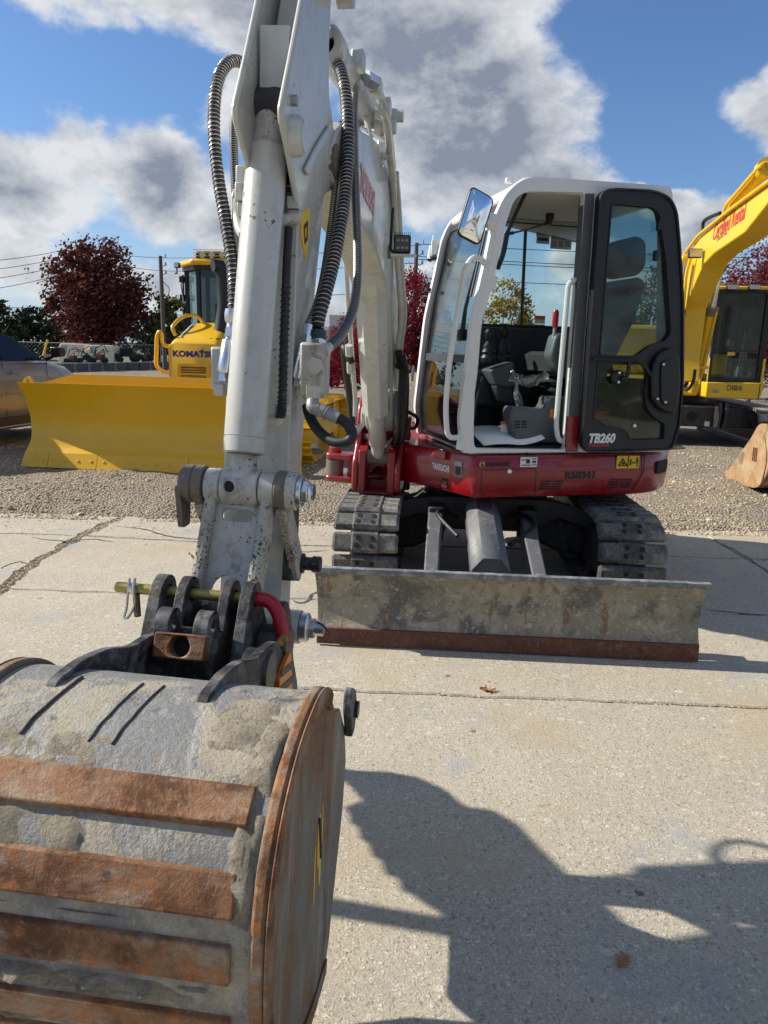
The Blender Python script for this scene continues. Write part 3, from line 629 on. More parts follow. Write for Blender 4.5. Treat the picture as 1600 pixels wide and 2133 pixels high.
# short wandering cracks filled with grit
rc = random.Random(21)
for path, w_ in (([(236, 1096), (300, 1103), (352, 1117), (415, 1123), (470, 1112)], .014), ([(392, 1150), (404, 1165), (428, 1178), (446, 1174)], .016), ([(1470, 1272), (1540, 1278), (1610, 1283)], .010),
                 ([(1478, 1122), (1530, 1146), (1580, 1178), (1640, 1225)], .010), ([(606, 1250), (632, 1256), (662, 1232), (690, 1228)], .016), ([(60, 1118), (130, 1128), (190, 1124), (240, 1130)], .014), ([(600, 1145), (640, 1150), (682, 1146)], .010), ([(0, 1186), (36, 1172), (60, 1176)], .012)):
    P_ = smoothpath([G(u, v) for u, v in path], 14); cb_ = MB(); L_ = []; R_ = []
    for i, p in enumerate(P_):
        t_ = (P_[min(i + 1, len(P_) - 1)] - P_[max(i - 1, 0)]).normalized(); nn_ = Vector((-t_.y, t_.x, 0)); e_ = min(1.0, 4 * min(i, len(P_) - 1 - i) / len(P_) + .1)
        c_ = p + nn_ * (.02 * nz(p.x * 9, p.y * 9, 2) + .012 * nz(p.x * 30, p.y * 30, 4)); L_.append(c_ + nn_ * w_ * e_ * rc.uniform(.25, .8)); R_.append(c_ - nn_ * w_ * e_ * rc.uniform(.25, .8))
    n_ = len(P_); cb_.add([Vector((q.x, q.y, .0042)) for q in L_] + [Vector((q.x, q.y, .0042)) for q in R_], [(i, i + 1, n_ + i + 1, n_ + i) for i in range(n_ - 1)])
    cb_.build('crack', M['crackgrit'], pad, smooth=0)
# two dry oak leaves lying on the pad
def oak_leaf(name, x, y, z, L, rot, label):
    half = [(0, 0), (.03, .06), (.10, .10), (.30, .16), (.12, .26), (.16, .34), (.40, .46), (.16, .50), (.18, .58), (.34, .72), (.13, .74), (.10, .88), (0, 1.0)]
    pts = [(a, b_) for a, b_ in half] + [(-a * .92, b_ * .97 + .01) for a, b_ in half[-2:0:-1]]
    e = Matrix.Rotation(rot, 3, 'Z'); b = MB(); vs = []
    for (a, b_) in pts:
        vs.append(Vector((a * L, (b_ - .5) * L, 0.004 + 0.20 * abs(a) * L + 0.10 * L * sin(b_ * 5 + a * 4) ** 2)))
    cl = [Vector((0, (k / 6 - .5) * L, 0.004 + 0.04 * L * sin(k))) for k in range(7)]
    n = len(pts); allv = [e @ p + Vector((x, y, z)) for p in vs + cl]
    fs = []
    for i in range(n):
        j = (i + 1) % n; ci = n + min(6, max(0, round((vs[i].y / L + .5) * 6))); cj = n + min(6, max(0, round((vs[j].y / L + .5) * 6)))
        fs.append((i, j, ci) if ci == cj else (i, j, cj, ci))
    b.add(allv, fs); root = thing(name, (x, y, z), label, 'leaf')
    b.build('blade', M['dryleaf'], root, smooth=60)
    s_ = MB(); s_.tube([e @ Vector((0, -.5 * L, .006)) + Vector((x, y, z)), e @ Vector((.05 * L, -.68 * L, .010)) + Vector((x, y, z)), e @ Vector((.02 * L, -.82 * L, .004)) + Vector((x, y, z))], L * .012, 5)
    s_.build('stalk', M['dryleaf'], root)
p = G(1297, 2005); oak_leaf('oak_leaf', p.x, p.y, 0, 0.062, 2.5, 'dry brown oak leaf lying in the shadow of the bucket arm')
p = G(1017, 1440); oak_leaf('oak_leaf', p.x, p.y, 0, 0.085, 1.2, 'small dry leaf lying on the joint in front of the grey blade')
# ------------------------------------------------------------------ background: trees, poles, wires, fence, buildings
def leaf_crown(b, rng, centre, rad, n, size, shape=None, hollow=0.35):
    """n leaf-sized clumps through a crown's volume, gathered on branch ends"""
    cl = []
    for k in range(max(24, n // 70)):
        while True:
            q = Vector((rng.uniform(-1, 1), rng.uniform(-1, 1), rng.uniform(-1, 1)))
            if hollow < q.length < 1.0 and (shape is None or rng.random() < shape(q)): break
        cl.append((q, rng.uniform(.10, .26)))
    for k in range(n):
        q, r = rng.choice(cl); o = Vector((rng.gauss(0, 1), rng.gauss(0, 1), rng.gauss(0, .8))) * r * 0.62
        p = Vector(((q.x + o.x) * rad[0], (q.y + o.y) * rad[1], (q.z + o.z) * rad[2])) + Vector(centre)
        if p.z < 0.05: continue
        a = Vector((rng.gauss(0, 1), rng.gauss(0, 1), rng.gauss(0, 1))).normalized(); c = a.orthogonal().normalized(); d = a.cross(c)
        s = size * rng.uniform(.6, 1.4)
        b.add([p + c * s, p + d * s * .6, p - c * s, p - d * s * .6], [(0, 1, 2, 3)])
    return cl
def tree(name, loc, h, rad, cz, n, size, leaf, label, seed, group=None, trunk_r=0.16, shape=None, cat='tree', hollow=.3, limbs=9):
    rng = random.Random(seed); root = thing(name, loc, label, cat, group); L = Vector(loc)
    c = MB(); cl = leaf_crown(c, rng, L + Vector((0, 0, cz)), rad, n, size, shape, hollow)
    t = MB(); top = cz + rad[2] * .45
    t.tube([L + Vector((0, 0, -.1)), L + Vector((.05, 0, h * .25)), L + Vector((-.04, .03, h * .5)), L + Vector((0, 0, top))], [trunk_r * 1.25, trunk_r, trunk_r * .65, trunk_r * .2], 8)
    t.build('trunk', M['bark'], root)
    for k in range(limbs):
        q, r = cl[k * len(cl) // max(1, limbs)]; e = L + Vector((q.x * rad[0], q.y * rad[1], cz + q.z * rad[2])); s = L + Vector((0, 0, max(.2, min(e.z - L.z - .3, h * rng.uniform(.18, .5)))))
        m_ = s.lerp(e, .5) + Vector((0, 0, -.12 * (e - s).length * .4))
        bb = MB(); bb.tube(smoothpath([s, m_, e], 3), [trunk_r * .45 * (1 - i / 8) + .012 for i in range(7)], 5); bb.build('branch', M['bark'], root)
    c.build('crown', M[leaf], root, smooth=0, fix=False)
    return root
def cone(q): return max(0.0, 1 - (q.z + 1) * .42 - abs(q.x) * .1)
def egg(q): return 1.0 if q.z < 0.1 else max(.1, 1 - q.z * .8 * (abs(q.x) + .35))
p = atY(212, 760, 48)
tree('maple_tree', (p.x, 48, 0), 8.6, (2.95, 2.9, 3.45), 4.45, 17000, .125, 'leaf_maple', 'big dark red maple tree behind the cream trailers', 3, trunk_r=.24, shape=egg, hollow=.25, limbs=14)
p = atY(352, 700, 50)
tree('small_tree', (p.x, 50, 0), 4.8, (1.3, 1.3, 1.9), 3.1, 2600, .12, 'leaf_yg', 'small yellow green tree beside the pole left of the bulldozer cab', 5, trunk_r=.11, hollow=.2)
# dark pines far left
for i, (u, hh, y, rr) in enumerate(((2, 4.9, 58, 2.2), (30, 4.1, 60, 2.2), (58, 4.2, 57, 2.4), (92, 4.7, 61, 2.5), (128, 4.4, 63, 2.4), (-40, 5.2, 62, 3.0), (305, 4.6, 60, 2.2), (330, 4.2, 62, 2.0))):
    p = atY(u, 740, y)
    tree('pine_tree', (p.x, y, 0), hh, (rr, rr, hh * .48), hh * .5, 1500, .17, 'leaf_pine', ('dark evergreen far behind the grey brown car, at the left edge', 'dark evergreen just left of the middle of the far row over the car roof', 'dark evergreen in the middle of the far row over the car roof', 'dark evergreen whose right half passes behind the maple crown', 'dark evergreen hidden largely by the left side of the maple', 'tall dark evergreen past the left edge of the far row', 'dark evergreen showing right of the maple crown', 'dark evergreen behind the pole beside the bulldozer')[i], 20 + i, 'dark pines behind the fence', trunk_r=.13, hollow=.1, limbs=5)
# crimson shrubs and trees behind the boom
p = atY(868, 740, 27)
tree('crimson_tree', (p.x - .15, 27.5, 0), 4.6, (1.15, 1.15, 1.9), 2.3, 11000, .045, 'leaf_crim', 'tall crimson shrub right of the work light, in front of the pole', 31, 'crimson burning bushes', trunk_r=.07, hollow=.05)
for i, (u, y, hh, rr, lab) in enumerate(((835, 28, 4.7, .85, 'tallest crimson bush directly beside the white boom'), (725, 27, 2.6, 1.0, 'low crimson bush left of the white boom beside the grey building'), (780, 28.5, 2.5, 1.0, 'crimson bush hidden in large part by the boom cylinder'), (905, 28, 3.2, .8, 'crimson bush at the front edge of the white cab'), (690, 29, 1.2, .55, 'small faded crimson bush at the foot of the grey wall'))):
    p = atY(u, 745, y)
    tree('crimson_bush', (p.x, y, 0), hh, (rr, rr, hh * .5), hh * .52, 6500, .042, 'leaf_crim', lab, 40 + i, 'crimson burning bushes', trunk_r=.05, cat='bush', hollow=.05)
# plum trees behind the yellow excavator
for i, (u, y, hh, rr, lab) in enumerate(((1570, 26, 5.2, 1.7, 'plum red tree above the yellow excavator cab'), (1650, 27, 5.4, 1.7, 'plum red tree at the right edge behind the yellow excavator'), (1510, 28, 4.2, 1.3, 'lower plum red tree seen between the yellow boom and cab'))):
    p = atY(u, 745, y)
    tree('plum_tree', (p.x, y, 0), hh, (rr, rr, hh * .45), hh * .58, 14000, .050, 'leaf_plum', lab, 60 + i, 'plum red trees', trunk_r=.07, hollow=.1, limbs=16)
# trees seen through the cab glass
p = atY(1045, 740, 24)
tree('golden_bush', (p.x, 24, 0), 3.6, (.95, .9, 1.25), 2.45, 4200, .05, 'leaf_gold', 'golden leaved small tree seen through the far cab window', 70, trunk_r=.05, cat='tree', hollow=.05)
p = atY(1348, 740, 24)
tree('green_tree', (p.x, 24, 0), 4.6, (.95, .9, 1.75), 2.6, 2600, .06, 'leaf_green', 'open green conifer seen through the rear cab door glass', 71, trunk_r=.06, hollow=.05, limbs=12)

# utility poles with cross arms, insulators and cables
def upole(u, vtop, y, label, r, arm=None):
    t = atY(u, vtop, y); base = Vector((t.x, y, 0)); root = thing('utility_pole', base, label, 'pole', 'wooden utility poles')
    b = MB(); b.tube([base, Vector((t.x, y, t.z))], [r, r * .72], 10); b.build('shaft', M['pole'], root)
    for k in range(3):
        z = t.z - .15 - k * .42
        i_ = MB(); i_.tube([(t.x, y - .05, z), (t.x + .28, y - .05, z + .10)], .02, 6); i_.cyl((t.x + .28, y - .05, z + .08), (t.x + .28, y - .05, z + .26), .055, .03, 8); i_.build('insulator', M['galv'], root)
    if arm:
        c = MB(); c.box((t.x, y - .12, t.z - arm), (1.3, .09, .11)); c.build('crossarm', M['pole'], root)
        for sx in (-.5, .5):
            k = MB(); k.tube([(t.x + sx, y - .12, t.z - arm), (t.x + sx * .6, y - .15, t.z - arm - .7), (t.x + .05, y - .12, t.z - arm - 1.0)], .022, 5); k.build('jumper', M['wire'], root)
    tr = MB(); tr.tube(smoothpath([(t.x + .1, y - .1, t.z - 1.3), (t.x + .45, y - .15, t.z - 1.7), (t.x + .2, y - .1, t.z - 2.3)], 5), .02, 5); tr.build('drop_cable', M['wire'], root)
    return t
P1 = upole(169, 508, 53, 'wooden utility pole sticking out above the maple crown', .14)
P2 = upole(334, 533, 40, 'wooden utility pole between the maple and the bulldozer', .13, None)
P3 = upole(868, 506, 34, 'wooden utility pole behind the crimson bushes, beside the cab', .12, None)
def cable(a, b_, sag, label, r=.016):
    a = Vector(a); b_ = Vector(b_); pts = [a.lerp(b_, k / 14) - Vector((0, 0, sag * 4 * (k / 14) * (1 - k / 14))) for k in range(15)]
    c = MB(); c.tube(pts, r, 5); tag(c.build('power_cable', M['wire']), label, 'cable', 'overhead power cables')
for (v0, z0, lab) in ((543, .12, 'topmost power cable running left from the maple top'), (563, .55, 'second power cable running left from the maple top'), (583, 1.05, 'third power cable left of the maple, above the low pair'), (605, 1.6, 'fourth power cable left of the maple, below the third')):
    cable((P1.x, 53, P1.z - z0), atY(-60, v0 + 4, 36), .15, lab)
for v0, lab in ((640, 'upper cable of the far pair over the pines'), (645, 'lower cable of the far pair over the pines')):
    cable(atY(-80, v0 - 1, 80), atY(135, v0 + 2, 80), .02, lab, .03)
cable((P1.x, 53, P1.z - .25), (P2.x, 40, P2.z - .1), .12, 'upper cable between the maple pole and the middle pole')
cable((P1.x, 53, P1.z - .9), (P2.x, 40, P2.z - .75), .12, 'lower cable between the maple pole and the middle pole')
cable((P2.x, 40, P2.z - .1), (P3.x, 34, P3.z - .1), .15, 'top cable crossing behind the bulldozer cab and boom')
cable((P2.x, 40, P2.z - .75), (P3.x, 34, P3.z - .85), .15, 'second cable crossing behind the bulldozer cab and boom')
cable((P2.x, 40, P2.z - 2.2), (P3.x, 34, P3.z - 2.0), .12, 'lowest cable crossing behind the boom')
for (va, vb, lab) in ((508, 520, 'top cable seen through the cab windows'), (534, 550, 'upper cable of the close pair seen through the cab windows'), (540, 557, 'lower cable of the close pair seen through the cab windows'), (578, 588, 'lowest cable seen through the cab windows')):
    cable(atY(868, va, 34), atY(1780, vb + 22, 32), .08, lab)

# chain link fence with top rail along the back of the yard, left
f0 = Vector((-31, 46, 0)); root = thing('chain_link_fence', f0, 'chain link fence behind the cream trailers', 'fence')
for k in range(9):
    x = -31.0 + k * 2.4; b = MB(); b.cyl((x, 46, 0), (x, 46, 1.42), .03, n=8); b.build('post', M['galv'], root)
b = MB(); b.tube([(-32, 46, 1.4), (-10, 46, 1.4)], .022, 6); b.build('top_rail', M['galv'], root)
b = MB()
for k in range(160):
    x = -32 + k * .25
    for s_ in (-1, 1):
        if x + s_ * 1.35 > -10 or x + s_ * 1.35 < -32: continue
        b.tube([(x, 46.04, .03), (x + s_ * 1.35, 46.04, 1.38)], .005, 3, caps=False)
b.build('mesh_panel', M['galv'], root, kind='stuff')
# retaining kerb of grey blocks
kp = [Vector((-16.2, 36.5, 0))]
root = thing('retaining_wall', (kp[0].x, kp[0].y, 0), 'low wall of grey blocks in front of the parked implements', 'wall')
a0 = Vector((-16.6, 35.6, 0)); a1 = Vector((-13.2, 45.0, 0)); nseg = 10
for k in range(nseg):
    s0 = a0.lerp(a1, k / nseg); s1 = a0.lerp(a1, (k + 1) / nseg - .012 / 1); d = (s1 - s0).normalized(); nn = Vector((-d.y, d.x, 0))
    b = MB(); h = .40
    b.add([s0, s1, s1 + nn * .3, s0 + nn * .3] + [q + Vector((0, 0, h)) for q in (s0, s1, s1 + nn * .3, s0 + nn * .3)], [(0, 1, 2, 3), (4, 5, 6, 7), (0, 1, 5, 4), (1, 2, 6, 5), (2, 3, 7, 6), (3, 0, 4, 7)])
    b.build('block', M['darkblock'], root, bevel=.015)
    c = MB(); c.add([s0 - nn * .03 + Vector((0, 0, h + .003)), s1 - nn * .03 + Vector((0, 0, h + .003)), s1 + nn * .33 + Vector((0, 0, h + .003)), s0 + nn * .33 + Vector((0, 0, h + .003))] + [q + Vector((0, 0, h + .05)) for q in (s0 - nn * .03, s1 - nn * .03, s1 + nn * .33, s0 + nn * .33)], [(0, 1, 2, 3), (4, 5, 6, 7), (0, 1, 5, 4), (1, 2, 6, 5), (2, 3, 7, 6), (3, 0, 4, 7)])
    c.build('coping', M['galv'], root)
# two cream towable generator enclosures
def trailer(u0, u1, vtop, y, label):
    a = atY(u0, 745, y); w_ = (u1 - u0) / FPX * y * 1.02; hz = atY(u0, vtop, y).z
    root = thing('cream_trailer', (a.x, y, 0), label, 'trailer', 'cream towable machines')
    f = Fr((a.x, y, 0), (1, .06, 0)); zb = hz - 1.02
    prof = roundpoly([(0, zb), (w_, zb), (w_, hz - .02), (w_ * .10, hz), (.02, zb + .46)], [.06, .06, .16, .14, .05], 3)
    b = MB(f); b.prism(prof, 0, 1.3); b.build('enclosure', M['cream'], root, bevel=.03)
    d = MB(f); d.prism([(.10, zb + .54), (w_ * .36, zb + .54), (w_ * .36, hz - .12), (w_ * .16, hz - .12)], -.012, .0); d.build('end_panel', M['decal_g'], root)
    g = MB(f); g.box2((w_ * .44, -.014, zb + .12), (w_ * .92, 0, hz - .14)); g.build('side_panel', M['cream'], root)
    l = MB(f); l.box2((w_ * .55, -.022, hz - .34), (w_ * .88, -.014, hz - .30)); l.box2((w_ * .62, -.022, hz - .44), (w_ * .85, -.014, hz - .41)); l.build('print', M['inkgrey'], root)
    c = MB(f); c.box2((.1, .15, zb - .16), (w_ - .1, 1.15, zb - .003)); c.tube([(.1, .6, zb - .1), (-.9, .6, zb - .12)], .05, 6); c.build('chassis', M['black'], root)
    for yy in (-.02, 1.14):
        wh = MB(f); wh.lathe((w_ * .58, yy - .08, zb - .12), (w_ * .58, yy + .10, zb - .12), [(0, .20), (.03, .27), (.14, .27), (.18, .2)], 18); wh.build('wheel', M['tyre'], root)
    return root
trailer(121, 174, 715, 41, 'cream towable machine on the left, nearer the car')
trailer(183, 233, 718, 41, 'cream towable machine on the right, in front of the maple trunk')
# dark implements parked on the raised strip: small machines with arms, wheels and red panels
def implement(u, y, sc, label, seed, red):
    a = atY(u, 752, y); root = thing('parked_implement', (a.x, y, .4), label, 'machine', 'parked dark implements'); rng = random.Random(seed)
    f = Fr((a.x, y, .42), (1, .1, 0)); b = MB(f); b.box((0, 0, .28 * sc), (.9 * sc, .5 * sc, .16 * sc)); b.box((.1 * sc, 0, .44 * sc), (.5 * sc, .4 * sc, .2 * sc)); b.build('chassis', M['black_dirty'], root, bevel=.02)
    for s_ in (-.36, .36):
        for q in (-.2, .2):
            wb = MB(f); wb.lathe((s_ * sc, q * sc - .06, .17 * sc), (s_ * sc, q * sc + .06, .17 * sc), [(0, .1 * sc), (.02, .17 * sc), (.10, .17 * sc), (.12, .1 * sc)], 14); wb.build('wheel', M['tyre'], root)
    c = MB(f); c.tube([(-.3 * sc, 0, .4 * sc), (-.1 * sc, 0, .95 * sc), (.35 * sc, 0, 1.15 * sc), (.55 * sc, .02, .7 * sc)], .035 * sc, 6)
    for k in range(4): c.tube([(rng.uniform(-.4, .4) * sc, rng.uniform(-.2, .2), .4 * sc), (rng.uniform(-.5, .5) * sc, rng.uniform(-.2, .2), rng.uniform(.6, 1.0) * sc)], .025 * sc, 5)
    c.build('arm', M['black'], root)
    d = MB(f); d.box((.1 * sc, -.26 * sc, .42 * sc), (.36 * sc, .05, .22 * sc)); d.build('panel', M['red'] if red else M['black'], root, bevel=.01)
for args in ((150, 38.0, .7, 'small dark implement just behind the car mirror', 1, True), (178, 39.0, .75, 'dark implement in front of the gap between the trailers', 2, False), (206, 39.2, .85, 'dark implement with a red panel before the right trailer', 3, True), (238, 41.6, .9, 'dark implement at the right end of the cream trailers', 4, False), (262, 42.6, 1.5, 'tallest dark implement with raised arm beside the maple trunk', 5, False), (290, 44.0, .8, 'last dark implement at the right end of the strip', 6, False)): implement(*args)
# yellow guy-wire guard leaning by the fence
g0 = atY(90, 741, 33); g1 = atY(99, 708, 33); b = MB(); b.tube([g0, g1], .05, 8); tag(b.build('guy_wire_guard', M['decal_y']), 'leaning yellow guy wire guard above the car roof line', 'guard')

# grey and beige building behind the crimson bushes
def wallbox(f, lo, hi): b = MB(f); b.box2(lo, hi); return b
p = atY(686, 720, 46); root = thing('warehouse', (p.x, 46, 0), 'grey and beige warehouse left of the white boom', 'building'); f = Fr((p.x, 46, 0), (1, 0, 0)); zt = atY(686, 656, 46).z
zm = atY(686, 683, 46).z
wallbox(f, (0, 0, zm + .003), (2.6, 6, zt)).build('upper_wall', M['palewall'], root)
wallbox(f, (0.02, 0.02, 0), (2.6, 6, zm)).build('lower_wall', M['greywall'], root)
wallbox(f, (-.03, -.05, zm - .1), (2.63, -.003, zm + .1)).build('trim', M['block'], root)
wallbox(f, (-3.0, 4, 0), (-.01, 9, zm * .98)).build('annex_wall', M['beige'], root)
wallbox(f, (-3.0, 3.9, zm * .98 + .003), (-.01, 9, zm * .98 + .25)).build('annex_parapet', M['palewall'], root)
for k in range(3): wallbox(f, (.3 + k * .8, -.03, zm * .35), (.85 + k * .8, .018, zm * .75)).build('window', M['glass_d'], root)
# concrete barrier block behind the boom foot
p0 = G(612, 880); root = thing('barrier_block', (p0.x, 15.2, 0), 'grey cast concrete barrier block behind the red swing post', 'block')
f = Fr((-1.9, 15.0, 0), (1, -.03, 0)); b = MB(f); b.prism([(0, 0), (.62, 0), (.56, .56), (.06, .56)], 0, 2.0, 'yz'); b.build('concrete_body', M['block'], root, bevel=.02)
for xx in (.45, 1.55): c = MB(f); c.tube(fillet([(xx - .08, .3, .55), (xx - .08, .3, .66), (xx + .08, .3, .66), (xx + .08, .3, .55)], .04, 4), .012, 6); c.build('lifting_loop', M['galv'], root)
# strip of weeds at its foot
gr = MB(); rg = random.Random(5)
for k in range(900):
    x = rg.uniform(-2.2, .4); y = 14.55 + rg.gauss(0, .12); h = rg.uniform(.04, .12); a = rg.random() * 6.28
    gr.add([(x - .006, y, 0), (x + .006, y, 0), (x + .05 * cos(a), y + .05 * sin(a), h)], [(0, 1, 2)])
o = gr.build('weeds', M['grass'], smooth=0, fix=False); o['kind'] = 'stuff'
# heap of crushed stone right of the boom
hb = MB(); NX, NY = 46, 26; hc = Vector((1.75, 19.5, 0))
for r in range(NY):
    for c in range(NX):
        x = -3.2 + 6.4 * c / (NX - 1); y = -2.0 + 4.0 * r / (NY - 1); q = max(0, 1 - (x / 3.1) ** 2 - (y / 1.9) ** 2)
        hb.v.append(hc + Vector((x, y, 1.05 * q ** .8 + (.10 * nz(x * 2, y * 2, 7) + .05 * nz(x * 6, y * 6, 8)) * min(1, q * 4) - .05)))
hb.f = [(r * NX + c, r * NX + c + 1, (r + 1) * NX + c + 1, (r + 1) * NX + c) for r in range(NY - 1) for c in range(NX - 1)]
hb.build('stone_heap', M['gravel'], smooth=60, kind='structure', fix=False)
# pale workshop behind the photographer (seen in the cab mirror)
root = thing('workshop', (-3, -22, 0), 'pale workshop with roller doors across the yard, seen in the mirror', 'building'); f = Fr((-16, -22, 0), (1, 0, 0))
wallbox(f, (0, -8, 0), (34, 0, 6.2)).build('wall', M['palewall'], root)
wallbox(f, (-.2, -8.2, 6.203), (34.2, .2, 6.5)).build('roof_edge', M['greywall'], root)
for k in range(5):
    x = 2.5 + k * 6.4; d = wallbox(f, (x, -.05, 0), (x + 4.2, .03, 4.4)).build('roller_door', M['vinyl'], root)
    for q in range(4): wallbox(f, (x + .5 + q * .9, .031, 1.5), (x + .95 + q * .9, .045, 1.8)).build('pane', M['glass_d'], d)
    for xx in (x - .18, x + 4.38): wallbox(f, (xx - .12, .003, 0), (xx + .12, .09, 4.6)).build('door_post', M['beige'], root)
# ------------------------------------------------------------------ grey brown SUV on the left
_d = Vector((.169, .986, 0)); CF = Fr((-5.60, 10.43, 0), _d); CF.z = Vector((0, 0, 1.07)); car = thing('parked_car', CF.w((.3, .9, 0)), 'grey brown SUV with dark windows parked left of the bulldozer blade', 'car')
HW = 0.925
def bodysec(s, z0, zt, inn, bulge=0.0, sh=.03):
    hw = HW - inn
    pts = [(-hw + .10, z0), (-hw + .02, z0 + .08), (-hw, z0 + .30), (-hw + .005, zt - .28), (-hw + sh, zt - .08), (-hw + sh + .07, zt - .01), (-hw * .5, zt + bulge * .7), (0, zt + bulge)]
    full = pts + [(-y, z) for y, z in pts[-2::-1]]
    return [(s, y + HW, z) for y, z in full]
sec = [bodysec(-2.05, .45, .95, .14), bodysec(-1.95, .32, 1.12, .05), bodysec(-1.5, .26, 1.15, .01), bodysec(-.6, .24, 1.16, 0), bodysec(.4, .24, 1.165, 0), bodysec(1.2, .24, 1.16, 0, .01, .05), bodysec(1.5, .25, 1.13, .005, .035, .07), bodysec(1.95, .26, 1.06, .03, .05, .10), bodysec(2.3, .30, .96, .10, .05, .12), bodysec(2.5, .34, .85, .22, .03, .10), bodysec(2.6, .45, .70, .36)]
b = MB(CF); b.loft(sec); b.build('body', M['carpaint'], car, smooth=50)
def ghsec(s, z, hw0, hw1, z0=1.12): return [(s, HW - hw0, z0), (s, HW - hw1 - .02, z - .06), (s, HW - hw1 + .10, z), (s, HW, z + .03), (s, HW + hw1 - .10, z), (s, HW + hw1 + .02, z - .06), (s, HW + hw0, z0)]
b = MB(CF); b.loft([ghsec(-1.95, 1.18, .80, .72), ghsec(-1.55, 1.52, .86, .66), ghsec(-.9, 1.62, .87, .66), ghsec(-.2, 1.655, .87, .66), ghsec(.25, 1.62, .87, .66), ghsec(.70, 1.48, .87, .68), ghsec(1.10, 1.24, .86, .76), ghsec(1.35, 1.135, .84, .78)])
b.build('roof', M['carpaint'], car, smooth=50)
def sidewin(name, poly, mat, off, parent=car):
    def yy(z): return HW - (.87 + (.69 - .87) * (z - 1.12) / .42) - off
    bb = MB(CF); bb.add([(x, yy(z), z) for x, z in poly] + [(x, yy(z) + .008, z) for x, z in poly], [tuple(range(len(poly))), tuple(range(2 * len(poly) - 1, len(poly) - 1, -1))] + [(i, (i + 1) % len(poly), len(poly) + (i + 1) % len(poly), len(poly) + i) for i in range(len(poly))])
    return bb.build(name, mat, parent, smooth=0)
sidewin('window_trim', [(-1.35, 1.16), (1.22, 1.15), (.72, 1.47), (.30, 1.585), (-.3, 1.60), (-1.0, 1.56)], M['black'], .006)
sidewin('window', [(.26, 1.175), (1.12, 1.17), (.68, 1.455), (.30, 1.56), (.24, 1.56)], M['glass_car'], .016)
sidewin('window', [(-.72, 1.185), (.18, 1.178), (.17, 1.56), (-.3, 1.575), (-.75, 1.55)], M['glass_car'], .016)
sidewin('window', [(-1.25, 1.20), (-.80, 1.19), (-.82, 1.54), (-1.0, 1.52)], M['glass_car'], .016)
b = MB(CF); b.add([(.74, HW - .62, 1.475), (.74, HW + .62, 1.475), (1.34, HW + .74, 1.16), (1.34, HW - .74, 1.16)], [(0, 1, 2, 3)]); b.build('windshield', M['glass_car'], car, smooth=0)
b = MB(CF); b.prism([(-1.6, .24), (2.0, .24), (2.0, .36), (1.99, .40), (-1.59, .40)], -.012, .05); b.build('sill_cladding', M['black'], car, bevel=.01)
b = MB(CF); b.tube([(-1.1, -.03, .275), (1.2, -.03, .275)], .016, 6); b.build('sill_strip', M['galv'], car)
for s_ in (1.62, -1.07):
    for yy, sg in ((.02, 1), (1.83, -1)):
        wh = MB(CF); wh.lathe((s_, yy - .06 * sg, .36), (s_, yy + .18 * sg, .36), [(0, .23), (.01, .30), (.05, .355), (.19, .36), (.24, .30)], 30); tw = wh.build('wheel', M['tyre'], car)
        rm = MB(CF); rm.lathe((s_, yy - .055 * sg, .36), (s_, yy + .0 * sg, .36), [(0, .05), (.008, .21), (.02, .225), (.05, .22)], 30); rm.build('rim', M['rim'], tw)
        ar = MB(CF); op = arc(s_, .36, .46, -10, 190, 18); ip = arc(s_, .36, .385, -10, 190, 18); pts = op + ip[::-1]; ar.plate(pts, [], -.014 if sg > 0 else 1.80, .05 if sg > 0 else 1.866); ar.build('wheel_arch', M['black'], car)
mp = CF.px(118, 757, 1, -.16)
b = MB(CF); b.loft([[(mp.x + .0 + dx, -.10 - k * .17 + .0, mp.z + dz) for dx, dz in ((-.05, -.075 + .02 * k), (.07, -.08 + .02 * k), (.11, -.02), (.09, .07 - .01 * k), (-.06, .075))] for k in (0, .5, 1.0)]); b.build('mirror', M['black'], car, bevel=.015)
b = MB(CF); b.tube([(mp.x, .02, mp.z - .09), (mp.x, -.12, mp.z - .05)], [.05, .03], 8); b.build('mirror_stem', M['black'], car)
for s_ in (.30, -.68): b = MB(CF); b.tube(fillet([(s_, .0, 1.005), (s_ + .02, -.035, 1.01), (s_ + .19, -.035, 1.012), (s_ + .21, .0, 1.01)], .02, 3), .014, 6); b.build('door_handle', M['carpaint'], car)
for pts in ([(1.24, 1.14), (1.20, .75), (1.08, .42)], [(.20, 1.15), (.21, .75), (.18, .42)]): b = MB(CF); b.tube([(x, .004 - (0 if z < 1.1 else -.03), z) for x, z in pts], .004, 4); b.build('door_gap', M['black'], car)

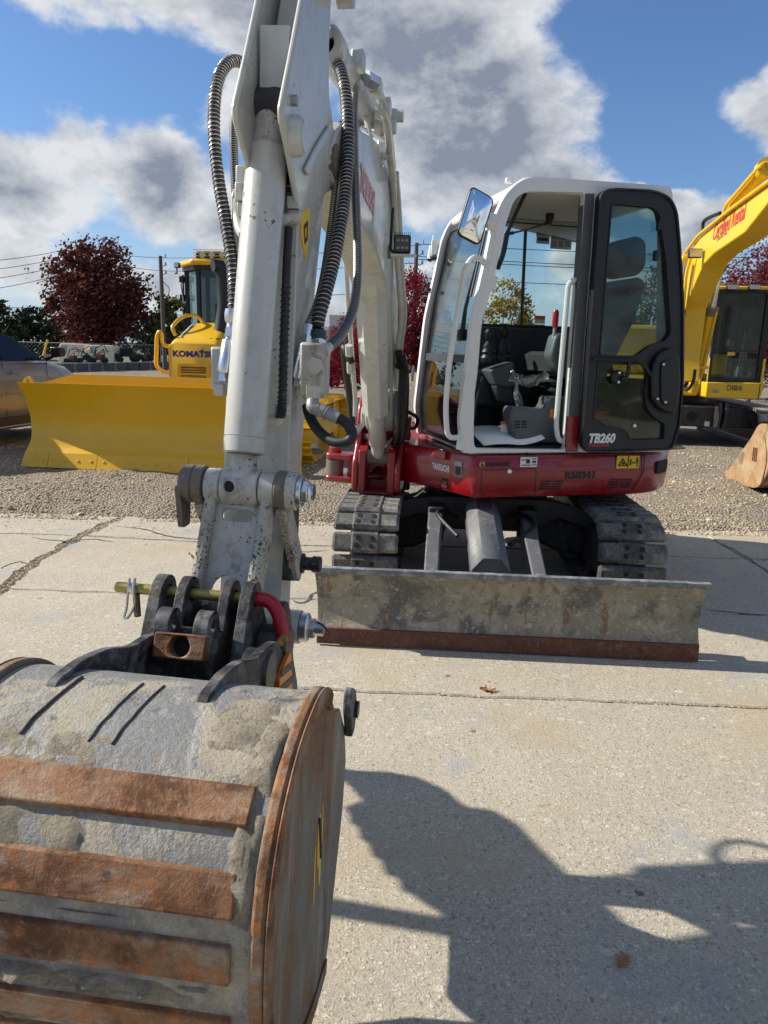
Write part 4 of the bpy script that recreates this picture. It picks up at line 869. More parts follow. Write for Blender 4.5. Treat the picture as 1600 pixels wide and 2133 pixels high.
# ------------------------------------------------------------------ yellow bulldozer
DF = Fr((-2.75, 8.78, 0), (-.109, -.994, 0)); dz = thing('bulldozer', DF.w((-1.6, 0, 0)), 'yellow bulldozer with wide angle blade facing the camera', 'bulldozer')
prof = [(.13, 1.045), (.02, .90), (-.06, .72), (-.09, .55), (-.075, .38), (-.02, .26), (.045, .19)]
pf = [(p.x, p.y) for p in smoothpath([Vector((x, z)) for x, z in prof], 4)]
hwid = lambda z: 1.735 + .045 * max(0, (.35 - z) / .35) + .02 * max(0, (z - .6))
b = MB(DF); n = len(pf)
b.add([(x, y * hwid(z), z) for x, z in pf for y in (-1, 1)] + [(x - .03, y * hwid(z), z) for x, z in pf for y in (-1, 1)],
      [(2 * i, 2 * i + 1, 2 * i + 3, 2 * i + 2) for i in range(n - 1)] + [(2 * n + 2 * i, 2 * n + 2 * i + 2, 2 * n + 2 * i + 3, 2 * n + 2 * i + 1) for i in range(n - 1)] +
      [(2 * i + e, 2 * i + 2 + e, 2 * n + 2 * i + 2 + e, 2 * n + 2 * i + e) for i in range(n - 1) for e in (0, 1)] + [(0, 1, 2 * n + 1, 2 * n), (2 * n - 2, 2 * n - 1, 4 * n - 1, 4 * n - 2)])
blade = b.build('blade', M['yellow'], dz, smooth=50)
for (y0, y1, lb) in ((-1.785, -1.44, 'end_bit'), (-1.436, -.80, 'cutting_edge'), (-.796, .36, 'cutting_edge'), (.364, 1.44, 'cutting_edge'), (1.444, 1.785, 'end_bit')):
    b = MB(DF); z1 = .19
    b.add([(.050, y0 * .985 if lb == 'end_bit' and y0 < 0 else y0, z1), (.050, y1 * (.985 if lb == 'end_bit' and y1 > 0 else 1), z1), (.135, y1, .01), (.135, y0, .01), (.025, y0 * .985 if lb == 'end_bit' and y0 < 0 else y0, z1), (.025, y1 * (.985 if lb == 'end_bit' and y1 > 0 else 1), z1), (.105, y1, .01), (.105, y0, .01)], [(0, 1, 2, 3), (4, 5, 6, 7), (0, 1, 5, 4), (1, 2, 6, 5), (2, 3, 7, 6), (3, 0, 4, 7)])
    b.build(lb, M['yellow'], blade, bevel=.004)
bm_ = MB(); bm_.lathe((0, 0, 0), (0, 0, .006), [(0, .020), (.004, .017), (.006, .008)], 10); bolt_me = mesh_of(bm_, 'plow_bolt', M['yellow'])
nrm = DF.d(Vector((.90, 0, .42)).normalized()); q = nrm.to_track_quat('Z', 'Y').to_matrix().to_4x4()
ys_ = [-1.66, -1.58, -1.50, -1.70 + .1] + [-1.38 + .168 * k for k in range(18)] + [1.50, 1.60, 1.68]
for k, y in enumerate(ys_):
    z = .10 if k != 3 else .155
    P = DF.w((.050 + (.19 - z) / .18 * .085 + .002, y, z)); inst(bolt_me, 'bolt', blade, Matrix.Translation(P) @ q)
b = MB(DF); b.prism([(-1.74, .98), (-1.12, 1.15), (1.30, 1.15), (1.74, .98)], -.10, -.07, 'yz'); b.build('spill_guard', M['yellow'], blade)
b = MB(DF); b.plate(roundpoly([(-1.72, 1.0), (-1.66, 1.11), (-1.60, 1.12), (-1.52, 1.0)], .03), [circ(-1.63, 1.055, .025, 10)], .05, .08, 'yz'); b.build('lifting_eye', M['yellow'], blade)
b = MB(DF)
for y in (-1.1, 1.1): b.box2((-2.6, y - .09, .30), (-.12, y + .09, .50))
b.box2((-.9, -.5, .40), (-.12, .5, .62)); b.build('push_frame', M['yellow'], dz, bevel=.02)
# hood
X0 = -1.95
def hsec(x, hw, zt, r, z0=.75): return [(x, y, z) for y, z in rrect(-hw, z0, hw, zt, r, 6)]
hy0 = DF.px(352, 760, 0, X0); hy1 = DF.px(459, 765, 0, X0); hc = (hy0.y + hy1.y) / 2; hh = (hy1.y - hy0.y) / 2
zt0 = DF.px(400, 712, 0, X0).z; zt1 = DF.px(420, 672, 0, X0 - .75).z
def hs(x, hw, zt, r): return [(x, hc + y, z) for y, z in rrect(-hw, .70, hw, zt, r, 6)]
b = MB(DF); b.loft([hs(X0, hh, zt0 - .03, .10), hs(X0 - .03, hh + .005, zt0 + .0, .12), hs(X0 - .10, hh + .005, zt0 + .045, .13), hs(X0 - .72, hh * .96, zt1 - .01, .22), hs(X0 - .8, hh * .95, zt1, .22), hs(X0 - 1.3, hh * .95, zt1, .22)])
hood = b.build('hood', M['yellow'], dz, smooth=45, bevel=.0)
g0 = DF.px(370, 757, 0, X0); g1 = DF.px(438, 790, 0, X0); b = MB(DF)
b.plate(rrect(g0.y, g1.z, g1.y, g0.z, .012), [rrect(g0.y + .05, g0.z - .135, g1.y - .05, g0.z - .04, .02), rrect(g0.y + .05, g0.z - .29, g1.y - .05, g0.z - .165, .02)], X0 + .002, X0 + .022, 'yz'); gr = b.build('grille', M['yellow'], hood, bevel=.004)
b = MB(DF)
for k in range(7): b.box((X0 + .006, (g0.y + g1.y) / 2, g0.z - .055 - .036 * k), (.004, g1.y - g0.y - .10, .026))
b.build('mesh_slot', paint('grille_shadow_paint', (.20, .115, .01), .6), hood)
for yy in (g0.y + .02, g1.y - .02): b = MB(DF); b.lathe((X0 + .02, yy, g0.z - .02), (X0 + .035, yy, g0.z - .02), [(0, .013), (.015, .009)], 8); b.build('grille_bolt', M['zinc'], hood)
t0 = DF.px(360, 742, 0, X0 + .004); t1 = DF.px(448, 742, 0, X0 + .004); zz = t0.z; hgt = .083
L_ = text('KOMATSU', 'lettering', M['inkblue'], hood, DF.w((X0 + .004, t0.y, zz)), DF.y, DF.x, .115, width=t1.y - t0.y, bold=.006)
yt = t0.y + (t1.y - t0.y) * .685; b = MB(DF); b.prism([(yt - .012, zz + .085), (yt + .022, zz + .085), (yt + .030, zz + .108), (yt - .004, zz + .108)], X0 + .004, X0 + .006, 'yz'); b.build('letter_mark', M['inkblue'], hood)
for (u, v) in ((369, 707), (381, 707), (373, 703), (440, 708), (452, 708), (455, 704)):
    P = DF.px(u, v, 0, X0 - .12); b = MB(DF); b.cyl((P.x, P.y, zt0 + .047), (P.x, P.y, zt0 + .062), .012, .010, 8); b.build('hood_bolt', M['hole'], hood)
v0 = DF.px(388, 690, 0, X0 - .45)
b = MB(DF); b.add([(X0 - .14, hc - hh * .80, zt0 + .035), (X0 - .14, hc - hh * .62, zt0 + .075), (X0 - .66, hc - hh * .62, zt1 - .01), (X0 - .66, hc - hh * .80, zt1 - .06)], [(0, 1, 2, 3)]); b.build('side_light_strip', M['decal_g'], hood, smooth=0)
# exhaust / air intake stack
S0 = DF.px(462, 700, 0, X0 - .55); S1 = DF.px(470, 640, 0, X0 - .55); S2 = DF.px(468, 580, 0, X0 - .55); S3 = DF.px(459, 556, 0, X0 - .55)
b = MB(DF); b.tube([S0, S0.lerp(S1, .25), S1, S2, Vector((S3.x + .04, S3.y - .01, S3.z + .02)), Vector((S3.x + .10, S3.y - .08, S3.z + .01))], [.15, .125, .12, .115, .105, .095], 18); st_ = b.build('exhaust_stack', M['black'], dz)
b = MB(DF); b.lathe((S0.x, S0.y, S0.z - .10), (S0.x, S0.y, S0.z + .06), [(0, .22), (.05, .20), (.06, .15), (.16, .14)], 18); b.build('stack_base', M['black'], st_)
# cab: a front window between two angled corner windows
XC = X0 - 1.25
def cp(u, v, x): return DF.px(u, v, 0, x)
cl, cr = cp(414, 600, XC).y, cp(482, 600, XC).y; ctop, cbot = cp(440, 562, XC).z, cp(440, 700, XC).z
wl = cp(389, 600, XC - .40).y; wr = cr + (cl - wl)
outl = [(XC, cl), (XC, cr), (XC - .42, wr), (XC - 1.4, wr), (XC - 1.4, wl), (XC - .42, wl)]
b = MB(DF); b.prism([(x * 1.0, y) for x, y in outl], cbot - .62, cbot - .5, 'xy'); cb = b.build('cab_base', M['black'], dz)
for (x, y) in outl: b = MB(DF); b.box2((x - .03, y - .03, cbot - .498), (x + .03, y + .03, ctop)); b.build('cab_post', M['black'], cb)
for i in range(6):
    a, c_ = outl[i], outl[(i + 1) % 6]
    w_ = MB(DF); w_.add([(a[0], a[1], cbot - .5), (c_[0], c_[1], cbot - .5), (c_[0], c_[1], ctop), (a[0], a[1], ctop)], [(0, 1, 2, 3)]); w_.build('cab_window', M['glass_d'] if i == 0 else M['glass_t'], cb, smooth=0)
b = MB(DF); b.prism([(x * 1.0 + (.06 if x > XC - 1 else -.06), y + (.05 if y > (cl + cr) / 2 else -.05)) for x, y in outl], ctop + .002, ctop + .06, 'xy'); b.build('roof_frame', M['black'], dz)
b = MB(DF); b.prism([(x + (.16 if x > XC - 1 else -.1), y + (.06 if y > (cl + cr) / 2 else -.06)) for x, y in outl], ctop + .062, ctop + .15, 'xy'); b.build('cab_roof', M['yellow'], dz, bevel=.03)
b = MB(DF); zz = ctop + .15
b.box2((XC - .1, cl + .0, zz + .003), (XC + .10, cr, zz + .12)); b.build('roof_light_housing', M['black'], dz, bevel=.02)
for k in range(4): b = MB(DF); b.tube([(XC + .13, cl - .02, zz + .0 + k * .045), (XC + .13, cr + .02, zz + .0 + k * .045)], .007, 5); b.build('light_guard_bar', M['yellow'], dz)
for yy in (cl + .12, (cl + cr) / 2, cr - .1): b = MB(DF); b.lathe((XC + .06, yy, zz + .06), (XC + .12, yy, zz + .06), [(0, .06), (.04, .055), (.06, .045)], 12); b.build('roof_light', M['lamp'], dz)
b = MB(DF); b.prism([(cl - .1, ctop + .16), (cr + .02, ctop + .16), (cr - .1, ctop + .20), (cl + .1, ctop + .20)], XC - .9, XC - .12, 'yz'); b.build('roof_vent', M['yellow'], dz)
b = MB(DF); b.box2((XC - .9, cl + .1, cbot - .3), (XC - .4, cr - .1, cbot + .55)); b.box2((XC - .85, cl + .2, cbot + .55), (XC - .7, cr - .2, cbot + .85)); b.build('seat', M['seat'], dz, bevel=.05)
p = cp(371, 556, XC); b = MB(DF); b.tube(fillet([(XC, wl - .03, ctop + .05), (XC, p.y - .02, ctop + .05), (XC, p.y - .02, p.z - .10), (XC, wl - .03, p.z - .10)], .01, 2), .012, 6); b.build('lamp_bracket', M['black'], dz)
b = MB(DF); b.box((XC + .03, p.y, p.z + .02), (.08, .09, .08)); lm = b.build('work_lamp', M['black'], dz, bevel=.012)
b = MB(DF); b.box((XC + .075, p.y, p.z + .02), (.01, .07, .06)); b.build('lens', M['lamp'], lm)
b = MB(DF); yy = wl - .05; b.tube([(XC - .38, yy, ctop - .05), (XC - .38, yy, cbot - .2)], .018, 6)
for z_ in (ctop - .12, (ctop + cbot) / 2 + .1, cbot - .05): b.box((XC - .38, yy - .02, z_), (.06, .07, .10))
b.build('cab_hinge', M['black'], dz)
b = MB(DF); b.tube(fillet([(XC - .2, wl + .02, (ctop + cbot) / 2 + .3), (XC - .2, wl - .02, (ctop + cbot) / 2 + .32), (XC - .2, wl + .02, (ctop + cbot) / 2)], .03), .012, 6); b.build('door_handle', M['galv'], dz)
# yellow hand rails
def rail(pts, r, name='hand_rail', x=X0 - .25): b = MB(DF); b.tube(fillet([DF.px(u, v, 0, x + dx) for u, v, dx in pts], .10, 4), r, 8); return b.build(name, M['yellow'], dz)
rail(((366, 699, .0), (357, 682, 0), (374, 663, -.15), (394, 656, -.3), (410, 657, -.4), (423, 671, -.5)), .026)
rail(((353, 721, -.1), (343, 720, -.1), (337, 712, -.1), (337, 695, -.1), (332, 690, -.1), (327, 700, -.1), (325, 762, -.1), (337, 774, -.1), (354, 776, -.1)), .030)
# crawler tracks with yellow shoes
for yc in (-1.35, 1.42):
    tr = MB(DF); fr_ = MB(DF); R_ = .36
    fr_.box2((-3.4, yc - .12, .2), (-1.3, yc + .12, .55)); fr_.lathe((-1.25, yc - .14, .38), (-1.25, yc + .14, .38), [(0, .2), (.02, .31), (.26, .31), (.28, .2)], 22); fr_.lathe((-3.5, yc - .14, .40), (-3.5, yc + .14, .40), [(0, .2), (.02, .33), (.26, .33), (.28, .2)], 22)
    tf = fr_.build('track_frame', M['yellow'], dz)
    sm = MB(); sm.box((0, 0, 0), (.158, .51, .022)); sm.prism([(-.01, .012), (.012, .012), (.006, .06), (-.004, .06)], -.255, .255); me = mesh_of(sm, 'track_shoe', M['yellow_exc'])
    per = []; Ls = 2.25; n_s = 40; tot = 2 * Ls + 2 * pi * R_
    for k in range(n_s):
        d = tot * k / n_s
        if d < Ls: P, a = (-3.5 + d, .38 + R_), 0
        elif d < Ls + pi * R_: t_ = (d - Ls) / R_; P, a = (-1.25 + R_ * sin(t_), .38 + R_ * cos(t_)), t_
        elif d < 2 * Ls + pi * R_: P, a = (-1.25 - (d - Ls - pi * R_), .38 - R_), pi
        else: t_ = (d - 2 * Ls - pi * R_) / R_; P, a = (-3.5 - R_ * sin(t_), .38 - R_ * cos(t_)), pi + t_
        mw = DF.mat() @ Matrix.Translation((P[0], yc, P[1])) @ Matrix.Rotation(a, 4, 'Y'); inst(me, 'track_shoe', tf, mw)

# ------------------------------------------------------------------ yellow crawler excavator on the right
_f = Vector((-.12, -.993, 0)); EF = Fr((5.45, 13.0, 0), _f); ye = thing('yellow_excavator', EF.w((-.8, .6, 0)), 'yellow excavator on dusty tracks parked at the right edge', 'excavator')
WB, YB = .17, -.45
def ep(u, v, y): q = EF.px(u, v, 1, y); return (q.x, q.z)
up_ = [(1640, 358), (1600, 382), (1522, 439), (1462, 489), (1446, 507), (1437, 550), (1417, 642), (1400, 745), (1396, 790)]
lo_ = [(1640, 395), (1600, 423), (1551, 485), (1487, 528), (1466, 550), (1451, 582), (1426, 642), (1412, 745), (1412, 795)]
U_ = [ep(u, v, YB - WB) for u, v in up_]; L2 = [ep(u, v, YB - WB) for u, v in lo_]
xt, zt = U_[0]; U_ = [(xt + 1.1, zt + .05), (xt + .6, zt + .12)] + U_; L2 = [(L2[0][0] + 1.0, zt - .12), (L2[0][0] + .5, L2[0][1] + .0)] + L2
b = MB(EF); b.prism(U_ + L2[::-1], YB - WB, YB + WB); boom2 = b.build('boom', M['yellow_exc'], ye, bevel=.02)
xtip, ztip = U_[0][0] - .1, zt - .02
bk = [ep(u, v, -.52) for u, v in ((1503, 1000), (1576, 881))]
# arm and bucket
BX = bk[1][0]
b = MB(EF); b.prism([(xtip + .12, ztip + .28), (xtip - .2, ztip + .1), (BX + .15, .95), (BX + .45, .80), (xtip + .35, ztip - .2)], -.42, -.16); b.build('arm', M['yellow_exc'], ye, bevel=.02)
b = MB(EF); b.cyl((xtip, YB - .2, ztip), (xtip, YB + .3, ztip), .09); b.build('arm_pin', M['galv'], ye)
tip, top = bk
prof = [(tip[0], tip[1] + .01), (top[0] - .1, top[1] - .18), (top[0] + .06, top[1]), (top[0] + .30, top[1] + .02), (top[0] + .52, top[1] - .25), (top[0] + .52, top[1] - .52), (top[0] + .35, .10), (top[0] + .05, .015), (tip[0] + .3, .012)]
sidep = roundpoly(prof, .10, 4)
bb = MB(EF); bb.prism(sidep, -.52, -.49); buk = bb.build('bucket', M['tanbucket'], ye, bevel=.008)
bb = MB(EF); bb.prism(sidep, .55, .58); bb.build('side_plate', M['tanbucket'], buk, bevel=.008)
bb = MB(EF); i2 = inset(sidep, .03); m_ = len(sidep)
seg = [k for k in range(m_)]
shell = sidep[8:]; shi = i2[8:]; poly = shell + shi[::-1]
bb.prism(poly, -.487, .547); bb.build('shell', M['tanbucket'], buk)
bb = MB(EF); cx_, cz_ = top[0] + .12, top[1] - .36
wp = roundpoly([(cx_ - .34, .06), (cx_ - .12, cz_ + .20), (cx_ + .16, cz_ + .28), (cx_ + .36, cz_ + .0), (cx_ + .30, .10), (cx_ + .05, .03)], .12, 4); bb.prism(wp, -.536, -.521); bb.build('wear_plate', M['tanbucket'], buk, bevel=.006)
for k in range(3): bb = MB(EF); x = cx_ - .04 + k * .05; bb.tube([(x, -.540, cz_ + .08), (x + .01, -.540, cz_ - .08)], .008, 5); bb.build('weld_mark', M['rust_dark'], buk)
for k in range(5): bb = MB(EF); y = -.42 + k * .225; bb.prism([(tip[0] + .06, .03), (tip[0] - .16, .01), (tip[0] - .16, .03), (tip[0] + .06, .10)], y - .04, y + .04); bb.build('tooth', M['tanbucket'], buk, bevel=.008)
# lettering on the boom side
def epw(u, v): q = EF.px(u, v, 1, YB - WB - .003); return EF.w(q)
A_ = epw(1484, 502); B_ = epw(1551, 455)
Lx = B_ - A_; L_ = text('Certified Rental', 'lettering', M['inkred'], boom2, A_, Lx, -EF.y, .30, width=Lx.length, bold=.004, shear=.2)
A_ = epw(1492, 504); B_ = epw(1513, 489); text('1-800-867-7100', 'phone_number', M['inkgrey'], boom2, A_, B_ - A_, -EF.y, .065, width=(B_ - A_).length)
# arm cylinder and pipes along the boom top
c0 = EF.px(1528, 428, 1, YB); c1 = EF.px(1594, 352, 1, YB); dd = (c1 - c0)
b = MB(EF); b.tube([c0, c0 + dd * 1.0], .085, 16); cy = b.build('arm_cylinder', M['yellow_exc'], ye)
b = MB(EF); b.tube([c0 + dd * .96, c0 + dd * 1.06], .12, 16); b.build('cylinder_head', M['yellow_exc'], cy)
b = MB(EF); b.tube([c1, c1 + dd * .8], .045, 12); b.build('rod', M['chrome'], cy)
for off in (.0, .10): b = MB(EF); b.tube(fillet([EF.px(1505, 452, 1, YB - .12 + off), EF.px(1512, 428, 1, YB - .12 + off), EF.px(1560, 372, 1, YB - .12 + off), EF.px(1585, 344, 1, YB - .1 + off), EF.px(1600, 338, 1, YB + off)], .1), .024, 8); b.build('steel_pipe', M['yellow_exc'], ye)
b = MB(EF); b.tube(smoothpath([EF.px(1463, 482, 1, YB - .05), EF.px(1466, 462, 1, YB - .05), EF.px(1480, 452, 1, YB - .05), EF.px(1500, 444, 1, YB - .05)], 5), .028, 8); b.build('hose', M['rubber'], ye)
b = MB(EF); b.tube(fillet([EF.px(u, v, 1, YB - WB - .03) for u, v in ((1640, 352), (1590, 386), (1520, 438), (1455, 490), (1444, 505), (1425, 530), (1419, 560), (1416, 580))], .15), .026, 8); b.build('steel_pipe', M['yellow_exc'], ye)
for (u, v) in ((1440, 533), (1432, 545), (1420, 540)): P = EF.px(u, v, 1, YB - WB - .08); b = MB(EF); b.tube(fillet([P, P + Vector((-.05, -.03, -.25)), P + Vector((-.12, 0, -.7)), P + Vector((-.14, 0, -1.1))], .1), .026, 8); b.build('steel_pipe', M['yellow_exc'], ye)
P = EF.px(1448, 528, 1, YB - WB - .12); b = MB(EF); b.box(P, (.10, .19, .13)); lm = b.build('boom_lamp', M['black'], ye, bevel=.015)
b = MB(EF); b.box(P + Vector((.052, 0, 0)), (.01, .165, .105)); b.build('lens', M['lamp'], lm)
P = EF.px(1430, 542, 1, YB - WB - .03); b = MB(EF); b.lathe(P + Vector((0, -.10, 0)), P + Vector((0, .05, 0)), [(0, .07), (.02, .09), (.15, .09)], 16); b.build('pivot_boss', M['yellow_exc'], ye)
# lift cylinders
for (a, c_, e_, y) in (((1443, 815), (1484, 640), (1503, 545), YB + .27), ((1399, 830), (1415, 645), (1432, 545), YB - .27)):
    p0, p1, p2 = EF.px(*a, 1, y), EF.px(*c_, 1, y), EF.px(*e_, 1, y)
    b = MB(EF); b.tube([p0, p1], .088, 18); cy = b.build('lift_cylinder', M['yellow_exc'], ye)
    d_ = (p1 - p0).normalized(); b = MB(EF); b.tube([p1 - d_ * .12, p1], .105, 18); b.build('cylinder_head', M['cast'], cy)
    b = MB(EF); b.tube([p1, p2], .045, 12); b.build('rod', M['chrome'], cy)
    b = MB(EF); b.tube([p0.lerp(p1, .1) + Vector((.11, .05, 0)), p0.lerp(p1, .95) + Vector((.11, .05, 0))], .018, 6); b.build('feed_pipe', M['yellow_exc'], cy)
    b = MB(EF); b.box(p0.lerp(p1, .30) + Vector((.05, 0, 0)), (.16, .26, .05)); b.box(p0.lerp(p1, .34) + Vector((.09, -.1, 0)), (.06, .07, .12)); b.build('pipe_clamp', M['yellow_exc'], cy, bevel=.01)
# revolving frame, cab
fx = .55
def fp(u, v, x=fx): q = EF.px(u, v, 0, x); return (q.y, q.z)
y0, zb = fp(1469, 828); y1, zt_ = fp(1591, 800); 
b = MB(EF); b.prism(roundpoly([(y0, zb), (y1 - .02, zb), (y1 + .02, zt_ + .02), (y0, zt_ + .005)], [.03, .08, .02, .02]), fx - 2.4, fx, 'yz'); b.build('side_skirt', M['yellow_exc'], ye, bevel=.02)
a_ = fp(1513, 813); c_ = fp(1544, 813); text('C1430-N', 'number', M['ink'], ye, EF.w((fx + .003, a_[0], a_[1])), EF.y, EF.x, .13, width=c_[0] - a_[0], bold=.002)
b = MB(EF); yd = fp(1582, 812)[0]; b.box((fx + .001, yd, (zb + zt_) / 2), (.006, .012, zt_ - zb)); b.build('panel_gap', M['hole'], ye)
P = fp(1491, 815); b = MB(EF); b.box((fx + .002, P[0], P[1]), (.004, .09, .055)); b.build('plate', M['block'], ye)
b = MB(EF); b.box2((fx - 2.5, y0 - 1.9, zb + .0), (fx - .35, y0 - .02, zt_ + .05)); b.build('revolving_frame', M['yellow_exc'], ye, bevel=.03)
b = MB(EF); b.box2((fx - 3.4, y0 - 1.95, zt_ + .06), (fx - 1.9, y1, zt_ + 1.0)); b.build('engine_cover', M['yellow_exc'], ye, bevel=.08)
for yy in (YB - .22, YB + .19): b = MB(EF); b.prism(roundpoly([(-.35, zt_ - .1), (.28, zt_ - .1), (.20, zt_ + .28), (-.02, zt_ + .42), (-.3, zt_ + .3)], .1), yy - .025 + .03, yy + .025 + .03); b.build('boom_bracket', M['yellow_exc'], ye, bevel=.01)
for k, (du, dv) in enumerate(((0, 0), (12, 2))): b = MB(EF); b.tube(smoothpath([EF.px(1413 + du, 805, 1, YB), EF.px(1420 + du, 812, 1, YB), EF.px(1432 + du, 795, 1, YB + .05), EF.px(1436 + du, 770, 1, YB + .07)], 5), .026, 8); b.build('hose', M['rubber'], ye)
ctz = fp(1540, 604, fx - .1)[1]; cx0 = fp(1484, 700, fx - .1)[0]; cx1 = fp(1596, 700, fx - .1)[0]; czb = fp(1500, 797, fx - .1)[1]
b = MB(EF); opn = [rrect(fp(1489, 700, fx - .1)[0], fp(1540, 790, fx - .1)[1], fp(1586, 700, fx - .1)[0], fp(1540, 609, fx - .1)[1], .06)]
b.plate(roundpoly([(cx0, czb), (cx1, czb), (cx1, ctz), (cx0, ctz)], [.02, .02, .08, .08]), opn, fx - .14, fx - .06, 'yz'); cf = b.build('cab_frame', M['black'], ye, bevel=.01)
mid = fp(1540, 731, fx - .1)[1]
b = MB(EF); o = opn[0]; ymin = min(p[0] for p in o); ymax = max(p[0] for p in o); zmin = min(p[1] for p in o); zmax = max(p[1] for p in o)
b.box2((fx - .11, ymin, mid + .012), (fx - .10, ymax, zmax)); b.build('front_window', M['glass_t'], cf)
b = MB(EF); b.box2((fx - .11, ymin, zmin), (fx - .10, ymax, mid - .012)); b.build('lower_window', M['glass_t'], cf)
b = MB(EF); b.box2((fx - .12, ymin, mid - .012), (fx - .09, ymax, mid + .012)); b.build('window_bar', M['black'], cf)
ylw = fp(1478, 745, fx - .1)[0]; zlw = fp(1478, 745, fx - .1)[1]
b = MB(EF); b.box2((fx - .055, cx0 - .01, czb), (fx - .02, ymin - .06, zlw)); b.box2((fx - .055, ymax + .06, czb), (fx - .02, cx1 + .02, zlw)); b.box2((fx - .055, ymin - .06, czb), (fx - .02, ymax + .06, zmin - .06)); b.build('cab_lower_panel', M['yellow_exc'], ye, bevel=.008)
b = MB(EF)
for yy in (cx0, cx1 - .05): 
    b.box2((fx - 1.5, yy, czb + .7), (fx - .15, yy + .05, czb + .75)); b.box2((fx - 1.5, yy, czb), (fx - 1.42, yy + .05, ctz - .003)); b.box2((fx - .8, yy, czb), (fx - .74, yy + .05, ctz - .003))
b.box2((fx - 1.5, cx0, ctz - .06), (fx - .15, cx1, ctz - .004)); b.box2((fx - 1.5, cx0, czb), (fx - .15, cx1, czb + .1)); b.build('cab_shell', M['black'], ye)
for yy in (cx0 + .02, cx1 - .03): b = MB(EF); b.box2((fx - 1.42, yy, czb + .75), (fx - .15, yy + .008, ctz - .06)); b.build('side_window', M['glass_t'], ye)
b = MB(EF); b.box2((fx - 1.46, cx0 + .05, czb + .75), (fx - 1.452, cx1 - .05, ctz - .06)); b.build('rear_window', M['glass_t'], ye)
b = MB(EF); b.box((fx - .95, (cx0 + cx1) / 2 - .08, czb + .55), (.5, .5, .16)); b.box((fx - 1.2, (cx0 + cx1) / 2 - .08, czb + .95), (.14, .48, .75)); b.build('seat', M['dgrey'], ye, bevel=.05)
for yy in (-.3, .22): b = MB(EF); b.tube([(fx - .55, (cx0 + cx1) / 2 + yy, czb + .1), (fx - .5, (cx0 + cx1) / 2 + yy, czb + .7), (fx - .45, (cx0 + cx1) / 2 + yy, czb + .85)], [.05, .018, .03], 8); b.build('control_lever', M['galv'], ye)
b = MB(EF); P = fp(1523, 737, fx - .09); b.box((fx - .085, P[0], P[1]), (.006, .12, .055)); b.build('window_sticker', M['decal_y'], ye)
b = MB(EF); b.box2((fx - 1.55, cx0 - .02, ctz + .003), (fx - .05, cx1 + .02, ctz + .06)); b.build('cab_roof', M['yellow_exc'], ye, bevel=.02)
for u in (1526, 1572): P = fp(u, 598, fx); b = MB(EF); b.box((fx - .02, P[0], P[1]), (.10, .17, .085)); lm = b.build('roof_lamp', M['black'], ye, bevel=.012); c = MB(EF); c.box((fx + .032, P[0], P[1]), (.008, .15, .07)); c.build('lens', M['lamp'], lm)
# undercarriage with dozer stub, tracks
b = MB(EF); uz1 = zb - .10; b.box2((-1.2, y0 - 1.35, uz1 - .42), (.35, y1 + .1, uz1 - .06)); b.build('undercarriage_frame', M['black_dirty'], ye, bevel=.03)
b = MB(EF); b.lathe((-.9, y0 - .1, uz1 - .05), (-.9, y0 - .1, zb + .02), [(0, .55), (.2, .55)], 30); b.build('slew_ring', M['black_dirty'], ye)
for u in (1497, 1510): q0 = fp(u, 838, .42); b = MB(EF); b.prism(roundpoly([(.3, uz1 - .42), (.55, uz1 - .42), (.60, uz1 - .1), (.5, uz1 + .06), (.36, uz1 + .02)], .06), q0[0] - .03, q0[0] + .03); b.build('frame_lug', M['black_dirty'], ye, bevel=.01)
q0 = fp(1441, 868, .36); b = MB(EF); b.cyl((.352, q0[0], q0[1]), (.354, q0[0], q0[1]), .09, n=20); b.build('frame_hole', M['hole'], ye)
for u, v in ((1412, 882), (1473, 883)): q0 = fp(u, v, .36); b = MB(EF); b.box((.354, q0[0], q0[1]), (.006, .085, .085)); b.build('plate', M['vinyl'], ye)
sm = MB(); sm.prism(roundpoly([(-.082, -.02), (.082, -.02), (.075, .035), (-.075, .035)], .015, 2), -.25, .25); me2 = mesh_of(sm, 'track_pad', M['track_top'])
for yc in (y1 + .12, y0 - 1.55):
    R_ = .33; xa, xb = -2.2, .62; tf = MB(EF); tf.box2((xa, yc - .14, .15), (xb, yc + .14, .5)); tf.lathe((xb, yc - .12, .36), (xb, yc + .12, .36), [(0, .2), (.02, .29), (.22, .29), (.24, .2)], 20); tf = tf.build('track_frame', M['black_dirty'], ye)
    Ls = xb - xa; tot = 2 * Ls + 2 * pi * R_; n_s = 42
    for k in range(n_s):
        d = tot * k / n_s
        if d < Ls: P, a = (xa + d, .36 + R_), 0
        elif d < Ls + pi * R_: t_ = (d - Ls) / R_; P, a = (xb + R_ * sin(t_), .36 + R_ * cos(t_)), t_
        elif d < 2 * Ls + pi * R_: P, a = (xb - (d - Ls - pi * R_), .36 - R_), pi
        else: t_ = (d - 2 * Ls - pi * R_) / R_; P, a = (xa - R_ * sin(t_), .36 - R_ * cos(t_)), pi + t_
        inst(me2, 'track_pad', tf, EF.mat() @ Matrix.Translation((P[0], yc, P[1])) @ Matrix.Rotation(a, 4, 'Y'))
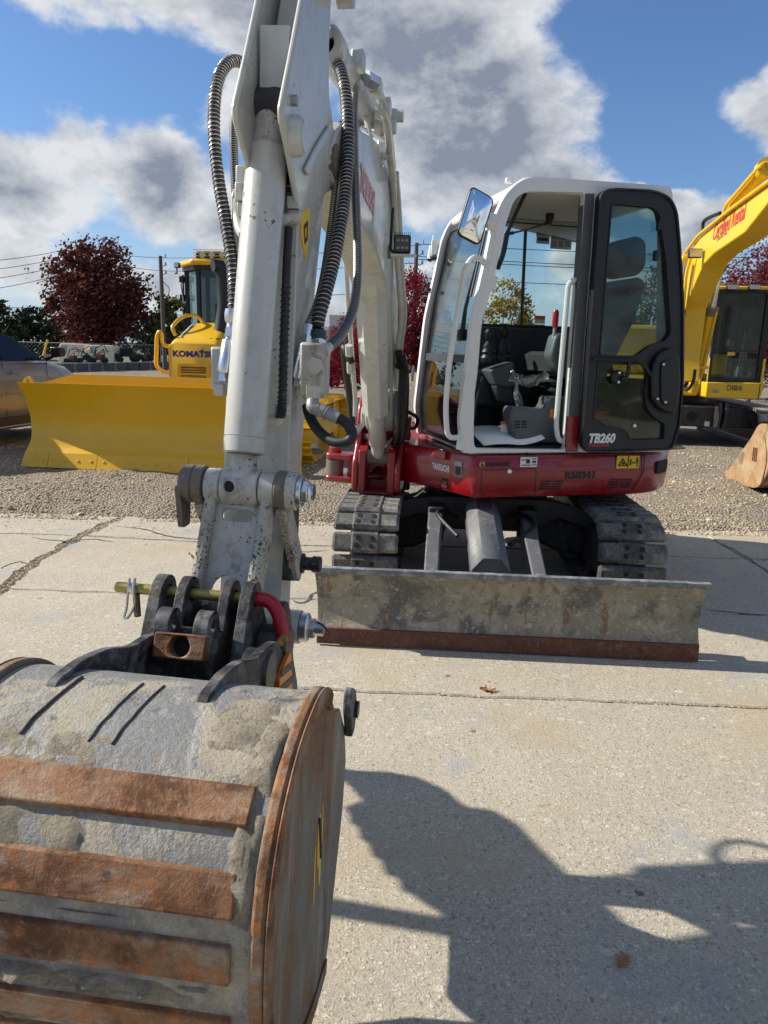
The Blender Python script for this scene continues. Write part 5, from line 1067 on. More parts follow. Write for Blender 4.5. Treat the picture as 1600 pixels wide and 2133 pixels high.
# ------------------------------------------------------------------ the white and red excavator
UF = Fr((.76, 5.35, 0), (-.061, -.998, 0)); _a = RAD(14)
HF = Fr((.76, 5.36, 0), (-cos(_a), -sin(_a), 0))
_A = CAM + ray(508, 935) * 1.95; _B = CAM + ray(560, 300) * 1.97; _C = CAM + ray(788, 940) * 5.05
_n = (_B - _A).cross(_C - _A).normalized(); _n = _n if _n.x > 0 else -_n
_ex = Vector((_A.x - _C.x, _A.y - _C.y, 0)); _ex -= _n * _ex.dot(_n); _ez = _ex.cross(_n); _ez = _ez if _ez.z > 0 else -_ez
BF = Fr((_C.x, _C.y, 0), _ex, _ez)
ex = thing('mini_excavator', (.76, 5.35, 0), 'white and red excavator with open cab door and muddy bucket in the foreground', 'excavator')

# --- tracks
def track_pad():
    b = MB(); hw, L, h = .20, .064, .030
    secs = []
    for (y, l, z0, z1) in ((-.20, .050, -.012, .006), (-.185, .060, -.016, .022), (-.085, .060, -.016, .022), (-.075, .066, -.016, .030), (.075, .066, -.016, .030), (.085, .060, -.016, .022), (.185, .060, -.016, .022), (.20, .050, -.012, .006)):
        secs.append([(-l, y, z0), (l, y, z0), (l * .98, y, z0 + (z1 - z0) * .55), (l * .72, y, z1), (-l * .72, y, z1), (-l * .98, y, z0 + (z1 - z0) * .55)])
    b.loft(secs); return b
pad_mb = track_pad(); pad_me = mesh_of(pad_mb, 'track_pad', M['track'], 30); pad_me.materials.append(M['hole']); 
hb_ = bmesh.new(); hb_.from_mesh(pad_me)
for x, y in ((-.026, -.042), (.022, -.050), (-.022, .046), (.026, .040)):
    ret = bmesh.ops.create_cone(hb_, cap_ends=True, segments=12, radius1=.0155, radius2=.0155, depth=.004, matrix=Matrix.Translation((x, y, .0305)))
    for v in ret['verts']:
        for f in v.link_faces: f.material_index = 1
hb_.to_mesh(pad_me); hb_.free()
lug = MB(); lug.box((0, 0, -.012), (.05, .17, .05)); lug_me = mesh_of(lug, 'link_lug', M['under'])
R_ = .262; XB, XA = .93, -.93; ZC = .295
for yc in (-.80, .80):
    t_ = MB(UF); t_.box2((XA, yc - .13, .16), (XB - .1, yc + .13, .43))
    for x in (-.55, -.2, .15, .5): t_.cyl((x, yc - .10, .12), (x, yc + .10, .12), .075, n=16)
    tf = t_.build('track_frame', M['under'], ex, bevel=.02)
    for nm_, x in (('idler_wheel', XB), ('sprocket', XA)):
        w_ = MB(UF); w_.lathe((x, yc - .09, ZC), (x, yc + .09, ZC), [(0, .12), (.01, .215), (.05, .225), (.13, .225), (.17, .215), (.18, .12)], 28); w_.build(nm_, M['under'], tf)
    belt = MB(UF); N = 60; P0 = []; Ls = XB - XA; tot = 2 * Ls + 2 * pi * R_
    def tp(d, R=R_):
        d %= tot
        if d < Ls:
            s_ = d / Ls; sag = -.012 * sin(pi * s_); return (XA + d, ZC + R + sag), 0
        if d < Ls + pi * R_: t = (d - Ls) / R_; return (XB + R * sin(t), ZC + R * cos(t)), t
        if d < 2 * Ls + pi * R_: return (XB - (d - Ls - pi * R_), ZC - R), pi
        t = (d - 2 * Ls - pi * R_) / R_; return (XA - R * sin(t), ZC - R * cos(t)), pi + t
    rin = [tp(tot * k / N, R_ - .030)[0] for k in range(N)]; rout = [tp(tot * k / N, R_ - .012)[0] for k in range(N)]
    belt.ring(rout, rin, yc - .075, yc + .075); belt.build('track_belt', M['under'], tf)
    NP = 38
    for k in range(NP):
        (x, z), a = tp(tot * (k + .35) / NP)
        inst(pad_me, 'track_pad', tf, UF.mat() @ Matrix.Translation((x, yc, z)) @ Matrix.Rotation(a, 4, 'Y'))
# --- undercarriage
b = MB(UF); b.box2((-.42, -.34, .33), (.50, .34, .545))
b.build('undercarriage_frame', M['under'], ex, bevel=.02)
b = MB(UF); b.lathe((0, 0, .545), (0, 0, .665), [(0, .44), (.03, .46), (.06, .46), (.06, .42), (.12, .42)], 40); b.build('slew_ring', M['under'], ex)
for sy in (-1, 1):
    for sx, xe in ((1, .58), (-1, -.58)):
        b = MB(UF); o = [(.30, .54), (.30, .26), (.52, .16), (.70, .14), (.70, .36), (.52, .42), (.42, .50)]
        b.prism([(sy * y, z) for y, z in o], sx * .30 - .10, sx * .30 + .10, 'yz'); b.build('x_frame_leg', M['under'], ex, bevel=.03)
b = MB(UF); pl = roundpoly([(-.78, .50), (-.38, .57), (.38, .57), (.78, .48), (.70, .38), (.46, .46), (.34, .40), (-.34, .40), (-.46, .46), (-.70, .38)], .04)
b.plate(pl, [], .50, .545, 'yz'); b.build('front_web', M['under'], ex, bevel=.006)
for y in (-.37, .24):
    b = MB(UF); b.box2((.54, y - .055, .30), (.70, y + .055, .53)); b.build('arm_bracket', M['under'], ex, bevel=.012)
# --- dozer blade
bp = [(-.012, .415), (-.045, .36), (-.06, .29), (-.058, .21), (-.035, .13), (-.004, .085)]
pf = [(p.x, p.y) for p in smoothpath([Vector((x, z)) for x, z in bp], 4)]
FX = 1.83
b = MB(UF); n = len(pf); hw = lambda z: .988 + .020 * max(0, (z - .1) / .3)
b.add([(FX + x, y * hw(z), z) for x, z in pf for y in (-1, 1)] + [(FX + x - .022, y * hw(z), z) for x, z in pf for y in (-1, 1)],
      [(2 * i, 2 * i + 1, 2 * i + 3, 2 * i + 2) for i in range(n - 1)] + [(2 * n + 2 * i, 2 * n + 2 * i + 2, 2 * n + 2 * i + 3, 2 * n + 2 * i + 1) for i in range(n - 1)] +
      [(2 * i + e, 2 * i + 2 + e, 2 * n + 2 * i + 2 + e, 2 * n + 2 * i + e) for i in range(n - 1) for e in (0, 1)] + [(0, 1, 2 * n + 1, 2 * n), (2 * n - 2, 2 * n - 1, 4 * n - 1, 4 * n - 2)])
bl = b.build('dozer_blade', M['blade'], ex, smooth=50)
b = MB(UF); b.prism(roundpoly([(FX - .040, .395), (FX - .002, .400), (FX - .000, .432), (FX - .040, .432)], .006, 2), -1.012, 1.012); b.build('top_bar', M['blade_edge'], bl)
b = MB(UF); b.prism([(FX - .025, .10), (FX - .002, .102), (FX + .004, .012), (FX - .016, .012)], -.992, .992); b.build('cutting_edge', M['rust_dark'], bl, bevel=.003)
for sy in (-1, 1):
    b = MB(UF); o = [(FX + x + .001, z) for x, z in pf] + [(FX - .10, .09), (FX - .12, .30), (FX - .06, .41)]
    y0 = sy * .985; b.prism(o, y0 - .008, y0 + .008); b.build('end_plate', M['blade'], bl)
b = MB(UF); b.box2((FX - .17, -.9, .16), (FX - .095, .9, .26)); b.build('back_stiffener', M['under'], bl)
for (y, yb) in ((-.40, -.37), (.20, .24)):
    b = MB(UF)
    b.loft([[(.66, yb - .05, .36), (.66, yb + .05, .36), (.66, yb + .05, .50), (.66, yb - .05, .50)], [(1.0, (y + yb) / 2 - .045, .30), (1.0, (y + yb) / 2 + .045, .30), (1.0, (y + yb) / 2 + .045, .44), (1.0, (y + yb) / 2 - .045, .44)], [(FX - .07, y - .04, .16), (FX - .07, y + .04, .16), (FX - .07, y + .04, .30), (FX - .07, y - .04, .30)]])
    b.build('push_arm', M['steelgrey'], bl, bevel=.01)
b = MB(UF); yc = -.07
b.loft([[(x, yc + y, z + dz) for y, dz in ((-.106, -.10), (-.106, .0), (-.046, .068), (.052, .068), (.106, .0), (.106, -.10))] for x, z in ((.52, .545), (.80, .53), (FX - .26, .375))], caps=False)
gq = MB(UF); gq.prism([(yc + y, .375 + dz) for y, dz in ((-.100, -.06), (-.100, -.004), (-.044, .062), (.050, .062), (.100, -.004), (.100, -.06), (.045, -.07), (-.045, -.07))], FX - .285, FX - .277, 'yz'); gq.build('guard_end', M['steelgrey'], bl)
g = b.build('cylinder_guard', M['steelgrey'], bl, smooth=20); sd = g.modifiers.new('thick', 'SOLIDIFY'); sd.thickness = .008
for (x, y, z) in ((1.02, .085, .50), (1.45, -.072, .435), (1.46, .085, .42)):
    b = MB(UF); b.cyl((x, yc + y, z - .04), (x + .01, yc + y + (.012 if y > 0 else -.012), z - .015), .012, n=8); b.build('guard_bolt', M['zinc'], bl)
b = MB(UF); b.tube([(.55, yc, .47), (1.35, yc, .36)], .048, 16); cy = b.build('blade_cylinder', M['under'], bl)
b = MB(UF); b.tube([(1.35, yc, .36), (FX - .16, yc, .30)], .025, 12); b.build('rod', M['chrome'], cy)
b = MB(UF); b.lathe((FX - .165, yc - .05, .30), (FX - .165, yc + .05, .30), [(0, .045), (.10, .045)], 16); b.build('rod_eye', M['steelgrey'], cy)
for pts in ([(.60, -.22, .44), (.68, -.33, .50), (.90, -.36, .52), (1.10, -.24, .44)], [(.60, .10, .46), (.70, .20, .50), (.88, .25, .47), (1.10, .08, .40)]): b = MB(UF); b.tube(smoothpath(pts, 7), .014, 8); b.build('hydraulic_hose', M['rubber'], bl)

# --- revolving house: red skirt, swing frame, bodywork
foot = [(.46, .95), (.60, .60), (.80, .23), (.88, .16), (.88, -.16), (.78, -.25), (.58, -.62), (.50, -.95), (-.70, -.95), (-1.00, -.78), (-1.18, -.50), (-1.25, 0), (-1.17, .50), (-.99, .79), (-.76, .95)]
ft = roundpoly(foot, [.06, .06, .03, .03, .03, .03, .06, .12, .1, .12, .15, .2, .15, .12, .15], 3)
def skirtsec(z, ins): return [(x, y, z) for x, y in inset(ft, ins)]
b = MB(HF); b.loft([skirtsec(.655, .05), skirtsec(.668, .012), skirtsec(.70, .0), skirtsec(.80, -.006), skirtsec(.905, .0), skirtsec(.925, .012)])
sk = b.build('lower_body', M['red'], ex, smooth=40)
def hs_(u, v, off=.003): q = HF.px(u, v, 1, .953 + off); return q
# panel lines, louvres, decals on the skirt
def strip(pts, w_, mat, name, parent, y=.956):
    b = MB(HF); b.tube([(HF.px(u, v, 1, y).x, y, HF.px(u, v, 1, y).z) for u, v in pts], w_, 4); return b.build(name, mat, parent)
strip(((1003, 1030), (1003, 979), (1117, 976), (1115, 1030)), .0022, M['hole'], 'panel_gap', sk)
strip(((1343, 943), (1340, 985), (1318, 1022)), .003, M['hole'], 'panel_gap', sk)
def decal(us, vs_, mat, name, parent, y=.958, r=.006):
    p0 = HF.px(us[0], vs_[1], 1, y); p1 = HF.px(us[1], vs_[0], 1, y); b = MB(HF); b.prism(rrect(min(p0.x, p1.x), p0.z, max(p0.x, p1.x), p1.z, r, 2), y - .001, y + .001); return b.build(name, mat, parent)
def hline(us, v, th, mat, name, parent, y=.9605): return decal(us, (v - th / 2, v + th / 2), mat, name, parent, y, 0.0004)
d = decal((1083, 1120), (952, 973), M['vinyl'], 'machine_decal', sk)
for us, v, th in (((1087, 1106), 969, 2.0), ((1096, 1104), 961, 9), ((1086, 1097), 958, 1.6), ((1108, 1118), 955, 1.2), ((1108, 1118), 958, .8), ((1109, 1117), 962, 4), ((1108, 1118), 968, 1.5)): hline(us, v, th, M['ink'], 'print', d)
d = decal((1283, 1333), (949, 976), M['decal_y'], 'warning_decal', sk)
pz = lambda u, v: (HF.px(u, v, 1, .9605).x, HF.px(u, v, 1, .9605).z)
b = MB(HF); tri = [pz(1287, 971), pz(1308, 971), pz(1297.5, 953.5)]; b.plate(tri, [inset(tri, .008)], .9595, .9610); b.build('warning_triangle', M['ink'], d)
for us, v, th in (((1295, 1301), 965, 5), ((1308.3, 1308.9), 962, 24), ((1311.5, 1316), 963, 12), ((1317, 1324), 964, 1.5), ((1317, 1319), 964, 4), ((1322, 1324), 964, 4), ((1325.5, 1330), 960, 9), ((1326, 1327.4), 968, 9), ((1328.2, 1329.6), 968, 9), ((1326.5, 1329), 953.8, 3)): hline(us, v, th, M['ink'], 'print', d)
a0 = HF.px(1014, 972, 1, .957); a1 = HF.px(1062, 971, 1, .957)
def side_text(body, u0, v0, u1, mat, size, parent, name='lettering', y=.957, shear=.0, bold=.0):
    p0 = HF.w(HF.px(u0, v0, 1, y)); p1 = HF.w(HF.px(u1, v0, 1, y)); return text(body, name, mat, parent, p0, -HF.x, HF.y, size, width=(p1 - p0).length, shear=shear, bold=bold)
side_text('BRANDEIS', 1013, 971, 1062, M['ink'], .033, sk, shear=.25, bold=.0016)
P = HF.px(1004, 967.5, 1, .957); b = MB(HF); b.cyl((P.x, .956, P.z), (P.x, .9575, P.z), .021, n=24); lg = b.build('round_badge', M['ink'], sk)
b = MB(HF); b.cyl((P.x, .957, P.z), (P.x, .9592, P.z), .0175, n=24); b.build('badge_face', M['gold_ink'], lg)
text('b', 'lettering', M['ink'], lg, HF.w((P.x + .008, .9595, P.z - .012)), -HF.x, HF.y, .034, bold=.002, shear=.1)
side_text('R58341', 1176, 997, 1237, M['ink'], .062, sk, 'stencil_number', bold=.002)
def louvre(u0, v0, mat=M['hole']):
    for k in range(4):
        for c in (0, 1):
            us = (u0 + c * 25 - k * 1.8, u0 + 22 + c * 24 - k * 1.8); p0 = HF.px(us[0], v0 + k * 5.3 + 3, 1, .955); p1 = HF.px(us[1], v0 + k * 5.3, 1, .955)
            b = MB(HF); b.box(((p0.x + p1.x) / 2, .9535, (p0.z + p1.z) / 2), (abs(p1.x - p0.x), .006, abs(p1.z - p0.z))); b.build('vent_slot', mat, sk)
louvre(1127, 1001); louvre(1271, 997)
P = HF.px(1061, 982, 1, .955); b = MB(HF); b.lathe((P.x, .953, P.z), (P.x, .965, P.z), [(0, .016), (.008, .016), (.012, .012)], 14); b.build('panel_lock', M['zinc'], sk)
p0 = HF.px(1160, 972, 1, .955); p1 = HF.px(1248, 955, 1, .955); b = MB(HF); b.prism(roundpoly([(p0.x, p0.z), (p1.x, p0.z), (p1.x, p1.z), (p0.x - .06, p1.z), (p0.x, p0.z + .01)], .012), .946, .9565); b.build('pressed_rib', M['red'], sk, bevel=.003)
# rear corner recess and rear moulding
c0 = HF.px(1376, 957, 1, .80)
rp = []
nn_ = Vector((-.57, .82, 0)).normalized(); tt_ = Vector((-.82, -.57, 0)).normalized(); ctr = Vector((-.885, .868, .83)) + nn_ * .010
b = MB(HF); cut = rrect(-.085, -.042, .085, .042, .02); b.add([ctr + tt_ * x + Vector((0, 0, z)) for x, z in cut] + [ctr + tt_ * x + Vector((0, 0, z)) - nn_ * .03 for x, z in cut], [tuple(range(len(cut)))] + [(i, (i + 1) % len(cut), len(cut) + (i + 1) % len(cut), len(cut) + i) for i in range(len(cut))]); b.build('recess', M['hole'], sk)
# engine cover behind and right-hand bodywork, red below white
bod = roundpoly([(.34, -.10), (.28, -.93), (-.7, -.93), (-.95, -.74), (-1.05, -.45), (-1.08, 0), (-1.08, .35), (-1.02, .60), (-.97, .64), (-.97, -.10)], [.03, .12, .1, .1, .1, .2, .1, .1, .02, .02], 3)
def bs(z, i_): return [(x, y, z) for x, y in inset(bod, i_)]
b = MB(HF); b.loft([bs(.93, .0), bs(1.06, .004)]); b.build('body_band', M['red'], ex, smooth=40)
b = MB(HF); b.loft([bs(1.063, .004), bs(1.33, .012), bs(1.38, .05)]); wb_ = b.build('upper_body', M['cab_white'], ex, smooth=40)
P = HF.px(868, 838, 0, .345); text('60', 'lettering', M['inkred'], wb_, HF.w((.345, P.y - .0, P.z - .03)), HF.y, HF.x, .10, bold=.003)
b = MB(HF); b.prism(roundpoly([(-.93, .96), (-.40, .96), (-.36, 1.10), (-.50, 1.20), (-.93, 1.34)], .04), .70, .84); b.build('engine_hood', M['red'], ex, bevel=.02)
# front face lettering, catch, vents, label
F0 = Vector((.60, .60)); F1 = Vector((.46, .95)); fd = HF.d((F1.x - F0.x, F1.y - F0.y, 0)).normalized(); fn = HF.d((F1.y - F0.y, -(F1.x - F0.x), 0)).normalized(); fn = fn if fn.y < 0 or fn.x < 0 else -fn
def fpt(t, z, off=.006): p = F0 + (F1 - F0) * t; return HF.w((p.x, p.y, z)) + fn * off
t_ob = text('TAKEUCHI', 'lettering', M['vinyl'], sk, fpt(-.05, .795), fd, fn, .055, width=.17, bold=.002)
b = MB(); 
def fbox(t0, t1, z0, z1, th, mat, name, bev=.004, off=.0):
    c = MB(); A_ = [fpt(t0, z0, off), fpt(t1, z0, off), fpt(t1, z1, off), fpt(t0, z1, off)]; c.add(A_ + [p + fn * th for p in A_], [(0, 1, 2, 3), (4, 5, 6, 7), (0, 1, 5, 4), (1, 2, 6, 5), (2, 3, 7, 6), (3, 0, 4, 7)], raw=True); return c.build(name, mat, sk, bevel=bev)
fbox(.06, .34, .872, .925, .03, M['red'], 'catch')
l = fbox(.54, .72, .785, .875, .002, M['decal_g'], 'label', 0, .007); fbox(.56, .70, .79, .845, .001, M['ink'], 'label_print', 0, .0095)
for k in range(3): fbox(.22, .36, .69 + k * .022, .703 + k * .022, .004, M['hole'], 'vent_slot', 0, .002)
# swing post
b = MB(HF); b.box2((.70, -.20, .655), (1.00, .20, .70)); b.box2((.70, -.20, .88), (.98, .20, .93)); b.build('swing_lug', M['red_flat'], ex, bevel=.02)
SWp = BF
sp = ex
def bfprism(name, poly, l0, l1, mat, bev=.008, parent=None): b = MB(BF); b.prism(poly, l0, l1); return b.build(name, mat, parent or sw, bevel=bev)
b = MB(BF); b.lathe((-.10, 0, .60), (-.10, 0, .98), [(0, .11), (.38, .11)], 28); b.build('swing_pin', M['red_flat'], ex)
ck = [(-.16, 1.26), (-.02, 1.24), (.10, 1.16), (.14, 1.02), (.14, .92), (.26, .80), (.26, .60), (.05, .585), (-.12, .62), (-.16, .8)]
b = MB(BF); b.prism(roundpoly(ck, .05), -.165, -.125); sw = b.build('swing_bracket', M['red_flat'], ex, bevel=.012)
b = MB(BF); b.prism(roundpoly(ck, .05), .125, .165); b.build('cheek', M['red_flat'], sw, bevel=.012)
b = MB(BF); b.plate([(-.124, .60), (.124, .60), (.124, .86), (.07, .90), (-.07, .90), (-.124, .86)], [circ(0, .70, .052, 20)], .02, .05, 'yz'); b.build('web', M['red_flat'], sw)
b = MB(BF); b.box2((.0, -.124, .585), (.24, .124, .60)); b.box2((.03, -.124, .60), (.25, -.075, .88)); b.box2((.03, .075, .60), (.25, .124, .88)); b.build('lower_web', M['red_flat'], sw, bevel=.01)
b = MB(BF); b.box2((.005, -.11, .62), (.018, .11, .80)); b.build('cavity_shade', M['hole'], sw)  # black sheet behind the web, stands for the shade in its opening
b = MB(BF); b.plate([(-.124, .95), (.124, .95), (.124, 1.20), (-.124, 1.20)], [], -.14, -.11, 'yz'); b.build('rear_web', M['red_flat'], sw)
for s_ in (-1, 1): b = MB(BF); b.lathe((.16, s_ * .072, .83), (.16, s_ * .124, .83), [(0, .075), (.052, .075)], 20); b.build('pin_boss', M['red_flat'], sw)
for (y, z) in ((-.085, 1.02), (.088, 1.01), (.09, .795)): b = MB(BF); b.lathe((.10 if z < .9 else -.105, y, z), (.115 if z < .9 else -.09, y, z), [(0, .010), (.012, .010), (.015, .006)], 10); b.build('bolt', M['vinyl'], sw)
# side tow lug with pin on the left
def swp(u, v, dpt): return BF.loc(CAM + ray(u, v) * dpt)
lz = [swp(684, 945, 4.95), swp(748, 948, 4.98), swp(684, 1000, 4.95), swp(748, 1004, 4.98)]
for za, nm_ in ((lz[0].z, 'upper_lug'), (lz[2].z + .02, 'lower_lug')):
    b = MB(BF); b.prism(roundpoly([(-.02, lz[0].y - .03), (.10, lz[0].y - .03), (.13, -.17), (-.04, -.17)], .04), za - .045, za, 'xy'); b.build(nm_, M['red_flat'], sw, bevel=.012)
b = MB(BF); b.cyl((.04, lz[0].y + .03, lz[2].z), (.04, lz[0].y + .03, lz[0].z + .035), .045, n=20); b.build('lug_pin', M['red_flat'], sw)
b = MB(BF); b.cyl((.04, lz[0].y + .03, lz[2].z + .02), (.04, lz[0].y + .03, lz[0].z - .05), .062, n=20); b.build('cylinder_eye', M['cast'], sw)
b = MB(BF); b.box2((.03, -.225, lz[2].z), (.07, -.185, lz[0].z - .03)); b.build('lug_post', M['red_flat'], sw, bevel=.01)

# --- cab: side frames traced on the machine's own side plane
YS = .95; YF = -.06
def sx(pts, y=YS): return [(HF.px(u, v, 1, y).x, HF.px(u, v, 1, y).z) for u, v in pts]
outer = sx([(965, 944), (957.6, 875), (986.7, 650), (1013.8, 533.8), (1031, 452), (1052.5, 406), (1083.6, 376), (1114.6, 367), (1393.6, 386.5), (1402.5, 400), (1402, 470), (1398, 939)])
outer_r = roundpoly(outer, [.012, .05, .05, .05, .05, .05, .05, .05, .02, .03, .01, .01], 4)
openi = roundpoly(sx([(988.6, 934), (986.8, 900), (990.5, 786), (1006, 662), (1025, 603), (1052.5, 472), (1072, 414), (1096, 398), (1219, 400.5), (1207.6, 572), (1192, 766), (1178.5, 937)]), [.03, .03, .03, .03, .03, .03, .05, .06, .03, .02, .02, .02], 4)
rearo = roundpoly(sx([(1216, 934), (1232, 760), (1247, 430), (1262, 412), (1368, 418), (1380, 470), (1378, 700), (1376, 930)]), .03, 3)
b = MB(HF); b.plate(outer_r, [openi, rearo], YS - .055, YS - .004); cabf = b.build('cab_frame', M['cab_white'], ex, smooth=40)
bb_ = cabf.modifiers.new('bevel', 'BEVEL'); bb_.width = .016; bb_.segments = 3; bb_.limit_method = 'ANGLE'; bb_.angle_limit = RAD(50)
# round front pillar over the near side frame
pil = sx([(963, 938), (972.5, 878), (988, 780), (999, 655), (1019, 570), (1041, 462), (1060, 412), (1088, 386), (1116, 379), (1240, 387), (1386, 395)])
b = MB(HF); b.tube(smoothpath([(x, YS - .032, z) for x, z in pil], 5), [.030] * 51, 14); b.build('pillar_tube', M['cab_white'], cabf)
farwin = roundpoly(sx([(925, 700), (960, 462), (1206, 468), (1196, 688)], YF), .02, 3)
_rear = sx([(1206, 468), (1196, 688)], YF)
xw0, xw1 = sx([(1206, 468)], YF)[0][0], sx([(960, 470)], YF)[0][0]
zt_w = sx([(1090, 462)], YF)[0][1]; zb_w = sx([(1090, 684)], YF)[0][1]
frontline = [(x, z) for x, z in outer[:8]]
def fx_at(z, off=0.0):
    pts = [(p[0], p[1]) for p in outer[:7]]
    for (xa, za), (xb, zb_) in zip(pts, pts[1:]):
        if min(za, zb_) <= z <= max(za, zb_): t = (z - za) / (zb_ - za + 1e-9); return xa + (xb - xa) * t - off
    return pts[-1][0] - off
win2 = [(-.86, zb_w), (fx_at(zb_w, .075), zb_w), (fx_at(2.0, .075), 2.0), (fx_at(zt_w, .07), zt_w), (-.86, zt_w)]
ofar = [(x, z) for x, z in outer_r]
b = MB(HF); b.plate(ofar, [roundpoly(win2, .03, 3)], YF, YF + .05); ff = b.build('far_frame', M['cab_white'], cabf, smooth=40, bevel=.012)
b = MB(HF); w3 = roundpoly(win2, .03, 3); b.plate(w3, [inset(w3, .022)], YF + .012, YF + .058); b.build('window_seal', M['black'], ff)
b = MB(HF); b.plate(w3, [], YF + .024, YF + .029); b.build('side_window', M['glass'], ff, smooth=0)
mx_ = sx([(1091, 470), (1081, 690)], YF); b = MB(HF); b.tube([(mx_[0][0], YF + .035, zt_w), (mx_[1][0], YF + .035, zb_w)], .012, 6); b.build('window_divider', M['black'], ff)
b = MB(HF); b.prism([(-.93, .95), (fx_at(1.3, .05), .95), (fx_at(1.3, .05), 1.3), (fx_at(zb_w, .06), zb_w - .004), (-.93, zb_w - .004)], YF + .052, YF + .075); b.build('inner_wall', M['dgrey'], ff)
# roof
rz = outer[8][1]; rt = sx([(1052.5, 406), (1083.6, 376), (1114.6, 367), (1393.6, 386.5), (1402, 400), (1402, 420), (1380, 414), (1114, 392), (1090, 398), (1066, 424)])
b = MB(HF); b.prism(roundpoly(rt, .03, 3), YF + .055, YS - .06); b.build('roof', M['cab_white'], cabf, smooth=50)
b = MB(HF); b.box2((rt[3][0] + .02, YF + .06, 2.452), (rt[1][0] - .02, YS - .07, 2.462)); b.build('headliner', flat('pale_headliner', (.50, .50, .47), .9), cabf)
b = MB(HF); b.box2((rt[3][0] + .04, YF + .06, 2.437), (fx_at(2.40, .08), YF + .12, 2.450)); b.build('roof_lining', M['decal_g'], cabf)
for s_ in (.10, -.30, -.62): b = MB(HF); b.box((fx_at(2.5) - .02 + (s_ - .10), YS - .20 if s_ == .1 else YF + .2, 2.53), (.05, .03, .03)); b.build('roof_clip', M['cab_white'], cabf, bevel=.006)
# front: lower sill, windshield, seals, middle bar
b = MB(HF); b.box2((.10, YF, .928), (.475, YS - .06, .962)); b.box2((-.93, YF, .928), (.09, YS - .06, .955)); b.build('floor_sill', M['cab_white'], cabf, bevel=.008)
zs = [.985, 1.15, 1.33, 1.37, 1.6, 1.85, 2.1, 2.28, 2.38]
def wsh(z0, z1, off, y0, y1, name, mat, th=.005):
    q = [z0] + [z for z in zs if z0 < z < z1] + [z1]; b = MB(HF); m_ = len(q)
    b.add([(fx_at(z, off), y, z) for z in q for y in (y0, y1)] + [(fx_at(z, off) - th, y, z) for z in q for y in (y0, y1)], [(2 * i, 2 * i + 1, 2 * i + 3, 2 * i + 2) for i in range(m_ - 1)] + [(2 * m_ + 2 * i, 2 * m_ + 2 * i + 2, 2 * m_ + 2 * i + 3, 2 * m_ + 2 * i + 1) for i in range(m_ - 1)] + [(2 * i + e, 2 * i + 2 + e, 2 * m_ + 2 * i + 2 + e, 2 * m_ + 2 * i + e) for i in range(m_ - 1) for e in (0, 1)] + [(0, 1, 2 * m_ + 1, 2 * m_), (2 * m_ - 2, 2 * m_ - 1, 4 * m_ - 1, 4 * m_ - 2)])
    return b.build(name, mat, cabf, smooth=60)
zbar = sx([(925, 745)], .4)[0][1]
wsh(zbar + .02, 2.36, .035, YF + .06, YS - .075, 'windshield', M['glass'])
wsh(.985, zbar - .02, .035, YF + .06, YS - .075, 'lower_windshield', M['glass'])
wsh(.97, 2.40, .028, YF + .045, YF + .085, 'windshield_seal', M['black'], .018)
wsh(.97, 2.40, .028, YS - .095, YS - .068, 'windshield_seal', M['black'], .018)
wsh(zbar - .025, zbar + .025, .030, YF + .06, YS - .08, 'window_bar', M['dgrey'], .02)
wsh(2.34, 2.42, .028, YF + .06, YS - .08, 'windshield_seal', M['black'], .02)
wsh(.965, .99, .028, YF + .06, YS - .08, 'windshield_seal', M['black'], .02)
# wiper
W0 = HF.px(968, 690, 1, .80); W1 = HF.px(1003, 560, 1, .80); W2 = HF.px(1028, 468, 1, .80)
fxp = lambda z, y: Vector((fx_at(z, .0), y, z))
b = MB(HF); b.tube([fxp(1.66, .80), fxp(1.80, .79), fxp(2.05, .81), fxp(2.26, .83)], [.016, .012, .008, .006], 6); wp = b.build('wiper_arm', M['black'], cabf)
b = MB(HF); b.tube([fxp(1.86, .835), fxp(2.08, .835), fxp(2.30, .845)], .008, 5); b.build('wiper_blade', M['black'], wp)
b = MB(HF); b.box(fxp(1.64, .80), (.05, .06, .07)); b.build('wiper_motor', M['black'], wp, bevel=.01)
# gusset plate on the pillar, with two holes
g = sx([(1020, 607), (1041, 575), (1042, 583), (1035, 602), (1013, 655), (1006, 660)]); b = MB(HF); b.plate(sx([(1016, 610), (1025, 566), (1042, 577), (1034, 602), (1015, 612)]), [], YS - .03, YS - .022); b.build('gusset', M['cab_white'], cabf)
# mirror
Mc = HF.px(988.5, 450, 1, .985); 
mc = HF.w(Mc); 
mn = (CAM + Vector((1.1, 0, .75)) - mc).normalized()
mx = Vector((0, 0, 1)).cross(mn).normalized(); my = mn.cross(mx)
mro = -.17; mx, my = mx * cos(mro) + my * sin(mro), -mx * sin(mro) + my * cos(mro)
MFr = Fr(mc, mx, mn); MFr.x, MFr.y, MFr.z = mx, my, mn
mo = roundpoly([(-.082, -.115), (.062, -.150), (.092, .110), (-.055, .150)], .035, 5)
b = MB(MFr); b.loft([[(x * .8, y * .85, -.035) for x, y in mo], [(x, y, -.015) for x, y in mo], [(x, y, .006) for x, y in mo], [(x * .955, y * .965, .010) for x, y in inset(mo, .0)]]); mir = b.build('mirror', M['black'], cabf, smooth=40)
b = MB(MFr); mi = inset(mo, .008); NR = 8; vs = [(0, 0, .012 + .010)]; fs = []
for r in range(1, NR + 1):
    k = r / NR; vs += [(x * k, y * k, .012 + .010 * (1 - k * k)) for x, y in mi]
m_ = len(mi)
fs += [(0, 1 + i, 1 + (i + 1) % m_) for i in range(m_)] + [(1 + (r - 1) * m_ + i, 1 + r * m_ + i, 1 + r * m_ + (i + 1) % m_, 1 + (r - 1) * m_ + (i + 1) % m_) for r in range(1, NR) for i in range(m_)]
b.add(vs, fs); b.build('mirror_glass', M['mirror'], mir, smooth=180)
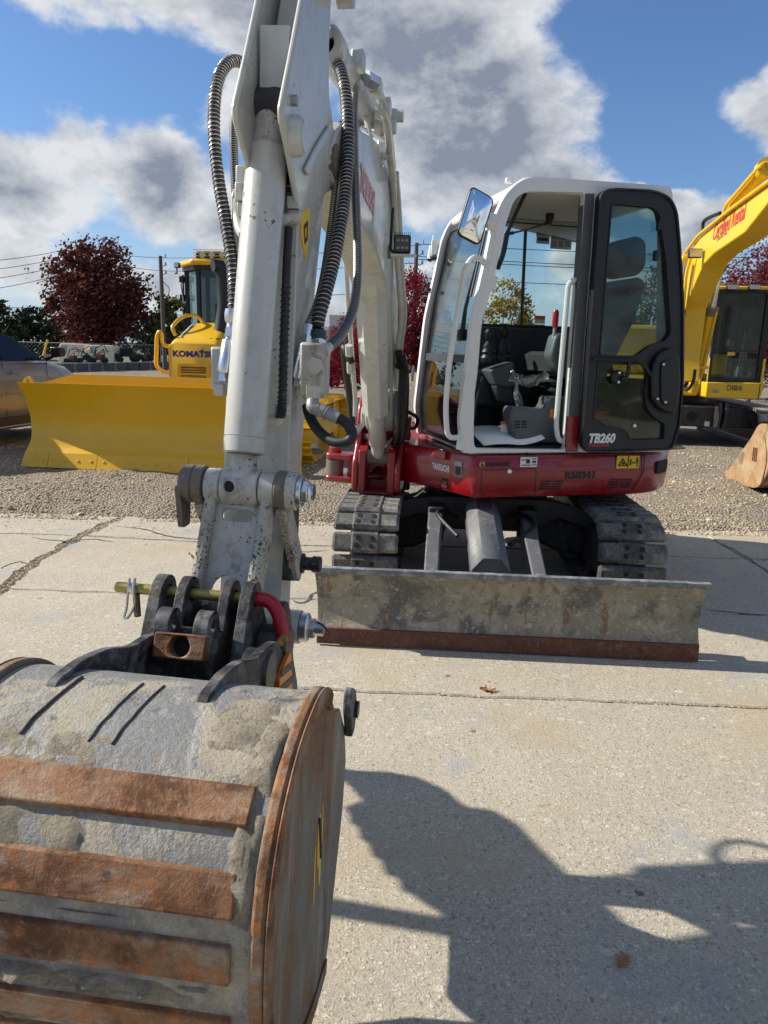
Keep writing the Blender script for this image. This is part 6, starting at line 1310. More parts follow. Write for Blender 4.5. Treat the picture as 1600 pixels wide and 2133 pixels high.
P0 = HF.px(1040, 470, 1, YS - .03); b = MB(HF); b.tube([P0, P0.lerp(Mc, .5) + Vector((.0, .0, -.01)), Mc + Vector((-.03, -.03, .02))], [.026, .026, .02], 12); b.box(P0.lerp(Mc, .35), (.05, .045, .09)); b.build('mirror_arm', M['cab_white'], mir, bevel=.006)
# hand rails
def hrail(pts, name, r=.0165, y=YS - .02, mat=M['cab_white'], par=None):
    P = []
    for q in pts: P.append(HF.px(q[0], q[1], 1, y + (q[2] if len(q) > 2 else 0)))
    b = MB(HF); b.tube(fillet(P, .07, 5), r, 10); return b.build(name, mat, par or cabf)
hrail(((1016, 556, 0), (1000, 537, .05), (984, 536, .06), (968, 560, .06), (936, 755, .06), (928, 850, .06), (932, 915, .05), (966, 908, 0)), 'grab_rail')
hrail(((1216, 582, -.05), (1196, 583, -.02), (1184, 592, -.02), (1158, 885, -.02), (1163, 918, -.02), (1180, 920, -.05)), 'grab_rail')
# bracket and antenna at the far front pillar
P = HF.px(909, 505, 1, YF); 
b = MB(HF); b.tube([HF.px(896, 540, 1, YF - .03), HF.px(901, 512, 1, YF - .03)], .022, 10); b.tube([HF.px(901, 512, 1, YF - .03), HF.px(904, 490, 1, YF - .03)], .009, 8); b.box(HF.px(909, 518, 1, YF - .01), (.07, .02, .10)); b.build('beacon_bracket', M['cab_white'], cabf)
b = MB(HF); b.tube([HF.px(893, 543, 1, YF - .04), HF.px(899, 530, 1, YF - .04)], .02, 8); b.tube([HF.px(899, 538, 1, YF - .02), HF.px(909, 535, 1, YF)], .02, 8); b.build('nozzle', M['black'], cabf)
b = MB(HF); q = HF.px(897, 604, 1, YF + .0); b.box(q, (.07, .07, .02)); b.build('strap', M['black'], cabf)
# B pillar and threshold
bp_ = sx([(1219, 402), (1240, 402), (1232, 520), (1216, 740), (1205, 940), (1179, 939), (1192, 766), (1207, 572)])
b = MB(HF); b.prism(bp_, YS - .075, YS - .0015); b.build('door_pillar', paint('grey_pillar', (.075, .075, .08), .5, (.2, .19, .17), .3), cabf, bevel=.006)
rb = sx([(1183, 868), (1206, 866), (1203, 941), (1178, 941)]); b = MB(HF); b.prism(rb, YS - .02, YS + .001); b.build('red_corner', M['red'], cabf, bevel=.003)

# --- the door, swung back against the rear of the cab
YD = YS + .015
do = roundpoly(sx([(1240, 412), (1252, 398), (1275, 395), (1353, 399), (1386, 413), (1400.7, 442), (1407.5, 516), (1414, 625), (1414, 788), (1407.5, 883), (1391, 935), (1217, 941), (1204, 925), (1217, 733), (1233.5, 516)], YD), [.02, .02, .02, .05, .05, .05, .05, .05, .05, .05, .04, .03, .03, .05, .05], 4)
gu = roundpoly(sx([(1264, 430), (1270, 424), (1352, 432), (1366, 446), (1380, 543), (1391, 694), (1380, 712), (1345, 722), (1318, 744), (1240, 741)], YD), [.015, .02, .04, .05, .05, .04, .04, .04, .03, .02], 4)
gl_ = roundpoly(sx([(1237, 757), (1336, 756), (1342, 775), (1336, 815), (1341, 848), (1356, 866), (1378, 880), (1376, 915), (1302, 917), (1297, 900), (1288, 893), (1258, 889), (1227, 870)], YD), .02, 4)
b = MB(HF); b.plate(do, [gu, gl_], YD, YD + .045); door = b.build('door', M['black'], cabf, smooth=40)
bb_ = door.modifiers.new('bevel', 'BEVEL'); bb_.width = .007; bb_.segments = 2; bb_.limit_method = 'ANGLE'; bb_.angle_limit = RAD(50)
b = MB(HF); b.plate(do, [inset(do, .012)], YD + .046, YD + .056); b.build('door_seal', M['rubber'], door, bevel=.004)
for o_, nm_ in ((gu, 'upper_glass'), (gl_, 'lower_glass')):
    b = MB(HF); b.plate(inset(o_, -.006), [], YD + .018, YD + .023); b.build(nm_, M['glass_t'], door, smooth=0)
    b = MB(HF); b.plate(o_, [inset(o_, .008)], YD + .012, YD + .050); b.build('glass_seal', M['rubber'], door)
lt = roundpoly(sx([(1354, 738), (1384, 722), (1398, 740), (1402, 790), (1398, 840), (1386, 862), (1362, 852), (1343, 832), (1342, 770)], YD), .03, 4)
b = MB(HF); b.prism(lt, YD + .046, YD + .085); lh = b.build('latch_housing', M['black'], door, bevel=.012)
l2 = roundpoly(sx([(1374, 752), (1396, 748), (1399, 790), (1394, 838), (1380, 846), (1370, 832), (1370, 770)], YD + .06), .02, 4)
b = MB(HF); b.prism(l2, YD + .086, YD + .098); b.build('latch_cover', M['black'], lh, bevel=.004)
for (u, v) in ((1383, 759), (1371, 831), (1387, 838)): q = HF.px(u, v, 1, YD + .1); b = MB(HF); b.lathe((q.x, YD + .098, q.z), (q.x, YD + .104, q.z), [(0, .010), (.006, .006)], 10); b.build('screw', M['zinc'], lh)
q = HF.px(1407, 779, 1, YD + .05); b = MB(HF); b.box((q.x, YD + .055, q.z), (.022, .02, .052)); b.build('door_striker', M['vinyl'], door, bevel=.002)
q2 = HF.px(1407, 780, 1, YD + .07); b = MB(HF); b.box((q2.x, YD + .067, q2.z), (.012, .006, .014)); b.build('striker_slot', M['ink'], door)
b = MB(HF); b.tube(fillet([HF.px(u, v, 1, YD + .075) for u, v in ((1238, 748), (1330, 752), (1342, 762), (1358, 784))], .03, 4), .011, 8); b.build('inner_bar', M['black'], door)
b = MB(HF); b.tube(fillet([HF.px(u, v, 1, YD + .07) for u, v in ((1311, 752), (1309, 776), (1303, 790), (1294, 788))], .02, 4), .013, 8); b.build('lever', M['black'], door)
q = HF.px(1287, 786, 1, YD + .05); b = MB(HF); b.lathe((q.x, YD + .03, q.z), (q.x, YD + .06, q.z), [(0, .045), (.02, .045), (.03, .035)], 20); kn = b.build('lock_body', M['black'], door)
for dz_ in (.028, -.028): b = MB(HF); b.cyl((q.x, YD + .06, q.z + dz_), (q.x, YD + .066, q.z + dz_), .008, n=8); b.build('screw', M['zinc'], kn)
q = HF.px(1316, 886, 1, YD); b = MB(HF); b.lathe((q.x, YD + .023, q.z), (q.x, YD + .04, q.z), [(0, .014), (.012, .014), (.017, .008)], 12); b.build('door_stop', M['zinc'], door)
for (u, v) in ((1371, 470), (1364, 533)): q = HF.px(u, v, 1, YD + .04); b = MB(HF); b.box((q.x, YD + .05, q.z), (.03, .03, .06)); b.build('hinge_block', M['black'], door, bevel=.008)
p0 = HF.w(HF.px(1224, 922, 1, YD + .046)); p1 = HF.w(HF.px(1279, 922, 1, YD + .046)); text('TB260', 'lettering', M['vinyl'], door, p0, -HF.x, HF.y, .078, width=(p1 - p0).length, shear=.22, bold=.0035)
p0 = HF.w(HF.px(1224, 930, 1, YD + .046)); p1 = HF.w(HF.px(1268, 930, 1, YD + .046)); text('TAKEUCHI', 'lettering', M['inkred'], door, p0, -HF.x, HF.y, .022, width=(p1 - p0).length, bold=.0008)

# --- inside the cab
b = MB(HF); b.box2((-.88, YF + .08, .957), (.44, YS - .07, .968)); b.build('floor_mat', M['rubber'], cabf)
for k in range(16):
    b = MB(HF); x = -.50 + k * .055; b.tube([(x, YS - .085, .970), (x + .05, YS - .16, .970)], .0035, 4); b.build('mat_rib', M['dgrey'], cabf)
# seat (parts of its own)
b = MB(HF); b.loft([[(x, y, z) for x, y in rrect(-.62, .18, -.14, .66, .06, 3)] for z in (1.43, 1.45)] + [[(x, y, 1.53) for x, y in rrect(-.60, .20, -.12, .64, .06, 3)], [(x, y, 1.555) for x, y in rrect(-.56, .24, -.16, .60, .06, 3)]])
seat = b.build('seat', M['seat'], ex, smooth=40)
for z, w_ in ((1.36, .0), (1.30, .02), (1.24, .0), (1.19, .02)): b = MB(HF); b.loft([[(x, y, z + dz) for x, y in rrect(-.58 + i_, .22 + i_, -.18 - i_, .62 - i_, .04, 2)] for dz, i_ in ((-.025, .03 + w_), (0, w_), (.025, .03 + w_))]); b.build('suspension_bellow', M['rubber'], seat, smooth=40)
bk = [(-.62, 1.50), (-.50, 1.50), (-.60, 1.80), (-.68, 2.02), (-.74, 2.05), (-.80, 2.02), (-.76, 1.80)]
b = MB(HF); b.prism(roundpoly(bk, .06), .22, .62); b.build('backrest', M['seat'], seat, bevel=.05, seg=3)
h0 = [(-.66, 2.06), (-.66, 2.27), (-.72, 2.31), (-.80, 2.28), (-.82, 2.12), (-.76, 2.05)]; b = MB(HF); b.prism(roundpoly(h0, .06), .28, .58); b.build('headrest', M['seat'], seat, bevel=.03, seg=3)
# consoles, levers
b = MB(HF); lc = sx([(1138, 742), (1150, 696), (1186, 692), (1200, 740), (1196, 790), (1176, 788), (1150, 768)], .70); b.prism(roundpoly(lc, .03), .64, .76); b.build('left_console', M['grey'], ex, bevel=.025, seg=3)
lv0 = HF.px(1152, 720, 1, .72); lv1 = HF.px(1156, 682, 1, .72); lv2 = HF.px(1158.5, 645, 1, .72)
b = MB(HF); b.tube([lv0, lv1], .011, 8); lev = b.build('safety_lever', M['galv'], ex)
b = MB(HF); b.tube([lv1, lv1.lerp(lv2, .15), lv1.lerp(lv2, .85), lv2], [.016, .02, .02, .012], 10); b.build('lever_grip', M['redplastic'], lev)
b = MB(HF); b.prism(roundpoly(sx([(1009, 770), (1058, 752), (1062, 800), (1050, 806), (1022, 802)], .25), .02), .12, .36); b.build('right_console', M['grey'], ex, bevel=.02)
b = MB(HF); b.prism(roundpoly(sx([(1022, 802), (1058, 804), (1060, 838), (1030, 836)], .25), .02), .14, .34); b.build('console_post', M['dgrey'], ex, bevel=.02)
b = MB(HF); b.box2((-.80, .15, .97), (-.02, .75, 1.16)); b.build('seat_base', M['grey'], ex, bevel=.03)
bx = sx([(1060, 870), (1064, 846), (1130, 852), (1136, 842), (1140, 826), (1180, 826), (1172, 925), (1072, 918)], .78); b = MB(HF); b.prism(roundpoly(bx, .025), .66, .80); hb2 = b.build('heater_box', M['grey'], ex, bevel=.015)
for k in range(3):
    for c in range(2): q = HF.px(1078 + c * 14, 878 + k * 6, 1, .803); b = MB(HF); b.box((q.x, .801, q.z), (.035, .004, .009)); b.build('vent_slot', M['hole'], hb2)
q = HF.px(1149, 861, 1, .803); b = MB(HF); b.box((q.x, .803, q.z), (.022, .008, .055)); b.build('reflector', M['decal_o'], hb2)
q = HF.px(1053, 890, 1, .72); b = MB(HF); b.box((q.x, .70, q.z), (.05, .006, .07)); b.build('label', M['vinyl'], hb2); b = MB(HF); b.box((q.x, .704, q.z + .025), (.05, .004, .02)); b.build('label_header', M['decal_o'], hb2)
for (u, v, y, h) in ((1020, 692, .30, .20), (1052, 686, .16, .22)):
    q = HF.px(u, v, 1, y); b = MB(HF); b.lathe(q - Vector((0, 0, h)), q + Vector((0, 0, .02)), [(0, .05), (.03, .055), (.05, .045), (.07, .05), (.09, .04), (.11, .042), (h - .06, .018), (h - .04, .03), (h, .034), (h + .02, .02)], 14); b.build('joystick', M['black'], ex)
for (y, x) in ((.25, .30), (.45, .30)):
    b = MB(HF); b.tube([(x, y, .96), (x - .02, y, 1.20), (x - .06, y, 1.38)], .011, 8); b.box((x + .02, y, 1.0), (.16, .09, .02)); b.build('pedal_lever', M['black'], ex)
b = MB(HF); b.box2((-.3, YF + .08, 1.16), (.34, YF + .26, 1.42)); b.build('side_box', M['dgrey'], ex, bevel=.03)
b = MB(HF); b.tube(smoothpath([HF.px(1146, 456, 1, .30), HF.px(1130, 468, 1, .30), HF.px(1098, 478, 1, .45), HF.px(1060, 487, 1, .78)], 6), .006, 6); b.build('mirror_cable', M['black'], ex)
q = HF.px(1145, 458, 1, .30); b = MB(HF); b.lathe(q + Vector((0, 0, .05)), q - Vector((0, 0, .03)), [(0, .02), (.02, .03), (.08, .02)], 10); b.build('dome_lamp', M['black'], ex)
b = MB(HF); b.tube([HF.px(u, v, 1, YS - .10) for u, v in ((1097, 398), (1086, 420), (1070, 455), (1056, 486))], .012, 6); b.build('gas_strut', M['black'], ex)
b = MB(HF); b.tube(fillet([HF.px(u, v, 1, YS - .10) for u, v in ((1056, 487), (1050, 520), (1046, 535), (1036, 560))], .02), .016, 6); b.tube([HF.px(1055, 487, 1, YS - .10), HF.px(1070, 485, 1, YS - .10)], .010, 6); b.build('window_latch', M['black'], ex)
# stickers on the far window
def fwin(us, vs_, mat, name, par=ff, off=.0): y = YF + .033 + off; p0 = HF.px(us[0], vs_[1], 1, y); p1 = HF.px(us[1], vs_[0], 1, y); b = MB(HF); b.box(((p0.x + p1.x) / 2, y, (p0.z + p1.z) / 2), (abs(p1.x - p0.x), .002, abs(p1.z - p0.z))); return b.build(name, mat, par)
fwin((1117, 1146), (474, 492), M['decal_g'], 'sticker'); fwin((1117, 1145), (494, 507), M['decal_g'], 'sticker'); fwin((1146, 1193), (477, 518), M['decal_g'], 'sticker'); fwin((1147, 1193), (476, 483), M['decal_o'], 'sticker_header', off=.003)
for k in range(5): fwin((1119, 1144), (476 + k * 3.1, 477.3 + k * 3.1), M['inkgrey'], 'print', off=.004)
for k in range(4): fwin((1149, 1180), (487 + k * 3.2, 488.3 + k * 3.2), M['inkgrey'], 'print', off=.004)
for c in range(3): fwin((1150 + c * 14, 1160 + c * 14), (502, 514), M['inkgrey'], 'print', off=.004)
q = HF.w(HF.px(1120, 501, 1, YF + .037)); q1 = HF.w(HF.px(1143, 500, 1, YF + .037)); text('WARNING', 'lettering', M['ink'], ff, q, -HF.x, HF.y, .03, width=(q1 - q).length, bold=.001)
fwin((1084, 1100), (660, 688), M['decal_y'], 'sticker'); fwin((1099, 1110), (672, 688), M['decal_g'], 'sticker'); fwin((1113, 1136), (658, 674), M['vinyl'], 'sticker'); fwin((1113, 1136), (658, 665), M['decal_o'], 'sticker_header', off=.003); fwin((1112, 1135), (676, 689), M['decal_y'], 'sticker'); fwin((1027, 1038), (675, 688), M['vinyl'], 'sticker'); fwin((1039, 1060), (674, 688), M['decal_y'], 'sticker')
for (c, s_) in (((1092, 667), 5), ((1119, 682), 5)):
    y = YF + .038; tri = sx([(c[0] - s_, c[1] + s_ * .8), (c[0] + s_, c[1] + s_ * .8), (c[0], c[1] - s_)], y); b = MB(HF); b.plate(tri, [inset(tri, .005)], y, y + .001); b.build('warning_triangle', M['ink'], ff)
# paperwork on the cab floor, plastic wrap on the seat
pc = HF.w(HF.px(1055, 917, 1, .80)); paper = thing('paper_booklet', pc, 'white paper booklet lying curled on the cab floor', 'paper')
b = MB(HF); N = 14; c_ = HF.px(1055, 918, 1, .80); vs = []
for i in range(N + 1):
    t = i / N; x = c_.x + .20 - .42 * t; z = .978 + .010 * sin(t * 5) + (.05 * max(0, (t - .55) / .45) ** 1.5)
    vs += [(x, .62 - .02 * t, z + .085), (x - .02, .87 - .05 * max(0, t - .6), z)]
b.add(vs, [(2 * i, 2 * i + 1, 2 * i + 3, 2 * i + 2) for i in range(N)]); o = b.build('sheet', M['paper'], paper, smooth=60); sd = o.modifiers.new('thick', 'SOLIDIFY'); sd.thickness = .004
b = MB(HF); b.box((c_.x + .16, .80, .975), (.12, .09, .012)); b.build('dark_cover', M['black'], paper, bevel=.003)
pw = thing('plastic_wrap', HF.w(HF.px(1090, 780, 1, .66)), 'crumpled clear plastic wrap hanging off the seat edge', 'wrap')
rw = random.Random(4); b = MB(HF); NX_, NY_ = 22, 7
for i in range(NX_):
    for j in range(NY_):
        t = i / (NX_ - 1); s_ = j / (NY_ - 1); q = HF.px(1063 + 78 * t, 770 + 14 * sin(t * 3.4) + 22 * s_, 1, .665)
        b.v.append(HF.w((q.x, .665 + .03 * sin(s_ * 6 + t * 9) + rw.uniform(-.012, .012), q.z + rw.uniform(-.010, .010))))
b.f = [(i * NY_ + j, i * NY_ + j + 1, (i + 1) * NY_ + j + 1, (i + 1) * NY_ + j) for i in range(NX_ - 1) for j in range(NY_ - 1)]
b.build('fold', M['plasticwrap'], pw, smooth=80, fix=False)
b = MB(HF); n0 = 12
for i in range(n0):
    t = i / (n0 - 1)
    for j in range(5):
        s_ = j / 4 - .5; w_ = 8 + 16 * t ** 1.5; q = HF.px(1074 + 3 * t + s_ * w_, 785 + 85 * t, 1, .70); b.v.append(HF.w((q.x, .70 + .05 * t + .02 * sin(j * 2 + i) + rw.uniform(-.006, .006), q.z)))
b.f = [(i * 5 + j, i * 5 + j + 1, (i + 1) * 5 + j + 1, (i + 1) * 5 + j) for i in range(n0 - 1) for j in range(4)]
b.build('hanging_strip', M['plasticwrap'], pw, smooth=80, fix=False)
# ------------------------------------------------------------------ boom, arm, cylinders, hoses
def bp_(u, v, l): q = BF.px(u, v, 1, l); return (q.x, q.z)
def bat(u, v, dist): return BF.loc(CAM + ray(u, v) * dist)
def BM(): return MB(BF)
BW = .095
boom_poly = [(.12, .99), (.21, 1.05), (.24, 1.16), (.44, 1.42), (.74, 1.72), (1.02, 1.90), (1.40, 1.995), (1.80, 2.035), (2.40, 2.06), (2.53, 2.05), (2.60, 2.13), (2.53, 2.22), (2.38, 2.29), (1.80, 2.40), (1.25, 2.48), (.92, 2.46), (.62, 2.28), (.36, 1.92), (.08, 1.42), (.00, 1.18), (.03, 1.05)]
b = BM(); b.prism(roundpoly(boom_poly, .05, 3), -BW, BW); boom = b.build('boom', M['white'], ex, bevel=.008)
pa = HF  # lettering on the boom's right side
T0 = BF.w((2.02, BW + .002, 2.155)); T1 = BF.w((1.60, BW + .002, 2.13)); text('TAKEUCHI', 'lettering', M['inkpink'], boom, T0, T1 - T0, BF.y, .13, width=(T1 - T0).length, bold=.004)
for (s_, z, r) in ((.12, 1.10, .075),):
    b = BM(); b.lathe((s_, -BW - .035, z), (s_, BW + .035, z), [(0, r * .8), (.008, r), (2 * BW + .062, r), (2 * BW + .07, r * .8)], 26); b.build('pin_boss', M['white'], boom)
# lift cylinder, its folded guard, pivot
c0 = Vector((.17, 0, .83)); c1 = Vector((1.00, 0, 2.05)); cd_ = (c1 - c0).normalized()
def along(z): return c0 + (c1 - c0) * ((z - c0.z) / (c1.z - c0.z))
b = BM(); b.lathe(along(.92), along(1.75), [(0, .045), (.02, .058), (.9, .058)], 28); bc = b.build('boom_cylinder', M['white'], ex)
b = BM(); b.tube([c0, along(.94)], [.042, .048], 18); b.build('cylinder_eye_neck', M['white'], bc)
b = BM(); b.lathe(c0 + Vector((0, -.07, 0)), c0 + Vector((0, .07, 0)), [(0, .05), (.14, .05)], 22); b.build('cylinder_eye', M['cast'], bc)
ga, gb_ = along(1.16), along(1.96)
nv = Vector((cd_.z, 0, -cd_.x))
def gsec(p, k=1.0): return [p + nv * x * k + Vector((0, y * k, 0)) for x, y in ((-.06, -.082), (.035, -.082), (.080, -.038), (.080, .038), (.035, .082), (-.06, .082))]
b = BM(); b.loft([gsec(ga), gsec(ga.lerp(gb_, .97), 1.08)], caps=True); b.build('rod_guard', M['white'], bc, smooth=25, bevel=.004)
b = BM(); b.tube([along(1.75), c1], .034, 16); b.build('rod', M['chrome'], bc)
b = BM(); b.lathe(c1 + Vector((0, -.075, 0)), c1 + Vector((0, .075, 0)), [(0, .062), (.15, .062)], 24); b.build('rod_eye', M['white_worn'], bc)
for s_ in (-1, 1): b = BM(); b.prism(roundpoly([(.92, 2.12), (.93, 1.99), (1.0, 1.96), (1.07, 2.0), (1.16, 2.12)], .03), s_ * .088 - .012, s_ * .088 + .012); b.build('pivot_ear', M['white'], boom, bevel=.006)
b = BM(); b.lathe(c1 + Vector((0, -.115, 0)), c1 + Vector((0, .115, 0)), [(0, .035), (.23, .035)], 18); b.build('pivot_pin', M['cast'], boom)
b = BM(); b.box(c1 + Vector((.05, .075, -.06)), (.03, .03, .06)); b.build('pin_keeper', M['white'], boom, bevel=.006)
# lock valve block on the boom cylinder
v0_ = Vector((.42, .105, 1.0)); q = BF.px(827, 855, 1, .10)
b = BM(); b.box(q, (.05, .055, .13)); vb = b.build('valve_block', M['white'], bc, bevel=.005)
b = BM(); b.lathe(q + Vector((.026, 0, .0)), q + Vector((.03, 0, 0)), [(0, .018), (.004, .018)], 16); b.build('valve_plug', M['inkgrey'], vb)
b = BM(); b.box(q + Vector((0, 0, .10)), (.045, .05, .07)); b.build('valve_cap', M['galv'], vb, bevel=.006)
q2 = BF.px(825, 905, 1, .09); b = BM(); b.tube(fillet([q + Vector((0, 0, -.06)), Vector((q.x, .10, q2.z)), Vector((c0.x + .08, .05, q2.z - .04))], .03), .013, 8); b.build('steel_pipe', M['white'], bc)
# pipes down both sides of the boom
for dy, dx in ((.115, .10), (.128, .02), (.115, -.06)):
    pts = [(.30 + dx * .3, dy, 1.30), (.34 + dx * .6, dy, 1.55), (.44 + dx, dy + .03, 1.75), (.60 + dx * 1.2, dy + .012, 1.98), (.86 + dx, dy, 2.30), (1.05 + dx, dy, 2.42)]
    b = BM(); b.tube(fillet(pts, .08), .016, 8); b.build('boom_pipe', M['white'], boom)
for dy in (-.115,):
    b = BM(); b.tube(fillet([(.40, dy - .02, 1.12), (.42, dy - .02, 1.24), (.62, dy - .02, 1.50), (.92, dy - .01, 1.85), (1.1, dy, 2.05)], .08), .014, 8); b.build('boom_pipe', M['white'], boom)
b = BM(); b.tube(fillet([(.30, -.10, 1.06), (.30, -.135, 1.0), (.31, -.165, .99), (.31, -.165, 1.07)], .03), .017, 10); b.build('elbow_pipe', M['white'], boom)
hq = [BF.px(u, v, 1, -.165) for u, v in ((740, 845), (737, 810), (727, 740), (726, 705), (734, 692), (748, 712))]
b = BM(); b.tube(smoothpath([Vector((.31, -.165, 1.05)), Vector((.36, -.175, 1.2)), Vector((.50, -.19, 1.42)), Vector((.62, -.185, 1.54)), Vector((.66, -.16, 1.52)), Vector((.64, -.13, 1.46))], 7), .022, 12); b.build('loop_hose', M['rubber'], boom)
for z in (1.40, 1.50): b = BM(); s_ = .40 + (z - 1.12) * .74; b.hexnut((s_, -.14, z), (s_ + .03, -.14, z + .06), .024); b.build('pipe_fitting', M['white'], boom)
# bundled black hoses hanging at the boom foot
rh = random.Random(8)
for k in range(9):
    l = .118 + .018 * (k % 3); sx_ = .26 - .03 * (k // 3)
    pts = [(sx_ + .20 + rh.uniform(-.03, .03), l, 1.50 + rh.uniform(-.05, .04)), (sx_ + .10 + rh.uniform(-.02, .02), l + .02, 1.40), (sx_ + .06 + rh.uniform(-.04, .04), l + .025, 1.20), (sx_ - .02, l + .01, .98 + rh.uniform(-.02, .04)), (sx_ - .2, l - .05, .92)]
    b = BM(); b.tube(smoothpath(pts, 6), .015, 8); b.build('hose', M['rubber'], boom)
b = BM(); b.tube(smoothpath([(.10, .18, 1.14), (.05, .24, 1.10), (.0, .23, 1.03), (.02, .17, 1.02)], 6), .013, 8); b.build('hose', M['rubber'], boom)
b = BM(); b.box((.0, .17, 1.02), (.10, .06, .16)); b.build('hose_guard', M['red_flat'], boom, bevel=.01)
b = BM(); b.lathe((.22, .20, 1.40), (.22, .205, 1.40), [(0, .05), (.012, .05)], 16); b.build('hose_clip', M['vinyl'], boom)
# work lamp on a bracket, right of the boom
wl = bat(838, 508, 3.5); LF = Fr(BF.w(wl), Vector((-.03, -1, 0)), (0, 0, 1), .84)
b = MB(LF); b.prism([(y, z) for y, z in rrect(-.050, -.05, .050, .05, .014)], -.055, .0, 'yz'); lamp = b.build('work_lamp', M['black'], boom, bevel=.004)
b = MB(LF); b.prism(rrect(-.042, -.042, .042, .042, .010), .001, .006, 'yz'); b.build('lens', flat('smoked_lens', (.06, .06, .06), .25), lamp)
for r in range(2):
    for c in range(3): b = MB(LF); b.lathe((.004, -.024 + c * .024, .02 - r * .04), (.010, -.024 + c * .024, .02 - r * .04), [(0, .009), (.005, .009), (.006, .006)], 10); b.build('led', flat('led_reflector', (.25, .25, .24), .15, .6), lamp)
for k in range(9): b = MB(LF); b.box((-.03, -.044 + .011 * k, .058), (.05, .003, .016)); b.build('cooling_fin', M['black'], lamp)
b = MB(LF); b.box((-.02, .01, -.062), (.09, .15, .010)); b.build('lamp_bracket', M['white'], lamp, bevel=.002)
b = MB(LF); b.tube(fillet([(-.03, -.06, .20), (-.03, -.07, -.03), (-.03, -.045, -.045)], .03), .007, 6); b.build('lamp_cable', M['rubber'], lamp)

# arm cylinder on top of the boom
a0 = Vector((1.16, 0, 2.66)); a1 = Vector((2.30, 0, 2.555)); ad = (a1 - a0).normalized(); atop = Vector((2.66, 0, 2.60))
b = BM(); b.lathe(a0 + ad * .08, a1 - ad * .10, [(0, .045), (.02, .056), (.94, .056)], 28); ac = b.build('arm_cylinder', M['white'], ex)
b = BM(); b.lathe(a1 - ad * .13, a1, [(0, .058), (.01, .064), (.12, .064), (.13, .058), (.13, .034)], 28, hollow=True); b.build('cylinder_head', M['white'], ac)
b = BM(); b.lathe(a1 - ad * .012, a1 - ad * .004, [(0, .034), (.006, .044), (.008, .05)], 28, hollow=True); b.build('wiper_seal', M['ink'], ac)
b = BM(); b.tube([a1 - ad * .15, atop], .031, 20); b.build('rod', M['chrome'], ac)
b = BM(); b.lathe(atop + Vector((0, -.05, 0)), atop + Vector((0, .05, 0)), [(0, .055), (.10, .055)], 22); b.build('rod_eye', M['white'], ac)
b = BM(); b.lathe(a0 + Vector((0, -.05, 0)), a0 + Vector((0, .05, 0)), [(0, .06), (.10, .06)], 22); b.build('cylinder_eye', M['white'], ac)
for s_ in (-1, 1): b = BM(); b.prism(roundpoly([(1.02, 2.44), (1.34, 2.44), (1.24, 2.66), (1.16, 2.73), (1.08, 2.66)], .05), s_ * .07 - .012, s_ * .07 + .012); b.build('cylinder_ear', M['white'], boom, bevel=.006)
b = BM(); b.lathe(a0 + Vector((0, .06, 0)), a0 + Vector((0, .16, 0)), [(0, .045), (.04, .045), (.042, .03), (.10, .03)], 20); b.build('ear_pin', M['white'], boom)
for (s_, z, dy) in ((1.95, 2.62, .06), (1.72, 2.60, .10), (1.55, 2.58, .12)):
    b = BM(); b.box((s_, dy, z), (.07, .05, .07)); b.build('pipe_clamp', M['white'], ac, bevel=.008)
b = BM(); b.hexnut((1.84, .07, 2.60), (1.78, .10, 2.60), .032); b.build('fitting', M['zinc'], ac)
for pts in ([(1.80, .10, 2.60), (1.60, .12, 2.58), (1.40, .125, 2.50), (1.25, .13, 2.40)], [(1.70, .13, 2.52), (1.55, .135, 2.50), (1.36, .13, 2.42), (1.2, .13, 2.36)]):
    b = BM(); b.tube(fillet(pts, .06), .018, 8); b.build('boom_pipe', M['white'], boom)
# rails, blocks and small rod-like clamps over the boom's right shoulder
for (u0, v0, u1, v1, l, r, m_) in ((735, 190, 768, 190, .12, .014, 'white'), (752, 178, 768, 182, .13, .012, 'galv'), (757, 210, 773, 300, .13, .013, 'white'), (742, 205, 772, 205, .12, .010, 'white'), (752, 265, 806, 296, .12, .011, 'zinc'), (752, 300, 800, 322, .12, .011, 'zinc'), (748, 318, 798, 345, .12, .010, 'white'), (798, 285, 818, 288, .13, .016, 'white'), (786, 322, 808, 328, .13, .014, 'white'), (783, 238, 806, 246, .12, .02, 'white')):
    z0 = 1.72 + 0 * l; p = BF.px(u0, v0, 1, l); q = BF.px(u1, v1, 1, l)
    pm = bat(u0, v0, 3.3); qm = bat(u1, v1, 3.3); b = BM(); b.tube([pm, qm], r, 8); b.build('pipe_clamp_bar', M[m_], boom)
b = BM(); pm = bat(795, 262, 3.4); b.lathe(pm + Vector((0, -.03, 0)), pm + Vector((0, .07, 0)), [(0, .05), (.03, .05), (.031, .036), (.10, .036)], 20); b.build('pin_end', M['white'], boom)

# the arm
AW = .075
front = [(2.80, 2.74), (2.86, 2.60), (2.95, 2.425), (3.06, 2.24), (3.145, 2.105), (3.135, 2.075), (3.05, 2.01)]
cast = front + [(2.94, 1.90), (2.60, 2.02), (2.46, 2.06), (2.46, 2.20), (2.60, 2.30), (2.62, 2.42), (2.60, 2.70)]
for nm_, l0, l1 in (('cast_plate', -.046, -.031), ('cast_plate', AW - .008, AW + .008)):
    b = BM(); b.prism(roundpoly(cast, .03, 3), l0, l1); o = b.build(nm_, M['white'], None or ex, bevel=.006)
    if l0 < 0: arm_left = o
    else: arm_right = o
b = BM(); web = [(2.70, 2.74), (2.76, 2.56), (2.85, 2.38), (2.94, 2.22), (2.93, 2.17), (2.82, 2.20), (2.72, 2.40), (2.66, 2.72)]; b.prism(web, -.021, AW - .021); arm = b.build('arm', M['white'], ex, bevel=.006)
ch = [b_ for b_ in (arm_left, arm_right)]
for c_ in ch: c_.parent = arm
